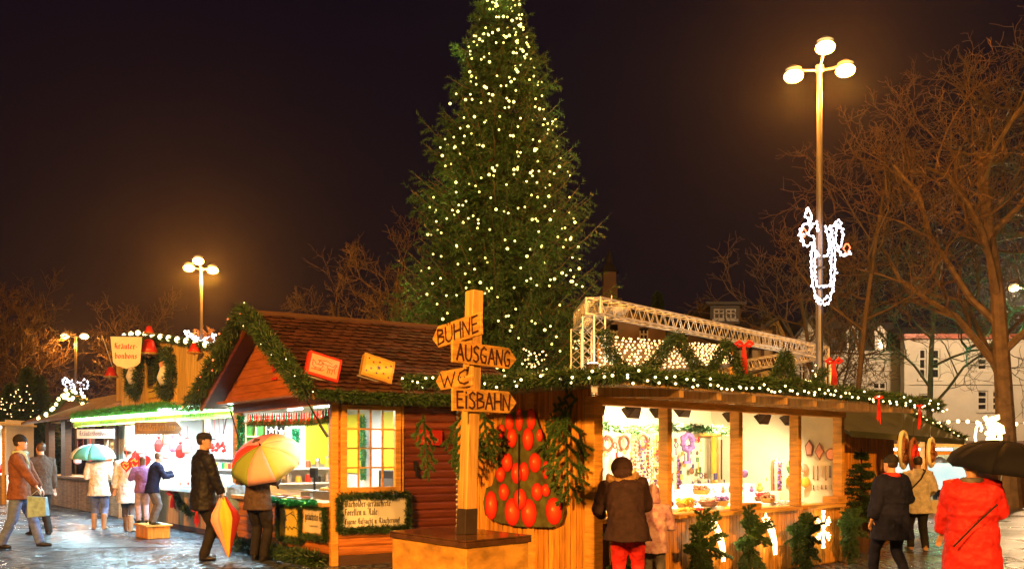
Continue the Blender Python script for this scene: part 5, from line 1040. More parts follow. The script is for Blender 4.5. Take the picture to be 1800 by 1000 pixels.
# right branch sits between the poster and the corner; left branches hang from the eave behind the signpost
SU = BC
fir_branch(fb_(.33, 2.02), fb_(.28, .98), 'dark drooping fir branch on the side wall right of the red bauble poster', 'fir branches on the craft stall side wall', .50, 13, u=SU, dens=1500)
fir_branch(fb_(.15, 2.10), fb_(.62, 1.75), 'short fir branch at the top right corner of the side wall', 'fir branches on the craft stall side wall', .3, 9, u=V(0, 0, 1), dens=1500)
fir_branch(q(-.35, 1.75, 2.02), q(-.25, 1.85, 1.25), 'fir branch hanging directly beside the signpost under the eave', 'fir branches on the craft stall side wall', .46, 13, u=SU, dens=1500)
fir_branch(q(-.35, 1.4, 2.02), q(-.15, 1.5, 1.45), 'bushy fir branch left of the red bauble poster', 'fir branches on the craft stall side wall', .38, 10, u=SU, dens=1500)
fir_branch(q(-.45, 2.4, 2.0), q(-.4, 2.35, 1.2), 'fir branch hanging left of the signpost by the red door', 'fir branches on the craft stall side wall', .26, 9, u=SU, dens=1500)
# bouquets along the front
for k, (a, w_) in enumerate(((.28, .42), (1.55, .5), (2.55, .42), (3.75, .5), (4.95, .34))):
    t = thing('fir_bouquet', 'fir greenery bundle below the craft stall sill, %s from the left' % ORD[k], 'fir bundle', q(a, -.12, .4), 'fir bundles along the craft stall front')
    for j in range(11):
        an = -1.3+j*.26; L = random.uniform(.30, .42); b = q(a+random.uniform(-.1, .1)*w_, -.10-random.uniform(0, .08), .42+random.uniform(-.1, .15)); d = DC*math.sin(an*1.0)*.62*w_*2+Z*math.cos(an)*(.75 if j % 2 else -1.0)+NC*.22
        fir_branch(b, b+d.normalized()*L, '', None, .22, 9, par=t, u=DC, dens=1300, m='needle_pine' if j % 2 else 'needle')
# light comets and snowflake
def rope(c, strokes, label, r=.014, U=DC, name='light_comet', cat='light decoration', grp=None, m='rope_light', jitter=0):
    t = thing(name, label, cat, c, grp)
    mb = MB()
    for s in strokes: mb.tube([c+U*a+Z*b for a, b in s], r, 6)
    mb.build('rope_light', m, t); return t
def comet(a, label):
    c = q(a, -.09, .48); star = []
    for i in range(11): rr = .085 if i % 2 == 0 else .04; an = i*math.pi/5+.3; star.append((-.10+rr*math.cos(an), .21+rr*math.sin(an)))
    t = rope(c, [star, [(-.06, .16), (.02, .05), (.07, -.08), (.09, -.22)], [(-.02, .17), (.06, .04), (.11, -.1), (.12, -.23)], [(.0, .2), (.09, .08), (.14, -.08), (.14, -.24)], [(-.05, .1), (.03, -.02), (.07, -.14), (.09, -.24)]], label, .009)
    point(c+NC*.22, 7, WARM, .1, parent=t)
comet(2.02, 'glowing rope light comet under the second opening'); comet(3.13, 'glowing rope light comet under the third opening')
fl = []
for i in range(6):
    an = i*math.pi/3+math.pi/6; d = (math.cos(an), math.sin(an)*1.35); fl.append([(0, 0), (d[0]*.19, d[1]*.19)])
    for f in (.09, .14):
        for s_ in (-.6, .6): e_ = (math.cos(an+s_)*.06, math.sin(an+s_)*.075); fl.append([(d[0]*f, d[1]*f), (d[0]*f+e_[0], d[1]*f+e_[1])])
t = rope(q(4.42, -.09, .5), fl, 'glowing rope light snowflake under the right opening', .012, name='light_snowflake'); point(q(4.42, -.3, .5), 7, WARM, .1, parent=t)
# poster on the side wall: painted fir shape with red baubles, cut out
SO = q(-.03, 0, 0); SW_ = lambda b, z, k=0: SO+BC*b+Z*z-DC*(.02+k)
t = thing('bauble_poster', 'cut-out poster of red baubles stacked like a tree on the side wall', 'poster', SW_(1.07, .7))
outl = [(1.70, .80), (1.74, .95), (1.68, 1.12), (1.58, 1.15), (1.52, 1.28), (1.50, 1.42), (1.44, 1.55), (1.40, 1.70), (1.42, 1.85), (1.36, 2.0), (.86, 2.0), (.80, 1.85), (.72, 1.72), (.68, 1.56), (.64, 1.44), (.58, 1.30), (.50, 1.14), (.42, 1.06), (.38, .90), (.44, .78), (.58, .72), (1.1, .70), (1.5, .73)]
mb = MB(); mb.prism([SW_(b, z) for b, z in outl], DC*-.012); mb.build('poster_sheet', 'poster_green' if 'poster_green' in M else 'needle_pine', t)
bl = [(1.27, 1.88, .10, .075), (1.10, 1.90, .13, .065), (.90, 1.90, .12, .075), (1.42-.02, 1.78, .08, .06), (1.22, 1.70, .11, .085), (.95, 1.68, .13, .09), (.76, 1.72, .07, .05), (1.30, 1.42, .11, .095), (1.14, 1.30, .12, .09), (1.02, 1.32, .11, .08), (.84, 1.42, .11, .10), (1.42, 1.28, .09, .08), (.66, 1.34, .10, .06), (1.36, 1.08, .10, .09), (1.08, .98+.03, .12, .11), (.80, 1.10, .10, .09), (.66, 1.12, .07, .07), (1.58, .92, .17, .11), (1.22, .86, .16, .13), (.94, .86, .16, .13), (.54, .90, .15, .13)]
for i, (b, z, ry, rx) in enumerate(bl):
    mb = MB(); n = 20; kz = .015+.0011*(i % 9); pts = [SW_(b+.006, z+ry*.15, kz)]+[SW_(b+rx*f_*math.cos(2*math.pi*j/n)+.006*(1-f_), z+ry*f_*math.sin(2*math.pi*j/n)+ry*.15*(1-f_), kz) for f_ in (.3, .75, 1.0) for j in range(n)]; mb.add(pts, [(0, 1+j, 1+(j+1) % n) for j in range(n)]+[(1+r_*n+j, 1+(r_+1)*n+j, 1+(r_+1)*n+(j+1) % n, 1+r_*n+(j+1) % n) for r_ in range(2) for j in range(n)]); bb = mb.build('printed_bauble', 'bauble_print', t)
    ca = bb.data.color_attributes.new('print', 'FLOAT_COLOR', 'POINT'); ca.data.foreach_set('color', np.array([(.88, .26, .09, 1)]+[(.80, .09, .025, 1)]*n+[(.68, .028, .010, 1)]*n+[(.36, .012, .006, 1)]*n, dtype=np.float32).reshape(-1))
    mb = MB(); pts = [SW_(b+.01+rx*.12*math.cos(2*math.pi*j/10), z+ry*.12+ry*.13*math.sin(2*math.pi*j/10), .0275) for j in range(10)]; mb.add(pts, [tuple(range(10))]); mb.build('printed_shine', 'shine_print', bb)
mb = MB(); mb.prism([SW_(1.10, 1.74, .029), SW_(1.08, 1.74, .029), SW_(1.085, .97, .029), SW_(1.105, .90, .029)], DC*-.001); mb.build('fold_line', 'black_ink', t)

# ================================================================ signpost in its crate
U1 = V(.70, .714, 0).normalized(); U2 = V(-.60, .80, 0).normalized(); C0 = V(-.352, 6.96, 0)
cr_ = thing('post_crate', 'large orange wooden crate with dark wet lid in the foreground', 'crate', C0)
mb = MB(); n1 = V(U1.y, -U1.x, 0)
mb.hexa([C0, C0+U1*.70, C0+U1*.70+U2*1.14, C0+U2*1.14, C0+Z*.79, C0+U1*.70+Z*.79, C0+U1*.70+U2*1.14+Z*.79, C0+U2*1.14+Z*.79]); mb.build('crate_body', 'crate_wood', cr_, bevel=.006)
mb = MB(); e = .02; A = C0-U1*e-U2*e; B = C0+U1*(.7+e)-U2*e; C_ = C0+U1*(.7+e)+U2*(1.14+e); D_ = C0-U1*e+U2*(1.14+e)
mb.hexa([p+Z*.792 for p in (A, B, C_, D_)]+[p+Z*.835 for p in (A, B, C_, D_)]); mb.build('lid', 'wet_dark', cr_, bevel=.006)
for k_, (s0, s1) in enumerate(((0, .33), (.335, .66), (.665, 1.18))): mb = MB(); mb.hexa([A+U2*s0+Z*.836, B+U2*s0+Z*.836, B+U2*s1+Z*.836, A+U2*s1+Z*.836, A+U2*s0+Z*.85, B+U2*s0+Z*.85, B+U2*s1+Z*.85, A+U2*s1+Z*.85]); mb.build('lid_board', 'wet_dark', cr_, bevel=.004)
pb = V(-.377, 7.55, .851); ptop = V(-.311, 7.55, 2.86)
sp = thing('signpost', 'pale square wooden signpost standing on the orange crate', 'signpost', pb)
hw = .060; ax = (ptop-pb)
def sq(c, h): return [c-U1*h-U2*h, c+U1*h-U2*h, c+U1*h+U2*h, c-U1*h+U2*h]
mb = MB(); mb.hexa(sq(pb, hw*1.0)+sq(ptop, hw)); mb.build('post', 'post_wood', sp, bevel=.006)
mb = MB(); mb.hexa(sq(pb+V(0, 0, .0), hw+.007)+sq(pb+ax*.105, hw+.007)); mb.build('metal_sleeve', 'spot_metal', sp, bevel=.003)
def arrow(z, s0, s1, ht, direc, n, txt, tilt, left, label, m='sign_wood'):
    """board along direc (picture right = +), from s0 to s1"""
    f = (z-pb.z)/(ptop.z-pb.z); c = pb+ax*f+n*(hw+.018); u = (direc+Z*tilt).normalized(); up = (Z-u*u.z).normalized(); th = .024; tipl = ht*.52
    if left: pts = [(s0, 0), (s0+tipl, -ht/2), (s1, -ht/2), (s1, ht/2), (s0+tipl, ht/2)]
    else: pts = [(s0, -ht/2), (s1-tipl, -ht/2), (s1, 0), (s1-tipl, ht/2), (s0, ht/2)]
    t = thing('arrow_sign', label, 'sign', c); mb = MB(); mb.prism([c+u*a+up*b-n*th/2 for a, b in pts], n*th); mb.build('board', m, t, bevel=.003)
    mb = MB(); a0 = s0+tipl*1.0 if left else s0+.045; wd = (s1-.025-a0) if left else (s1-tipl*.85-a0); brush(mb, txt, c+u*a0-up*(ht*.36)+n*(th/2+.002), u, up, n, ht*.72, wd, pen=.12); mb.build('lettering', 'ink', t)
    mb = MB()
    for a in (-.03, .03): mb.lathe(c+u*a+n*th/2, [(.006, 0), (.006, .004)], 8, n)
    mb.build('screw', 'black_metal', t)
nl_ = V(-U2.y, U2.x, 0); nl_ = nl_ if nl_.y < 0 else -nl_        # normal of the face that looks left
nr_ = V(U1.y, -U1.x, 0); nr_ = nr_ if nr_.y < 0 else -nr_
arrow(2.545, -.50, .235, .185, -U2, nl_, 'BÜHNE', .075, True, 'orange arrow sign reading BÜHNE at the top of the post')
arrow(2.328, -.30, .435, .178, U1, nr_, 'AUSGANG', -.02, False, 'arrow sign reading AUSGANG pointing right below the top sign')
arrow(2.143, -.42, .13, .160, -U2, nl_, 'WC', .02, True, 'short arrow sign reading WC pointing left')
arrow(1.95, -.28, .455, .185, U1, nr_, 'EiSBAHN', .0, False, 'lowest arrow sign reading EISBAHN pointing right')
# ================================================================ big lit spruce
TX, TY = -.24, 19.2
def hwid(z):
    return float(np.interp(z, [1.0, 2.2, 3.3, 4.5, 6.3, 8.1, 9.9, 11.1, 12.0], [1.8, 2.2, 2.15, 2.0, 1.66, 1.38, .74, .40, .05]))
t = thing('christmas_tree', 'very tall dark spruce covered in small warm lights behind the stalls', 'spruce tree', (TX, TY, 0))
mb = MB(); mb.tube([(TX, TY, 0), (TX, TY, 4), (TX+.02, TY, 8), (TX, TY, 12)], [.19, .14, .08, .02], 10); mb.build('trunk', 'bark', t)
P0s, Ds, Ss, Ls, Ws = [], [], [], [], []; stem = MB()
tips = []
def twig_needles(a, b, n, nl, wd, up=0.0):
    a = np.array(a); b = np.array(b); ax = b-a; L = np.linalg.norm(ax); axn = ax/L; f = np.sort(RNG.uniform(0, 1, n)); base = a+ax*f[:, None]
    rd = rnd(n); rd -= axn*(rd*axn).sum(1, keepdims=True); rd /= np.linalg.norm(rd, axis=1, keepdims=True)
    d = rd+axn*.9; d[:, 2] += up; P0s.append(base); Ds.append(d); Ss.append(rnd(n)); Ls.append(nl*RNG.uniform(.7, 1.25, n)); Ws.append(np.full(n, wd))
z = 1.1
while z < 11.9:
    R = hwid(z); nb = max(5, int(8+R*5.2))
    for k in range(nb):
        an = 2*math.pi*(k+random.random())/nb; zz = z+random.uniform(-.12, .12); r_ = R*random.choice([.72, .85, .95, 1.0, 1.08, 1.24])*random.uniform(.86, 1.04)*(1.08-.22*((z*1.35) % 1.0))
        if math.sin(an) > .35 and random.random() < .45: continue
        d = np.array([math.cos(an), math.sin(an), 0]); sag = .22*r_*(1 if z < 9 else .2); lift = .30*r_
        pts = [np.array([TX, TY, zz+.1*r_])]
        for i in range(1, 7):
            f = i/6; pts.append(np.array([TX, TY, zz+.1*r_])+d*r_*f+np.array([0, 0, -sag*math.sin(f*math.pi*.75)*1.4+lift*max(0, f-.62)**1.3*1.6]))
        stem.tube(pts, [.022*(1-i/7)+.004 for i in range(7)], 3, False); tips.append((pts[-1], pts[4]))
        side = np.array([-d[1], d[0], 0]); m_ = int(6+r_*7)
        twig_needles(pts[5], pts[6]+(pts[6]-pts[5])*.5, 26, .085, .007)
        for j in range(m_):
            f = .22+.78*j/m_; i0 = min(5, int(f*6)); fr_ = f*6-i0; b = pts[i0]*(1-fr_)+pts[i0+1]*fr_; s_ = 1 if j % 2 else -1; ln = (.16+.34*r_/2*(1.15-f))*random.uniform(.7, 1.3)
            hang = random.uniform(-.75, -.1) if z < 10.5 else random.uniform(-.2, .3)
            e_ = b+(d*.75+side*s_*.75+np.array([0, 0, hang]))*ln
            twig_needles(b, e_, int(16+ln*50), .075, .0068)
            mid = (b+e_)/2; e3 = mid+(d*.9-side*s_*.3+np.array([0, 0, hang*1.2]))*ln*.5; twig_needles(mid, e3, int(10+ln*22), .065, .0065)
    z += .165
tris('crown', np.concatenate(P0s), np.concatenate(Ds), np.concatenate(Ss), np.concatenate(Ls), np.concatenate(Ws), 'needle_tree', t)
stem.build('limbs', 'bark', t)
# bulbs strung along rows: positions on the outside of the crown
bp = []
for i in range(470):
    zz = 2.0+9.9*(random.random()**.92); an = -math.pi/2+math.asin(random.uniform(-.97, .97)); R = hwid(zz)*random.uniform(.84, 1.02)
    if random.random() < .18: an = random.gauss(-.55, .2)+(.05 if zz > 5 else 0)      # the string running down the right side
    bp.append(V(TX+R*math.cos(an), TY+R*math.sin(an), zz))
small = bp[::2]; large = bp[1::2]
def lights_on(name, label, pts, r): 
    tt = thing(name, label, 'light chain', pts[0]); bulbs(tt, pts, 'bulb_tree', r); return tt
lights_on('tree_lights', 'larger warm bulbs of the light chain wound round the tall spruce', large[:90], .030); lights_on('tree_lights', 'small warm bulbs of the light chain wound round the tall spruce', large[90:]+small, .021)
for k in range(9):     # added point lamps standing in for the bulbs' glow along the chain
    an = -math.pi/2+random.uniform(-1.3, 1.3); zz = 2.6+k*1.02; R = hwid(zz)*1.12+.25; point((TX+R*math.cos(an), TY+R*math.sin(an), zz), 14, (1, .92, .25), .03, parent=t)

# ================================================================ light gantry behind the craft stall
def truss(t, a, b, s=.25, n=24, r=.016, name='truss_beam', m='truss_metal'):
    a, b = Vector(a), Vector(b); ax = (b-a).normalized(); side = ax.cross(Z).normalized() if abs(ax.z) < .9 else V(.7475, .664, 0); up = side.cross(ax).normalized(); L = (b-a).length; mb = MB(); h = s/2
    cn = [side*h+up*h, side*h-up*h, -side*h-up*h, -side*h+up*h]
    for c in cn: mb.tube([a+c, b+c], r, 6)
    for f in range(4):
        c0, c1 = cn[f], cn[(f+1) % 4]
        for i in range(n):
            p, q_ = a+ax*(L*i/n), a+ax*(L*(i+.5)/n); e = a+ax*(L*(i+1)/n); mb.tube([p+c0, q_+c1], r*.5, 4, False); mb.tube([q_+c1, e+c0], r*.5, 4, False)
    for c in (a, b):
        for i in range(4): mb.tube([c+cn[i], c+cn[(i+1) % 4]], r*.8, 4)
    return mb.build(name, m, t)
TA = P(1044, 536, 14.4); TB = P(1448, 624, 21.0); TA.z = TB.z = 3.86
gt_ = thing('truss_gantry', 'silver lattice truss frame spanning above the craft stall roof', 'truss frame', (TA.x, TA.y, 0))
truss(gt_, TA, TB, n=34); truss(gt_, (TA.x, TA.y, .05), (TA.x, TA.y, 3.7), n=12, name='truss_column'); truss(gt_, (TB.x, TB.y, .05), (TB.x, TB.y, 3.7), n=12, name='truss_column')
TC = TB+V(-2.4, 6.6, 0); TD = V(1.21, 15.9, 3.86); truss(gt_, TB, TC, n=22); truss(gt_, TA, TD, n=7); truss(gt_, (TD.x, TD.y, .05), (TD.x, TD.y, 3.7), n=12, name='truss_column'); truss(gt_, (TC.x, TC.y, .05), (TC.x, TC.y, 3.7), n=12, name='truss_column')
c = P(1075, 556, 15.2); t = thing('dish_lamp', 'pale dish hanging under the left end of the truss', 'lamp', c); mb = MB(); mb.lathe(c, [(.02, .0), (.2, .03), (.32, .12), (.3, .12)], 18); mb.build('dish', 'white_wall', t, smooth=True); mb = MB(); mb.tube([c+Z*.1, c+Z*.35], .01, 4); mb.build('hanger', 'steel', t)
c = V(TA.x-.1, TA.y-.9, 2.75); t = thing('stage_spotlight', 'small spotlight on the roof aimed up at the truss', 'spotlight', c); mb = MB(); mb.lathe(c, [(.08, -.1), (.1, .1), (.09, .11)], 12); mb.build('housing', 'spot_metal', t); mb = MB(); mb.lathe(c+Z*.112, [(.08, 0), (.08, .005)], 12); mb.build('lamp_face', 'spot_face', t)
point(c+Z*.25, 32, (1, .84, .6), .05, parent=t); point(V(3.4, 15.6, 3.0), 40, (1, .84, .6), .03, name='lamp_light', parent=t); point(V(5.9, 18.6, 3.0), 55, (1, .84, .6), .03, name='lamp_light', parent=t)
# light net roof
n0, n1_, n2, n3 = P(1052, 660, 15.6), P(1292, 640, 20.5), P(1285, 612, 22.5), P(1054, 596, 17.6)
t = thing('market_hall_roof', 'brown awning roof of the stall carrying the net of lights', 'stall roof', n0); mb = MB(); mb.hexa([n0-Z*.05, n1_-Z*.05, n2-Z*.05, n3-Z*.05, n0, n1_, n2, n3]); mb.build('roof', 'roof_felt', t)
mb = MB()
for p in (n0, n1_, n2, n3): mb.tube([V(p.x, p.y, 0), p], .05, 6)
mb.build('post', 'pine_beam', t)
t = thing('light_net', 'dense net of tiny warm bulbs spread over the awning roof', 'light net', n0); pts = []
for i in range(11):
    for j in range(34):
        u_, v_ = (j+random.uniform(-.35, .35)+.5*(i % 2))/34, (i+random.uniform(-.25, .25))/10; a_ = n0.lerp(n1_, u_); b_ = n3.lerp(n2, u_); pts.append(a_.lerp(b_, v_)+V(0, -.03, .05))
bulbs(t, pts, 'bulb_net', .021)
a_, b_ = P(925, 640, 17.2), P(950, 640, 17.4); pts = [V(random.uniform(a_.x-.05, b_.x+.12), 17.1+random.random()*.2, random.uniform(2.75, 3.55)) for _ in range(46)]
t = thing('light_cluster', 'cluster of warm bulbs glimpsed low through the spruce branches', 'light chain', pts[0]); bulbs(t, pts, 'bulb_net', .017)
# arched garlands standing on the roof
def arch(pa, pb_, hh, label, m='needle', r=.1):
    pts = [pa.lerp(pb_, f)+Z*(hh*4*f*(1-f)) for f in np.linspace(0, 1, 12)]; t = thing('arch_garland', label, 'garland', pa, 'arched garlands above the craft stall'); fluff(pts, r, 1300, .10, .010, .25, m, parent=t, name='fir_needles')
    mb = MB(); mb.tube(pts, .02, 4); mb.build('hoop', 'bark_dark', t)
    if r > .08:
        bulbs(t, [Vector(x)+V(random.uniform(-.1, .1), -.12, random.uniform(-.1, .1)) for x in resample(pts, .6)], 'bulb_warm', .011)
xs = [(1058, 642), (1098, 650), (1185, 590), (1230, 648), (1275, 600), (1330, 665), (1382, 622), (1420, 680), (1455, 650)]
zz_ = [13.2, 13.2, 13.8, 14.2, 14.6, 15.0, 15.4, 15.8, 16]
gpts = [P(1060, 580, 13.2), P(1078, 630, 13.3), P(1110, 660, 13.4), P(1150, 640, 13.6), P(1188, 588, 13.8), P(1215, 630, 14.0), P(1240, 668, 14.2)]
t = thing('arch_garland', 'wavy fir garland in front of the light net', 'garland', gpts[0], 'arched garlands above the craft stall'); fluff(gpts, .085, 1500, .10, .009, .25, 'needle', parent=t, name='fir_needles')
gpts = [P(1240, 668, 14.2), P(1278, 600, 14.6), P(1300, 655, 14.8), P(1340, 688, 15.0), P(1366, 655, 15.2), P(1380, 618, 15.4), P(1392, 660, 15.4), P(1415, 688, 15.6), P(1450, 650, 15.8)]
t = thing('arch_garland', 'wavy fir garland with peak beside the lamp pole', 'garland', gpts[0], 'arched garlands above the craft stall'); fluff(gpts, .075, 1300, .10, .009, .25, 'needle', parent=t, name='fir_needles')
bulbs(t, [P(1424+random.uniform(-8, 10), random.uniform(640, 680), 15.6) for _ in range(9)], 'bulb_warm', .012)
gp = [q(3.2, 1.2, 2.35), q(3.7, 1.1, 2.52), q(4.2, 1.1, 2.4), q(5.0, 1.0, 2.34)]
t = thing('arch_garland', 'low fir garland lying on the right half of the craft stall roof', 'garland', gp[0], 'arched garlands above the craft stall'); fluff(gp, .10, 1300, .11, .010, .25, 'needle', parent=t, name='fir_needles')
bow(P(1308, 606, 14.9), .17, 'long red ribbon bow hanging from the middle of the truss', tails=.75); bow(P(1466, 636, 16.2), .17, 'long red ribbon bow hanging right of the tall lamp pole', tails=.55)
mb = MB(); mb.tube([P(1460, 632, 16.5), P(1460, 700, 16.5)], .035, 8); single(mb, 'garland_pole', 'truss_metal', 'pale thin pole right beside the tall lamp pole', 'pole', P(1460, 700, 16.5))

# ================================================================ background buildings
def quad_wall(mb, p0, p1, z0, z1, th=.3, holes=()):
    """wall along p0->p1 with rectangular holes (a0,a1,z0,z1), outward = camera side"""
    ax = (p1-p0); L = ax.length; u_ = ax/L; n_ = V(u_.y, -u_.x, 0); n_ = n_ if n_.y < 0 else -n_; fr = (p0, u_, -n_)
    xs = sorted({0, L, *[h[0] for h in holes], *[h[1] for h in holes]})
    for i in range(len(xs)-1):
        a0, a1 = xs[i], xs[i+1]; hs = sorted([h for h in holes if h[0] <= a0+1e-6 and h[1] >= a1-1e-6], key=lambda h: h[2]); zc = z0
        for h in hs: 
            if h[2] > zc: mb.fb(fr, a0, a1, 0, th, zc, h[2])
            zc = h[3]
        mb.fb(fr, a0, a1, 0, th, zc, z1)
    return fr, L
def window(par, fr, a0, a1, z0, z1, cross=True, trim='white_trim', lit=None, bars=1, rails=1):
    mb = MB(); w_ = .07; mb.fb(fr, a0-.1, a1+.1, -.06, -.002, z0-.12, z0); mb.fb(fr, a0, a0+w_, .08, .14, z0, z1); mb.fb(fr, a1-w_, a1, .08, .14, z0, z1); mb.fb(fr, a0+w_, a1-w_, .08, .14, z0, z0+w_); mb.fb(fr, a0+w_, a1-w_, .08, .14, z1-w_, z1)
    for i in range(bars): m_ = a0+(a1-a0)*(i+1)/(bars+1); mb.fb(fr, m_-.035, m_+.035, .082, .138, z0+w_, z1-w_)
    for i in range(rails): zz = z0+(z1-z0)*(.58 if rails == 1 else (i+1)/(rails+1)); mb.fb(fr, a0+w_, a1-w_, .079, .141, zz-.04, zz+.04)
    f = mb.build('window', trim, par); mb = MB(); mb.fb(fr, a0, a1, .15, .17, z0, z1); mb.build('pane', lit or 'dark_glass', f); return f
def pxa(fr, L, Y, px_): pass
# big pale house, right: two blocks
Yh = 46.0
def Xh(px_, Y=Yh): return (px_-900)/F*Y
def Zh(py_, Y=Yh): return 1.5+(800-py_)/F*Y
hs = thing('white_house', 'big pale house with mansard roof and dormers behind the bare trees', 'house', (Xh(1535), Yh, 0))
p0, p1 = V(Xh(1440), Yh, 0), V(Xh(1588), Yh, 0)
holes = [(Xh(a)-p0.x, Xh(b)-p0.x, Zh(z0), Zh(z1)) for a, b, z0, z1 in ((1484, 1503, 700, 671), (1535, 1559, 700, 671), (1484, 1503, 775, 735), (1535, 1559, 775, 735), (1448, 1466, 700, 671))]
mb = MB(); fr, L = quad_wall(mb, p0, p1, 0, Zh(622), .4, holes); mb.fb(fr, 0, L, -.10, 0, Zh(652), Zh(649)); mb.fb(fr, -.02, L-.01, -.16, .1, Zh(622)+.01, Zh(617)); mb.build('wall', 'plaster', hs)
for h in holes: window(hs, fr, *h)
mb = MB(); mb.hexa([fr[0]+fr[1]*a+fr[2]*b+Z*z_ for a, b, z_ in ((-.1, 0, Zh(616.5)), (L, 0, Zh(616.5)), (L, 6, Zh(616.5)), (-.1, 6, Zh(616.5)), (-.1, 1.3, Zh(560)), (L, 1.3, Zh(560)), (L, 5, Zh(560)), (-.1, 5, Zh(560)))]); roof = mb.build('roof', 'slate', hs)
for cx_ in (1498, 1547):
    a0, a1 = Xh(cx_-10)-p0.x, Xh(cx_+10)-p0.x; m_ = (a0+a1)/2; z0, z1, z2 = Zh(615), Zh(585), Zh(572)
    mb = MB(); fb2 = lambda *k: mb.fb(fr, *k); fb2(a0, a0+.14, -.05, 1.2, z0, z1); fb2(a1-.14, a1, -.05, 1.2, z0, z1); mb.prism([fr[0]+fr[1]*a-fr[2]*.05+Z*z_ for a, z_ in ((a0-.08, z1), (a1+.08, z1), (m_, z2))], fr[2]*1.4); d_ = mb.build('dormer', 'white_trim', roof)
    mb = MB(); mb.fb(fr, a0+.14, a1-.14, .02, .06, z0, z1); mb.build('dormer_window', 'dark_glass', roof)
# right block
hb_ = thing('pale_house', 'pale plastered house with red cornice and tall shuttered windows', 'house', (Xh(1690), Yh-1, 0)); p0 = V(Xh(1588, Yh-1)+.02, Yh-1, 0); p1 = V(Xh(1895, Yh-1), Yh-1, 0); Y1 = Yh-1
hl = lambda L_: [(Xh(a, Y1)-p0.x, Xh(b, Y1)-p0.x, Zh(z0, Y1), Zh(z1, Y1)) for a, b, z0, z1 in L_]
holes = hl(((1616, 1629, 665, 613), (1639, 1653, 665, 613), (1616, 1640, 720, 692), (1719, 1737, 721, 686), (1745, 1762, 721, 686), (1719, 1737, 650, 620), (1800, 1820, 721, 686)))
mb = MB(); fr, L = quad_wall(mb, p0, p1, 0, Zh(596, Y1), .4, holes); mb.fb(fr, 0, .25, -.06, 0, 0, Zh(600, Y1)); mb.fb(fr, 0, L, -.08, 0, Zh(676, Y1), Zh(673, Y1)); mb.build('wall', 'plaster', hb_)
for i, h in enumerate(holes): window(hb_, fr, *h, bars=0, rails=2)
mb = MB(); mb.fb(fr, -.1, L, -.3, .4, Zh(596, Y1)+.005, Zh(588, Y1)); mb.build('cornice', 'red_trim', hb_)
mb = MB(); mb.hexa([fr[0]+fr[1]*a+fr[2]*b+Z*z_ for a, b, z_ in ((-.1, -.3, Zh(587.5, Y1)), (L, -.3, Zh(587.5, Y1)), (L, 8, Zh(587.5, Y1)), (-.1, 8, Zh(587.5, Y1)), (-.1, 3, Zh(560, Y1)), (L, 3, Zh(560, Y1)), (L, 6, Zh(560, Y1)), (-.1, 6, Zh(560, Y1)))]); mb.build('roof', 'slate', hb_)
# gabled house beside the pole
def gable_house(name, label, x0, x1, ye, ya, xa, Y, wall, depth=8, timber=False, wins=(), roofm='slate', ov=.25):
    h = thing(name, label, 'house', (Xh((x0+x1)/2, Y), Y, 0)); p0 = V(Xh(x0, Y), Y, 0); p1 = V(Xh(x1, Y), Y, 0)
    hol = [(Xh(a, Y)-p0.x, Xh(b, Y)-p0.x, Zh(z0, Y), Zh(z1, Y)) for a, b, z0, z1 in wins]
    mb = MB(); fr, L = quad_wall(mb, p0, p1, 0, Zh(ye, Y), .3, hol); am = Xh(xa, Y)-p0.x; o, u_, v_ = fr
    mb.prism([o+Z*Zh(ye, Y), o+u_*L+Z*Zh(ye, Y), o+u_*am+Z*Zh(ya, Y)], v_*.3); mb.fb(fr, 0, .3, .3, depth, 0, Zh(ye, Y)); mb.fb(fr, L-.3, L, .3, depth, 0, Zh(ye, Y)); mb.build('wall', wall, h)
    for hh in hol: window(h, fr, *hh)
    for sgn in (0, 1):
        e = -ov if sgn == 0 else L+ov; ze = Zh(ye, Y)-.1; za = Zh(ya, Y)+.06; mb = MB(); s = [o+u_*e-v_*ov+Z*ze, o+u_*am-v_*ov+Z*za, o+u_*am+v_*depth+Z*za, o+u_*e+v_*depth+Z*ze]; mb.hexa(s+[p+Z*.16 for p in s]); mb.build('roof', roofm, h)
    if timber:
        mb = MB(); zE = Zh(ye, Y)
        def bar(a, za, b, zb, w_=.16): 
            p = o+u_*a-v_*.03+Z*za; q2 = o+u_*b-v_*.03+Z*zb; d = (q2-p).normalized(); nn = v_.cross(d)*w_/2; mb.prism([p-nn, q2-nn, q2+nn, p+nn], v_*.05)
        bar(0, zE, L, zE); bar(0, zE-1.4, L, zE-1.4)
        for f in (.08, .3, .5, .7, .92): bar(L*f, zE-3, L*f, zE+(Zh(ya, Y)-zE)*(1-abs(f-am/L)/max(am/L, 1-am/L))*.9)
        bar(L*.3, zE, L*.12, zE-1.4); bar(L*.7, zE, L*.88, zE-1.4); bar(L*.3, zE+.9, L*.7, zE+.9); bar(L*.1, zE-1.4, L*.26, zE-2.8)
        mb.build('timber_frame', 'timber', h)
    return h
gable_house('gabled_house', 'narrow pale gabled house seen left of the tall lamp pole', 1398, 1455, 600, 560, 1426, 43, 'plaster', wins=((1420, 1431, 618, 602), (1404, 1418, 668, 640)))
gable_house('timbered_house', 'cream half-timbered house with steep gable behind the truss', 1288, 1392, 612, 563, 1368, 41, 'plaster_cream', timber=True)
gable_house('timbered_house', 'low cream half-timbered house with dark framing below the truss', 1268, 1400, 672, 650, 1350, 36, 'plaster_cream', timber=True, wins=((1300, 1318, 712, 690),), roofm='roof_felt')
gable_house('dim_house', 'dim brown house with small window behind the left end of the truss', 1058, 1170, 580, 545, 1105, 44, 'plaster_dim', wins=((1072, 1086, 602, 570), (1184-60, 1200-60, 602, 576)))
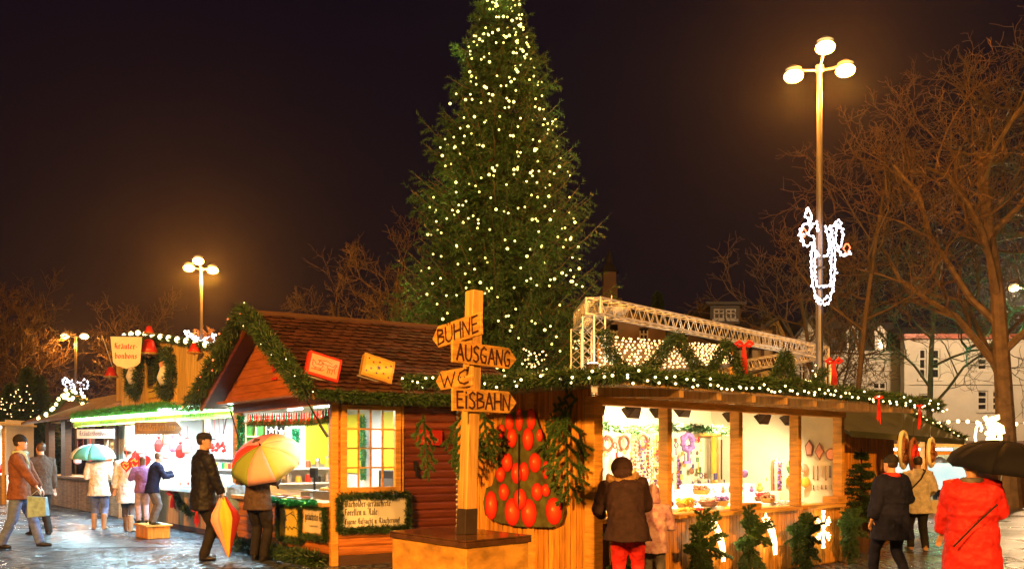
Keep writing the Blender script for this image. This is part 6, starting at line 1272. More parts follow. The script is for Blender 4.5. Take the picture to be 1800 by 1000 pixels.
gable_house('dim_house', 'dim low pale house under the middle of the truss', 1172, 1262, 606, 588, 1215, 42, 'plaster_dim', wins=())
# dark big roof with a lit-looking dormer window
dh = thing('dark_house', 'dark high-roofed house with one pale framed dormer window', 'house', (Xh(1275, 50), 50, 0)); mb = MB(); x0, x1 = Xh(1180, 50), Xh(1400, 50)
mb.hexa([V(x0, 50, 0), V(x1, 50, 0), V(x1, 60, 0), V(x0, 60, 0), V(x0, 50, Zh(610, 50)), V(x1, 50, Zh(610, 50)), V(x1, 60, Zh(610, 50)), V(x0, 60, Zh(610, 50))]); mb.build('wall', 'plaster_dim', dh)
mb = MB(); za, zb = Zh(610, 50)+.01, Zh(530, 50); mb.hexa([V(x0-.3, 49.7, za), V(x1+.3, 49.7, za), V(x1+.3, 60, za), V(x0-.3, 60, za), V(x0+1.5, 54, zb), V(x1-1.5, 54, zb), V(x1-1.5, 56, zb), V(x0+1.5, 56, zb)]); rf2 = mb.build('roof', 'slate', dh)
a, b, z0, z1 = Xh(1250, 50), Xh(1302, 50), Zh(568, 50), Zh(536, 50); mb = MB(); mb.hexa([V(a, 50.2, z0), V(b, 50.2, z0), V(b, 54, z0), V(a, 54, z0), V(a, 50.2, z1), V(b, 50.2, z1), V(b, 54, z1), V(a, 54, z1)]); mb.box(V((a+b)/2, 52, z1+.1), (b-a+.6, 4.2, .16)); dm = mb.build('dormer', 'slate', rf2)
frd = (V(Xh(1256, 50), 50.1, 0), V(1, 0, 0), V(0, 1, 0)); w2 = Xh(1274, 50)-Xh(1256, 50)
window(dh, frd, 0, w2, Zh(560, 50), Zh(542, 50), bars=1); window(dh, frd, w2+.1, w2*2+.1, Zh(560, 50), Zh(542, 50), bars=1)
# church tower, almost lost in the dark
ch = thing('church_tower', 'dim church tower with stepped cap behind the left end of the truss', 'church', (Xh(1071, 80), 80, 0)); Yt = 80; mb = MB()
def tb(xa, xb, za, zb): mb.box(V((Xh(xa, Yt)+Xh(xb, Yt))/2, Yt, (Zh(za, Yt)+Zh(zb, Yt))/2), (Xh(xb, Yt)-Xh(xa, Yt), Xh(xb, Yt)-Xh(xa, Yt), abs(Zh(zb, Yt)-Zh(za, Yt))))
tb(1058, 1084, 640, 505.2); tb(1060, 1082, 505, 480); mb.build('tower', 'plaster_dim', ch); mb = MB(); mb.lathe(V(Xh(1071, Yt), Yt, Zh(480, Yt)+.01), [(.85, 0), (.6, .5), (.3, .9), (.28, 1.3), (.02, 2.2)], 8); mb.build('spire', 'slate', ch)
mb = MB(); mb.hexa([V(Xh(1046, Yt), Yt+1, 0), V(Xh(1100, Yt), Yt+1, 0), V(Xh(1100, Yt), Yt+9, 0), V(Xh(1046, Yt), Yt+9, 0), V(Xh(1050, Yt), Yt+1, Zh(520, Yt)), V(Xh(1096, Yt), Yt+1, Zh(520, Yt)), V(Xh(1080, Yt), Yt+9, Zh(505, Yt)), V(Xh(1062, Yt), Yt+9, Zh(505, Yt))]); mb.build('nave', 'plaster_dim', ch)

# ================================================================ bare trees
def bare_tree(base, H, spread, label, grp, seed, tr=.22, levels=5, mats=('bark', 'twig'), lean=0, n1=9, fork=.28, twigr=.010, limb=None, upb=.25, name='bare_tree', maxn=9000, crown_dens=1.0):
    rs = random.Random(seed); t = thing(name, label, 'bare tree', base, grp); base = Vector(base); big = MB(); tw = MB(); cnt = [0]
    def grow(p, d, L, r, lv):
        cnt[0] += 1
        if cnt[0] > maxn: return
        n = 5 if lv < 3 else (4 if lv < 4 else 3); pts = [p]; dirs = [d]; c = p.copy(); dd = d.copy()
        for i in range(n):
            wob = .05 if lv == 0 else .30
            dd = (dd+V(rs.gauss(0, wob), rs.gauss(0, wob), rs.gauss(0, wob)+upb*(.35 if lv > 0 else .1))).normalized(); c = c+dd*(L/n); pts.append(c.copy()); dirs.append(dd.copy())
        rr = [max(twigr*.75, r*(1-.62*i/n)) for i in range(n+1)]
        (big if lv < 2 else tw).tube(pts, rr, 9 if lv == 0 else (6 if lv == 1 else (4 if lv == 2 else 3)), False)
        if lv >= levels: return
        kids = {0: n1, 1: 7, 2: 5, 3: 4, 4: 4}.get(lv, 4); kids = max(2, int(kids*crown_dens))
        for k in range(kids):
            f = (fork if lv == 0 else .18)+(1-(fork if lv == 0 else .18))*(k+rs.random()*.8)/kids; f = min(f, .99); i0 = min(n-1, int(f*n)); fr_ = f*n-i0; b = pts[i0].lerp(pts[i0+1], fr_); d0 = dirs[i0]
            az = k*2.4+rs.uniform(-.5, .5); o1 = d0.orthogonal().normalized(); o2 = d0.cross(o1); ang = rs.uniform(.55, 1.05) if lv > 0 else rs.uniform(.65, 1.15)
            nd = (d0*math.cos(ang)+(o1*math.cos(az)+o2*math.sin(az))*math.sin(ang)).normalized()
            ln = spread*rs.uniform(.75, 1.1)*(1-.35*f) if lv == 0 else L*rs.uniform(.42, .72)*(1.1-.45*f)
            grow(b, nd, ln, max(twigr, rr[i0]*(.48 if lv == 0 else .52)), lv+1)
    grow(base, V(lean, 0, 1).normalized(), H, tr, 0)
    big.build('trunk', mats[0], t); tw.build('crown', mats[1], t); return t
bare_tree((14.25, 26, 0), 10.2, 8.2, 'large bare plane tree at the right edge with lamplit branches', 'bare trees round the square', 11, .30, 5, n1=11, fork=.30, twigr=.0075, lean=.0, maxn=12000)
bare_tree((19.5, 30, 0), 13.5, 7.5, 'bare tree beyond the right edge reaching over the large plane tree', 'bare trees round the square', 12, .30, 4, ('bark_dark', 'twig_dim'), n1=12, fork=.3, twigr=.016, maxn=6000)
bare_tree((11.5, 33.5, 0), 7.5, 5.2, 'bare young tree standing before the pale house with shuttered windows', 'bare trees round the square', 5, .14, 4, ('bark_dark', 'twig_dim'), n1=9, fork=.35, twigr=.012, maxn=3000)
bare_tree((16.0, 35.0, 0), 9, 6.0, 'bare tree with greenish lit twigs between the plane tree and the pale house', 'bare trees round the square', 19, .14, 4, ('bark_dark', 'twig_dim'), n1=7, fork=.35, twigr=.011, maxn=1800)
bare_tree((10.2, 28, 0), 9.5, 4.6, 'slim bare tree rising right behind the tall lamp pole', 'bare trees round the square', 23, .11, 4, ('bark_dark', 'twig'), n1=9, fork=.45, twigr=.010, maxn=3000)
bare_tree((13.6, 40, 0), 7.2, 3.2, 'thin dark-stemmed tree in front of the mansard house', 'bare trees round the square', 31, .13, 3, ('bark_dark', 'twig_dim'), n1=7, fork=.4, twigr=.012, maxn=900)
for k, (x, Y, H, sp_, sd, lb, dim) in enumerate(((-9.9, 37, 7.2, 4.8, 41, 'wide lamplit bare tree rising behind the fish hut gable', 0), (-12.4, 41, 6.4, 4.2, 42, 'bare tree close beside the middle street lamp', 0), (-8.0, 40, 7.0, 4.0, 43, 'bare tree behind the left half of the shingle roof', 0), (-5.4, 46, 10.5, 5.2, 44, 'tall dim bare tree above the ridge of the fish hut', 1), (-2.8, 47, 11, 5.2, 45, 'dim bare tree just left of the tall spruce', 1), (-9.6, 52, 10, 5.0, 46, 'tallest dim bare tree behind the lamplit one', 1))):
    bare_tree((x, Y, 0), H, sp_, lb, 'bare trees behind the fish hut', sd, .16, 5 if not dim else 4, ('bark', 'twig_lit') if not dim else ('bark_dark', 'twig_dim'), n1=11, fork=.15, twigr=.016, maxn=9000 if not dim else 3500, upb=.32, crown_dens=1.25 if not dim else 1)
for k, (x, Y, H, sp_, sd, lb) in enumerate(((-33, 60, 9, 7, 51, 'dim brown bare tree at the far left edge'), (-27, 66, 9.5, 6.5, 52, 'dim brown bare tree just right of the farthest lamp'), (-38, 70, 12, 7, 53, 'taller dim bare tree cut by the left edge'), (-22, 70, 8, 6, 54, 'low dim bare tree behind the cloth banner'))):
    bare_tree((x, Y, 0), H, sp_, lb, 'bare trees at the far left', sd, .2, 4, ('bark', 'twig'), n1=11, fork=.15, twigr=.026, maxn=4500)
for k, (x, Y, H, lb) in enumerate(((12, 75, 15, 'dark conifer shape behind the half-timbered house'), (17.5, 80, 12, 'dark conifer behind the dormer house'), (22, 78, 13.5, 'dark conifer near the tall lamp pole'))):
    t = thing('conifer', lb, 'conifer', (x, Y, 0), 'dark conifers on the skyline'); mb = MB(); mb.tube([(x, Y, 0), (x, Y, H)], [.2, .03], 6); mb.build('trunk', 'bark_dark', t); n = 9000; zz = RNG.uniform(.12, 1, n); an = RNG.uniform(0, 6.28, n); rr = (1-zz)*H*.2*RNG.uniform(.3, 1.1, n)*(1+.35*np.sin(zz*40))
    P0 = np.stack([x+rr*np.cos(an), Y+rr*np.sin(an), zz*H], 1); D = np.stack([np.cos(an), np.sin(an), -.5+0*an], 1); tris('crown', P0, D, rnd(n), .5, .12, 'needle', t)
# dark trees with lights at far left
for k, (px_, w_, hh) in enumerate(((18, 1.0, 2.3), (48, .9, 2.9), (70, .8, 2.6))):
    c = V((px_-900)/F*34, 34, 0); t = thing('fir_tree', 'dark fir with tiny lights behind the far left stalls, %s from the left' % ORD[k], 'fir tree', c, 'dark firs at the far left'); n = 5000; H = hh+1.9; mb = MB(); mb.tube([c, c+Z*H], [.08, .02], 6); mb.build('trunk', 'bark_dark', t)
    zz = RNG.uniform(.1, 1, n); an = RNG.uniform(0, 6.28, n); rr = (1-zz)*w_*1.4*RNG.uniform(.3, 1.1, n); P0 = np.stack([c.x+rr*np.cos(an), c.y+rr*np.sin(an), zz*H], 1); tris('crown', P0, np.stack([np.cos(an), np.sin(an), -.4+0*an], 1), rnd(n), .25, .05, 'needle', t)
    bulbs(t, [c+V(random.uniform(-.6, .6), -.9, random.uniform(2.9, H-.6)) for _ in range(14)], 'bulb_net', .022)

# ================================================================ stalls and decorations on the right
OB = V(6.15, 16.0, 0); UB = V(.80, .60, 0); NB = V(.60, -.80, 0); BF = (OB, UB, -NB); br_ = thing('tarp_stall', 'wooden stall with dark tarpaulin roof right of the craft stall', 'market stall', OB)
def zB(py, Y): return 1.5+(800-py)/F*Y
mb = MB(); boards(mb, BF, -1.2, .95, 0, 1.98, w_=.13); mb.build('front_panel', 'pine_boards', br_); mb = MB(); mb.fb(BF, -1.2, .95, .03, .06, 0, 1.98); mb.fb(BF, -1.2, 2.2, 1.9, 1.95, 0, 2.1); mb.build('wall_backing', 'dark_wood', br_)
o2, u2, v2 = BF; qb = lambda a, b, z: o2+u2*a+v2*b+Z*z
mb = MB(); s = [qb(-1.3, -.6, 1.88), qb(2.35, -.6, 1.80), qb(2.2, 1.0, 2.62), qb(-1.3, 1.0, 2.56)]; mb.hexa([p-Z*.05 for p in s]+s); s = [qb(-1.3, -.62, 1.80), qb(2.36, -.62, 1.70), qb(2.36, -.60, 1.70), qb(-1.3, -.60, 1.80)]; mb.hexa(s+[p+Z*.1 for p in s]); s = [qb(-1.3, 1.0, 2.56), qb(2.2, 1.0, 2.62), qb(2.35, 2.4, 1.9), qb(-1.3, 2.4, 1.9)]; mb.hexa([p-Z*.05 for p in s]+s); mb.build('tarp_roof', 'tarp', br_)
mb = MB(); mb.fb(BF, 2.1, 2.2, .0, .1, 0, 1.9); mb.fb(BF, .95, 1.03, .0, .1, 0, 1.95); mb.build('post', 'pine_beam', br_); mb = MB(); mb.fb(BF, 1.03, 2.1, 0, .5, .85, .92); mb.build('counter', 'pine_beam', br_)
gp = [qb(2.38, -.62, 1.8), qb(2.25, .2, 2.25), qb(2.2, 1.0, 2.66)]; t = thing('fir_garland', 'thin fir garland with lights on the right edge of the tarpaulin roof', 'garland', gp[0]); fluff(gp, .06, 1000, .1, .01, parent=t, name='fir_needles'); bulbs(t, [Vector(x)+V(random.uniform(-.05, .05), -.1, 0) for x in resample(gp, .12)], 'bulb_net', .016)
c = qb(1.5, .6, 1.7); t = thing('stall_lamp', 'warm lamp inside the tarpaulin stall', 'lamp', c); mb = MB(); mb.ball(c, .06, 10, 6); mb.build('bulb', 'bulb_warm', t); mb = MB(); mb.lathe(c+Z*.05, [(.08, 0), (.03, .07)], 10); mb.build('lamp_shade', 'black_metal', t); point(c-Z*.12, 45, (1, .75, .42), .06, parent=t)
for k in range(16):
    c = qb(1.1+.24*(k % 4), 1.2, .95+.22*(k//4)); mb = MB(); mb.ball(c, .08, 8, 6) if k % 2 else mb.lathe(c, [(.08, -.08), (.1, .02), (.02, .1)], 8); single(mb, 'toy_ware', ['red_cloth', 'tinsel_green', 'gold', 'white_paper', 'pink_face'][k % 5], 'small ware in the tarpaulin stall, row %s from below, %s from the left' % (ORD[k//4], ORD[k % 4]), 'ware', c, 'wares in the tarpaulin stall')
for k, (px_, py_, ht) in enumerate(((1588, 790, .55), (1606, 800, .5), (1637, 795, .42))):
    c = P(px_, py_, 15.6); t = thing('hanging_hoop', 'decorated hoop hanging at the tarpaulin stall, %s from the left' % ORD[k], 'hoop', c, 'hoops at the tarpaulin stall'); mb = MB(); mb.ring(c, ht*.62, .035, V(.32, .3, 0), V(0, 0, 1)*.9, 24, 6, .4); mb.build('hoop_ring', 'cream_paint' if k != 1 else 'brown_mark', t)
    mb = MB(); mb.ring(c+V(0, -.02, 0), ht*.34, .05, V(.32, .3, 0), V(0, 0, 1)*.9, 20, 5, .8); mb.build('hoop_flowers', 'brown_mark' if k != 1 else 'red_cloth', t); mb = MB(); mb.tube([c+Z*ht*.55, c+Z*(ht*.55+.3)], .005, 4); mb.build('cord', 'black_metal', t)
# little fir by the wooden wall
c = V(5.45, 14.2, 0); t = thing('potted_fir', 'small dark fir standing by the orange board wall', 'fir tree', c); mb = MB(); mb.lathe(c, [(.16, 0), (.2, .3), (.19, .3)], 12); mb.build('pot', 'dark_wood', t); mb = MB(); mb.tube([c, c+Z*1.62], [.035, .008], 6); mb.build('trunk', 'bark_dark', t)
P0s, Ds, Ss, Ls, Ws = [], [], [], [], []
for i in range(12):
    zz = .5+i*.095; R = .42*(1-(zz-.4)/1.3)+.03
    R *= random.uniform(.8, 1.2); zz += random.uniform(-.03, .03)
    for k in range(9):
        an = k*.7+i*1.3; d = np.array([math.cos(an), math.sin(an), random.uniform(-.35, .2)]); a = np.array([c.x, c.y, zz]); twig_needles(a, a+d*R, 60, .06, .006)
        for f in (.4, .7): b = a+d*R*f; sd = np.array([-d[1], d[0], 0]); twig_needles(b, b+(d+sd)*R*.3, 20, .05, .005); twig_needles(b, b+(d-sd)*R*.3, 20, .05, .005)
tris('crown', np.concatenate(P0s), np.concatenate(Ds), np.concatenate(Ss), np.concatenate(Ls), np.concatenate(Ws), 'needle', t)
# pale blue lit booth further back
c = V(10.6, 23.5, 0); bb = thing('lit_booth', 'booth with glowing pale blue counter front far right', 'booth', c); fr = (c, V(1, 0, 0), V(0, 1, 0)); mb = MB(); mb.fb(fr, -.9, 1.3, 0, .05, 0, .35); mb.fb(fr, -.9, 1.3, .0, 1.4, 1.72, 1.80); mb.fb(fr, -.9, 1.3, 1.4, 1.45, 0, 1.7); mb.fb(fr, -.9, -.82, 0, 1.4, .9, 1.72); mb.fb(fr, 1.22, 1.3, 0, 1.4, .9, 1.72); mb.build('booth_shell', 'cream_paint', bb)
mk('panel_blue', (.5, .8, .85), .4, gscale=3, gamt=.2, emit=(.50, .85, .95), estr=.9); mb = MB(); mb.fb(fr, -.85, 1.25, -.02, .0, .62, 1.30); mb.build('lit_counter', 'panel_blue', bb); mb = MB()
mb.fb(fr, -.95, 1.35, -.35, .2, 1.52, 1.60); mb.build('counter_top', 'pine_beam', bb)
mb = MB(); mb.tube([c+V(-.6, .5, 1.66), c+V(1.0, .5, 1.66)], .025, 6); mb.build('tube_lamp', 'tube_white', bb); area(c+V(.2, .5, 1.6), 60, (1, .9, .7), 1.4, .2, c+V(.2, .5, 0), parent=bb)
# string of bulbs across
pts = [P(1650+k*17, 743-3*math.sin(k*.7), 27) for k in range(13)]; t = thing('light_chain', 'string of warm bulbs stretched across the back of the square', 'light chain', pts[0]); mb = MB(); mb.tube(pts, .012, 4); mb.build('cable', 'black_metal', t); bulbs(t, pts, 'bulb_warm', .06)
# dark stall under the sleigh light, with a glittering red canopy
c = V(14.3, 27.5, 0); t = thing('red_canopy_stall', 'dark stall with red canopy dotted with lights below the sleigh light', 'market stall', c); fr = (c, V(1, 0, 0), V(0, 1, 0)); mb = MB(); mb.fb(fr, -2.4, 3.6, 0, .06, 0, .95); mb.fb(fr, -2.4, 3.6, 1.6, 1.7, 0, 1.9); mb.build('wall', 'dark_wood', t)
s = [c+V(a, b, z) for a, b, z in ((-2.6, -.7, 1.45), (3.8, -.7, 1.45), (3.8, .9, 1.95), (-2.6, .9, 1.95))]; mb = MB(); mb.hexa([p-Z*.05 for p in s]+s); mb.build('canopy', 'coat_dark_red', t)
bulbs(t, [c+V(random.uniform(-2.5, 3.7), -.72, random.uniform(1.2, 1.5)) for _ in range(95)], 'bulb_net', .018); mb = MB(); mb.fb(fr, -.2, .8, -.8, -.74, 1.18, 1.36); mb.build('lit_sign', 'bulb_red', t)
# sleigh and reindeer in rope light
c = P(1738, 765, 24.5); px3 = lambda pts: [((x-1738)/F*24.5, (765-y)/F*24.5) for x, y in pts]
sl1 = px3([(1722, 742), (1716, 752), (1714, 768), (1716, 780), (1724, 786), (1745, 787), (1768, 786)]); sl2 = px3([(1722, 742), (1726, 752), (1724, 758)]); sl3 = px3([(1714, 780), (1712, 784), (1730, 790), (1765, 789)])
t = rope(c, [sl1, sl2, sl3], 'rope light sleigh glowing on the roof of the red canopy stall', .03, V(1, 0, 0), 'light_sleigh')
fgr = [px3(s) for s in ([(1729, 732), (1733, 738), (1740, 740), (1741, 733)], [(1741, 733), (1746, 738), (1752, 735), (1751, 729)], [(1740, 740), (1737, 750), (1741, 760), (1736, 770), (1739, 782)], [(1745, 742), (1750, 750), (1755, 758), (1757, 770), (1754, 783)], [(1742, 745), (1746, 756), (1744, 768), (1747, 780)], [(1731, 760), (1738, 763), (1748, 762)], [(1733, 772), (1742, 774), (1756, 772)], [(1740, 752), (1750, 756)], [(1750, 745), (1759, 750), (1761, 762)])]
for s in fgr: mb = MB(); mb.tube([c+V(a, -.05, b) for a, b in s], .06, 5); mb.build('santa_outline', 'rope_light', t)
point(c+V(0, -.8, 0), 25, WARM, .2, parent=t)
# green floodlight in the plane tree
c = V(17.0, 27.5, 4.2); t = thing('green_floodlight', 'green floodlight shining into the bare trees at the right edge', 'floodlight', c); mb = MB(); mb.box(c, (.3, .2, .25)); mb.build('housing', 'black_metal', t); mb = MB(); mb.box(c+V(-.12, .02, .14), (.2, .14, .02)); mb.build('lamp_face', 'tube_green', t)
point(c+V(-.2, 0, .5), 700, (.03, 1.0, .30), .2, parent=t, spot=110, target=c+V(-3, 3, 6)); point(V(14.6, 31, 4.5), 160, (.03, 1.0, .35), .2, parent=t)
# added street lamp, out of view, to brighten the house fronts
street_lamp(21.5, 38.0, 8.5, 'added street lamp outside the right edge lighting the pale houses', 5500, [(-.55, 0, 0), (0, -.4, .2), (.55, 0, 0)], col=(1, .64, .34))
# ================================================================ people
DG = None
def solid(mb, name, m, parent, voxel, smooth_it=3, decimate=None):
    """join overlapping closed shells into one continuous skin"""
    me = bpy.data.meshes.new(name); me.from_pydata(mb.v, [], mb.f); tmp = bpy.data.objects.new('tmp', me); COL.objects.link(tmp)
    r = tmp.modifiers.new('r', 'REMESH'); r.mode = 'VOXEL'; r.voxel_size = voxel; r.use_smooth_shade = True
    s = tmp.modifiers.new('s', 'SMOOTH'); s.factor = .5; s.iterations = smooth_it
    dg = bpy.context.evaluated_depsgraph_get(); dg.update(); new = bpy.data.meshes.new_from_object(tmp.evaluated_get(dg)); bpy.data.objects.remove(tmp)
    off = Vector(parent['_w']); new.transform(Matrix.Translation(-off)); new.name = name; new.materials.clear(); new.materials.append(M[m])
    new.polygons.foreach_set('use_smooth', [True]*len(new.polygons)); o = bpy.data.objects.new(name, new); COL.objects.link(o); o.parent = parent; o['_w'] = tuple(float(x_) for x_ in off); return o
def loft(mb, rings, n=14):
    """rings: (center, rx, ry, ux, uy)"""
    vs = []
    for c, rx, ry, ux, uy in rings:
        for k in range(n): a = 2*math.pi*k/n; vs.append(c+ux*(rx*math.cos(a))+uy*(ry*math.sin(a)))
    fs = [(i*n+k, i*n+(k+1) % n, (i+1)*n+(k+1) % n, (i+1)*n+k) for i in range(len(rings)-1) for k in range(n)]
    fs += [tuple(range(n))[::-1], tuple((len(rings)-1)*n+k for k in range(n))]; mb.add(vs, fs)
def ik(a, b, l1, l2, hint):
    d = b-a; D = min(d.length, (l1+l2)*.999); dn = d.normalized(); b2 = a+dn*D; x = (l1*l1-l2*l2+D*D)/(2*D); h = math.sqrt(max(0, l1*l1-x*x)); hn = (hint-dn*hint.dot(dn)); hn = hn.normalized() if hn.length > 1e-5 else V(0, 1, 0); return a+dn*x+hn*h, b2
def person(pos, H, face, label, top, legs, feet='boot_black', hair='hair_dark', hairlen=0, hat=None, hatm=None, hood=None, coat=.52, flare=1.0, lean=0.0, leanside=0, hl=None, hr=None, fl=None, fr_=None, headturn=0, headtilt=0, bulk=1.0, boots=0, scarf=None, fur=None, belt=None, knees=None, stand=0.0, stripe=None, skirt=None):
    """face = heading angle, 0 looks away from the camera (+Y), counter-clockwise; hands/feet in body axes (right, forward, up) in units of height"""
    X, Y_, z0 = pos; f = V(-math.sin(face), math.cos(face), 0); r = V(math.cos(face), math.sin(face), 0); B = V(X, Y_, z0); t = thing('person', label, 'person', B)
    def L(a, b, c): return B+r*(a*H)+f*(b*H)+Z*(c*H)
    pel = L(0, 0, .52)+Z*0; up = (Z+f*math.tan(lean)+r*math.tan(leanside)).normalized(); fw = (f-up*f.dot(up)).normalized(); rt = fw.cross(up).normalized()
    def S(a, b, c): return pel+rt*(a*H)+fw*(b*H)+up*(c*H)           # spine space above pelvis
    shL, shR = S(-.108, 0, .295), S(.108, 0, .295); hd = S(0, .012+.02*math.sin(lean), .415)
    hf = (f*math.cos(headturn)-r*math.sin(headturn)); hup = (up*.6+Z*.4+hf*headtilt).normalized(); hf = (hf-hup*hf.dot(hup)).normalized(); hrt = hf.cross(hup).normalized()
    ft = [fl or (-.055, .0, 0), fr_ or (.055, .0, 0)]; an = [L(p[0], p[1], p[2]+.045) for p in ft]; hip = [L(-.052, 0, .50), L(.052, 0, .50)]
    kn = []
    for i in range(2): k_, a_ = ik(hip[i], an[i], .245*H, .235*H, f*1.0+r*(.05 if i else -.05)); kn.append(k_); an[i] = a_
    hands = [hl or (-.16, .02, .44), hr or (.16, .02, .44)]; ha = [L(*p) for p in hands]; el = []
    for i, s in enumerate((shL, shR)): e, h_ = ik(s, ha[i], .165*H, .150*H, -f*.8-Z*.5+r*(.35 if i else -.35)); el.append(e); ha[i] = h_
    # ---- body: one skin
    mb = MB(); n_ = H
    loft(mb, [(L(0, 0, .47), .07*H, .055*H, r, f), (S(0, 0, .0), .088*H, .060*H, rt, fw), (S(0, 0, .10), .075*H, .052*H, rt, fw), (S(0, 0, .20), .090*H, .060*H, rt, fw), (S(0, 0, .275), .100*H, .058*H, rt, fw), (S(0, 0, .315), .06*H, .045*H, rt, fw), (S(0, .004, .345), .033*H, .034*H, rt, fw), (S(0, .006, .39), .031*H, .033*H, rt, fw)])
    hc = hd+hup*(.012*H)
    loft(mb, [(hc+hup*(a*H)+hf*(b*H), rx*H, ry*H, hrt, hf) for a, b, rx, ry in ((-.068, .022, .016, .016), (-.055, .018, .030, .034), (-.03, .006, .038, .046), (0, 0, .042, .053), (.028, -.004, .043, .054), (.05, -.008, .034, .043), (.064, -.01, .016, .02))], 16)
    mb.lathe(hc+hf*(.048*H)-hup*(.018*H), [(.007*H, -.005*H), (.010*H, .0), (.006*H, .012*H), (.003*H, .03*H)], 8, (hup*.96-hf*.26).normalized())       # nose
    mb.ball(hc+hf*(.046*H)-hup*(.036*H), .009*H, 8, 5, (1.3, .7, .45)); mb.ball(hc+hf*(.038*H)-hup*(.052*H), .013*H, 8, 5)
    for s_ in (-1, 1): mb.ball(hc+hrt*(s_*.043*H)-hup*(.006*H)-hf*(.004*H), .013*H, 8, 5, (.6, .8, 1.3)); mb.ball(hc+hf*(.046*H)+hrt*(s_*.016*H)+hup*(.012*H), .008*H, 6, 4, (1.5, .6, .6))
    for i, s in enumerate((shL, shR)):
        mb.tube([s, s.lerp(el[i], .5), el[i], el[i].lerp(ha[i], .5), ha[i]], [.030*H, .027*H, .022*H, .020*H, .015*H], 8)
        d = (ha[i]-el[i]).normalized(); sd = d.cross(Z).normalized() if abs(d.z) < .9 else r.copy(); pn = sd.cross(d).normalized(); k_ = H/1.75
        p0 = ha[i]; p1 = p0+d*.085*k_
        for w_ in (-.024, -.008, .008, .024): mb.tube([p0+sd*w_*.5*k_, p1+sd*w_*k_], [.013*k_, .013*k_], 6)
        for j, (w_, ln) in enumerate(((-.028, .060), (-.0095, .075), (.0095, .070), (.028, .055))):
            a0 = p1+sd*w_*k_; a1 = a0+(d+pn*-.35).normalized()*ln*.5*k_; a2 = a1+(d*.55-pn*.85).normalized()*ln*.5*k_; mb.tube([a0-d*.01*k_, a0, a1, a2], [.0095*k_, .0095*k_, .0085*k_, .007*k_], 6)
        tb_ = p0+d*.025*k_+sd*((.025 if i == 0 else -.025)*k_); mb.tube([tb_, tb_+(d*.6+sd*(.8 if i == 0 else -.8)-pn*.3).normalized()*.035*k_, tb_+(d*.9+sd*(.6 if i == 0 else -.6)-pn*.6).normalized()*.06*k_], [.012*k_, .0105*k_, .008*k_], 6)
        mb.tube([hip[i], hip[i].lerp(kn[i], .5), kn[i], kn[i].lerp(an[i], .4), an[i], an[i]-Z*(.03*H)], [.052*H, .045*H, .032*H, .032*H, .022*H, .022*H], 8)
    solid(mb, 'body', 'skin', t, .0085 if H > 1.6 else .008, 2)
    # eyes
    for s_ in (-1, 1): e = MB(); e.ball(hc+hf*(.0475*H)+hrt*(s_*.018*H)+hup*(.004*H), .0062*H, 8, 5); e.build('eye', 'dark_glass', t)
    # hair
    if hair:
        h = MB(); rr = [(-.03-hairlen*.5, -.020, .036, .030), (-.012, -.014, .045, .045), (.018, -.012, .048, .052), (.045, -.012, .043, .048), (.066, -.014, .022, .026)]
        if hairlen > 0: rr = [(-.05-hairlen, -.03, .040, .018), (-.03-hairlen*.5, -.028, .046, .026)]+rr[1:]
        loft(h, [(hc+hup*(a*H)+hf*(b*H), x_*H, y_*H, hrt, hf) for a, b, x_, y_ in rr], 16); solid(h, 'hair', hair, t, .012, 2)
    if hat == 'cap':
        h = MB(); loft(h, [(hc+hup*(a*H)+hf*(b*H), x_*H, y_*H, hrt, hf) for a, b, x_, y_ in ((.016, -.004, .051, .060), (.040, -.004, .051, .060), (.060, -.004, .042, .048), (.070, -.002, .02, .022))], 18)
        loft(h, [(hc+hup*(.018*H)+hf*(.040*H), .040*H, .004*H, hrt, hup), (hc+hup*(.016*H)+hf*(.070*H), .040*H, .004*H, hrt, hup), (hc+hup*(.010*H)+hf*(.094*H), .025*H, .003*H, hrt, hup)], 12); solid(h, 'cap', hatm, t, .008, 1)
    elif hat == 'beanie':
        h = MB(); loft(h, [(hc+hup*(a*H)+hf*(b*H), x_*H, y_*H, hrt, hf) for a, b, x_, y_ in ((.008, -.004, .051, .060), (.025, -.006, .053, .061), (.05, -.008, .047, .054), (.072, -.01, .028, .032), (.08, -.01, .008, .01))], 18); solid(h, 'hat', hatm, t, .011, 1)
    if hood:
        h = MB(); loft(h, [(hc+hup*(a*H)+hf*(b*H), x_*H, y_*H, hrt, hf) for a, b, x_, y_ in ((-.085, -.03, .075, .055), (-.05, -.022, .066, .055), (-.01, -.016, .060, .060), (.035, -.016, .056, .060), (.065, -.018, .042, .046), (.082, -.02, .016, .018))], 18); solid(h, 'hood', hood, t, .014, 2)
    if fur:
        h = MB(); 
        pts = [S(.085*math.cos(a)*1.0, -.035-.035*math.sin(a)*.6, .335-.045*math.sin(a)) for a in np.linspace(-.3, math.pi+.3, 14)]; h.tube(pts, .028*H, 8); o = solid(h, 'fur_trim', fur, t, .015, 1)
        fluff(pts, .03*H, 2600, .035, .004, .1, fur, 'fur_strands', t)
    if scarf: h = MB(); h.ring(S(0, .005, .335), .05*H, .024*H, rt, fw, 18, 8); h.tube([S(.03, .05, .33), S(.04, .075, .25), S(.035, .07, .16)], [.02*H, .022*H, .02*H], 6); solid(h, 'scarf', scarf, t, .013, 2)
    # trousers
    h = MB(); loft(h, [(L(0, 0, .44), .080*H*bulk, .062*H, r, f), (L(0, 0, .50), .098*H*bulk, .070*H, r, f), (S(0, 0, .05), .090*H*bulk, .064*H, rt, fw)])
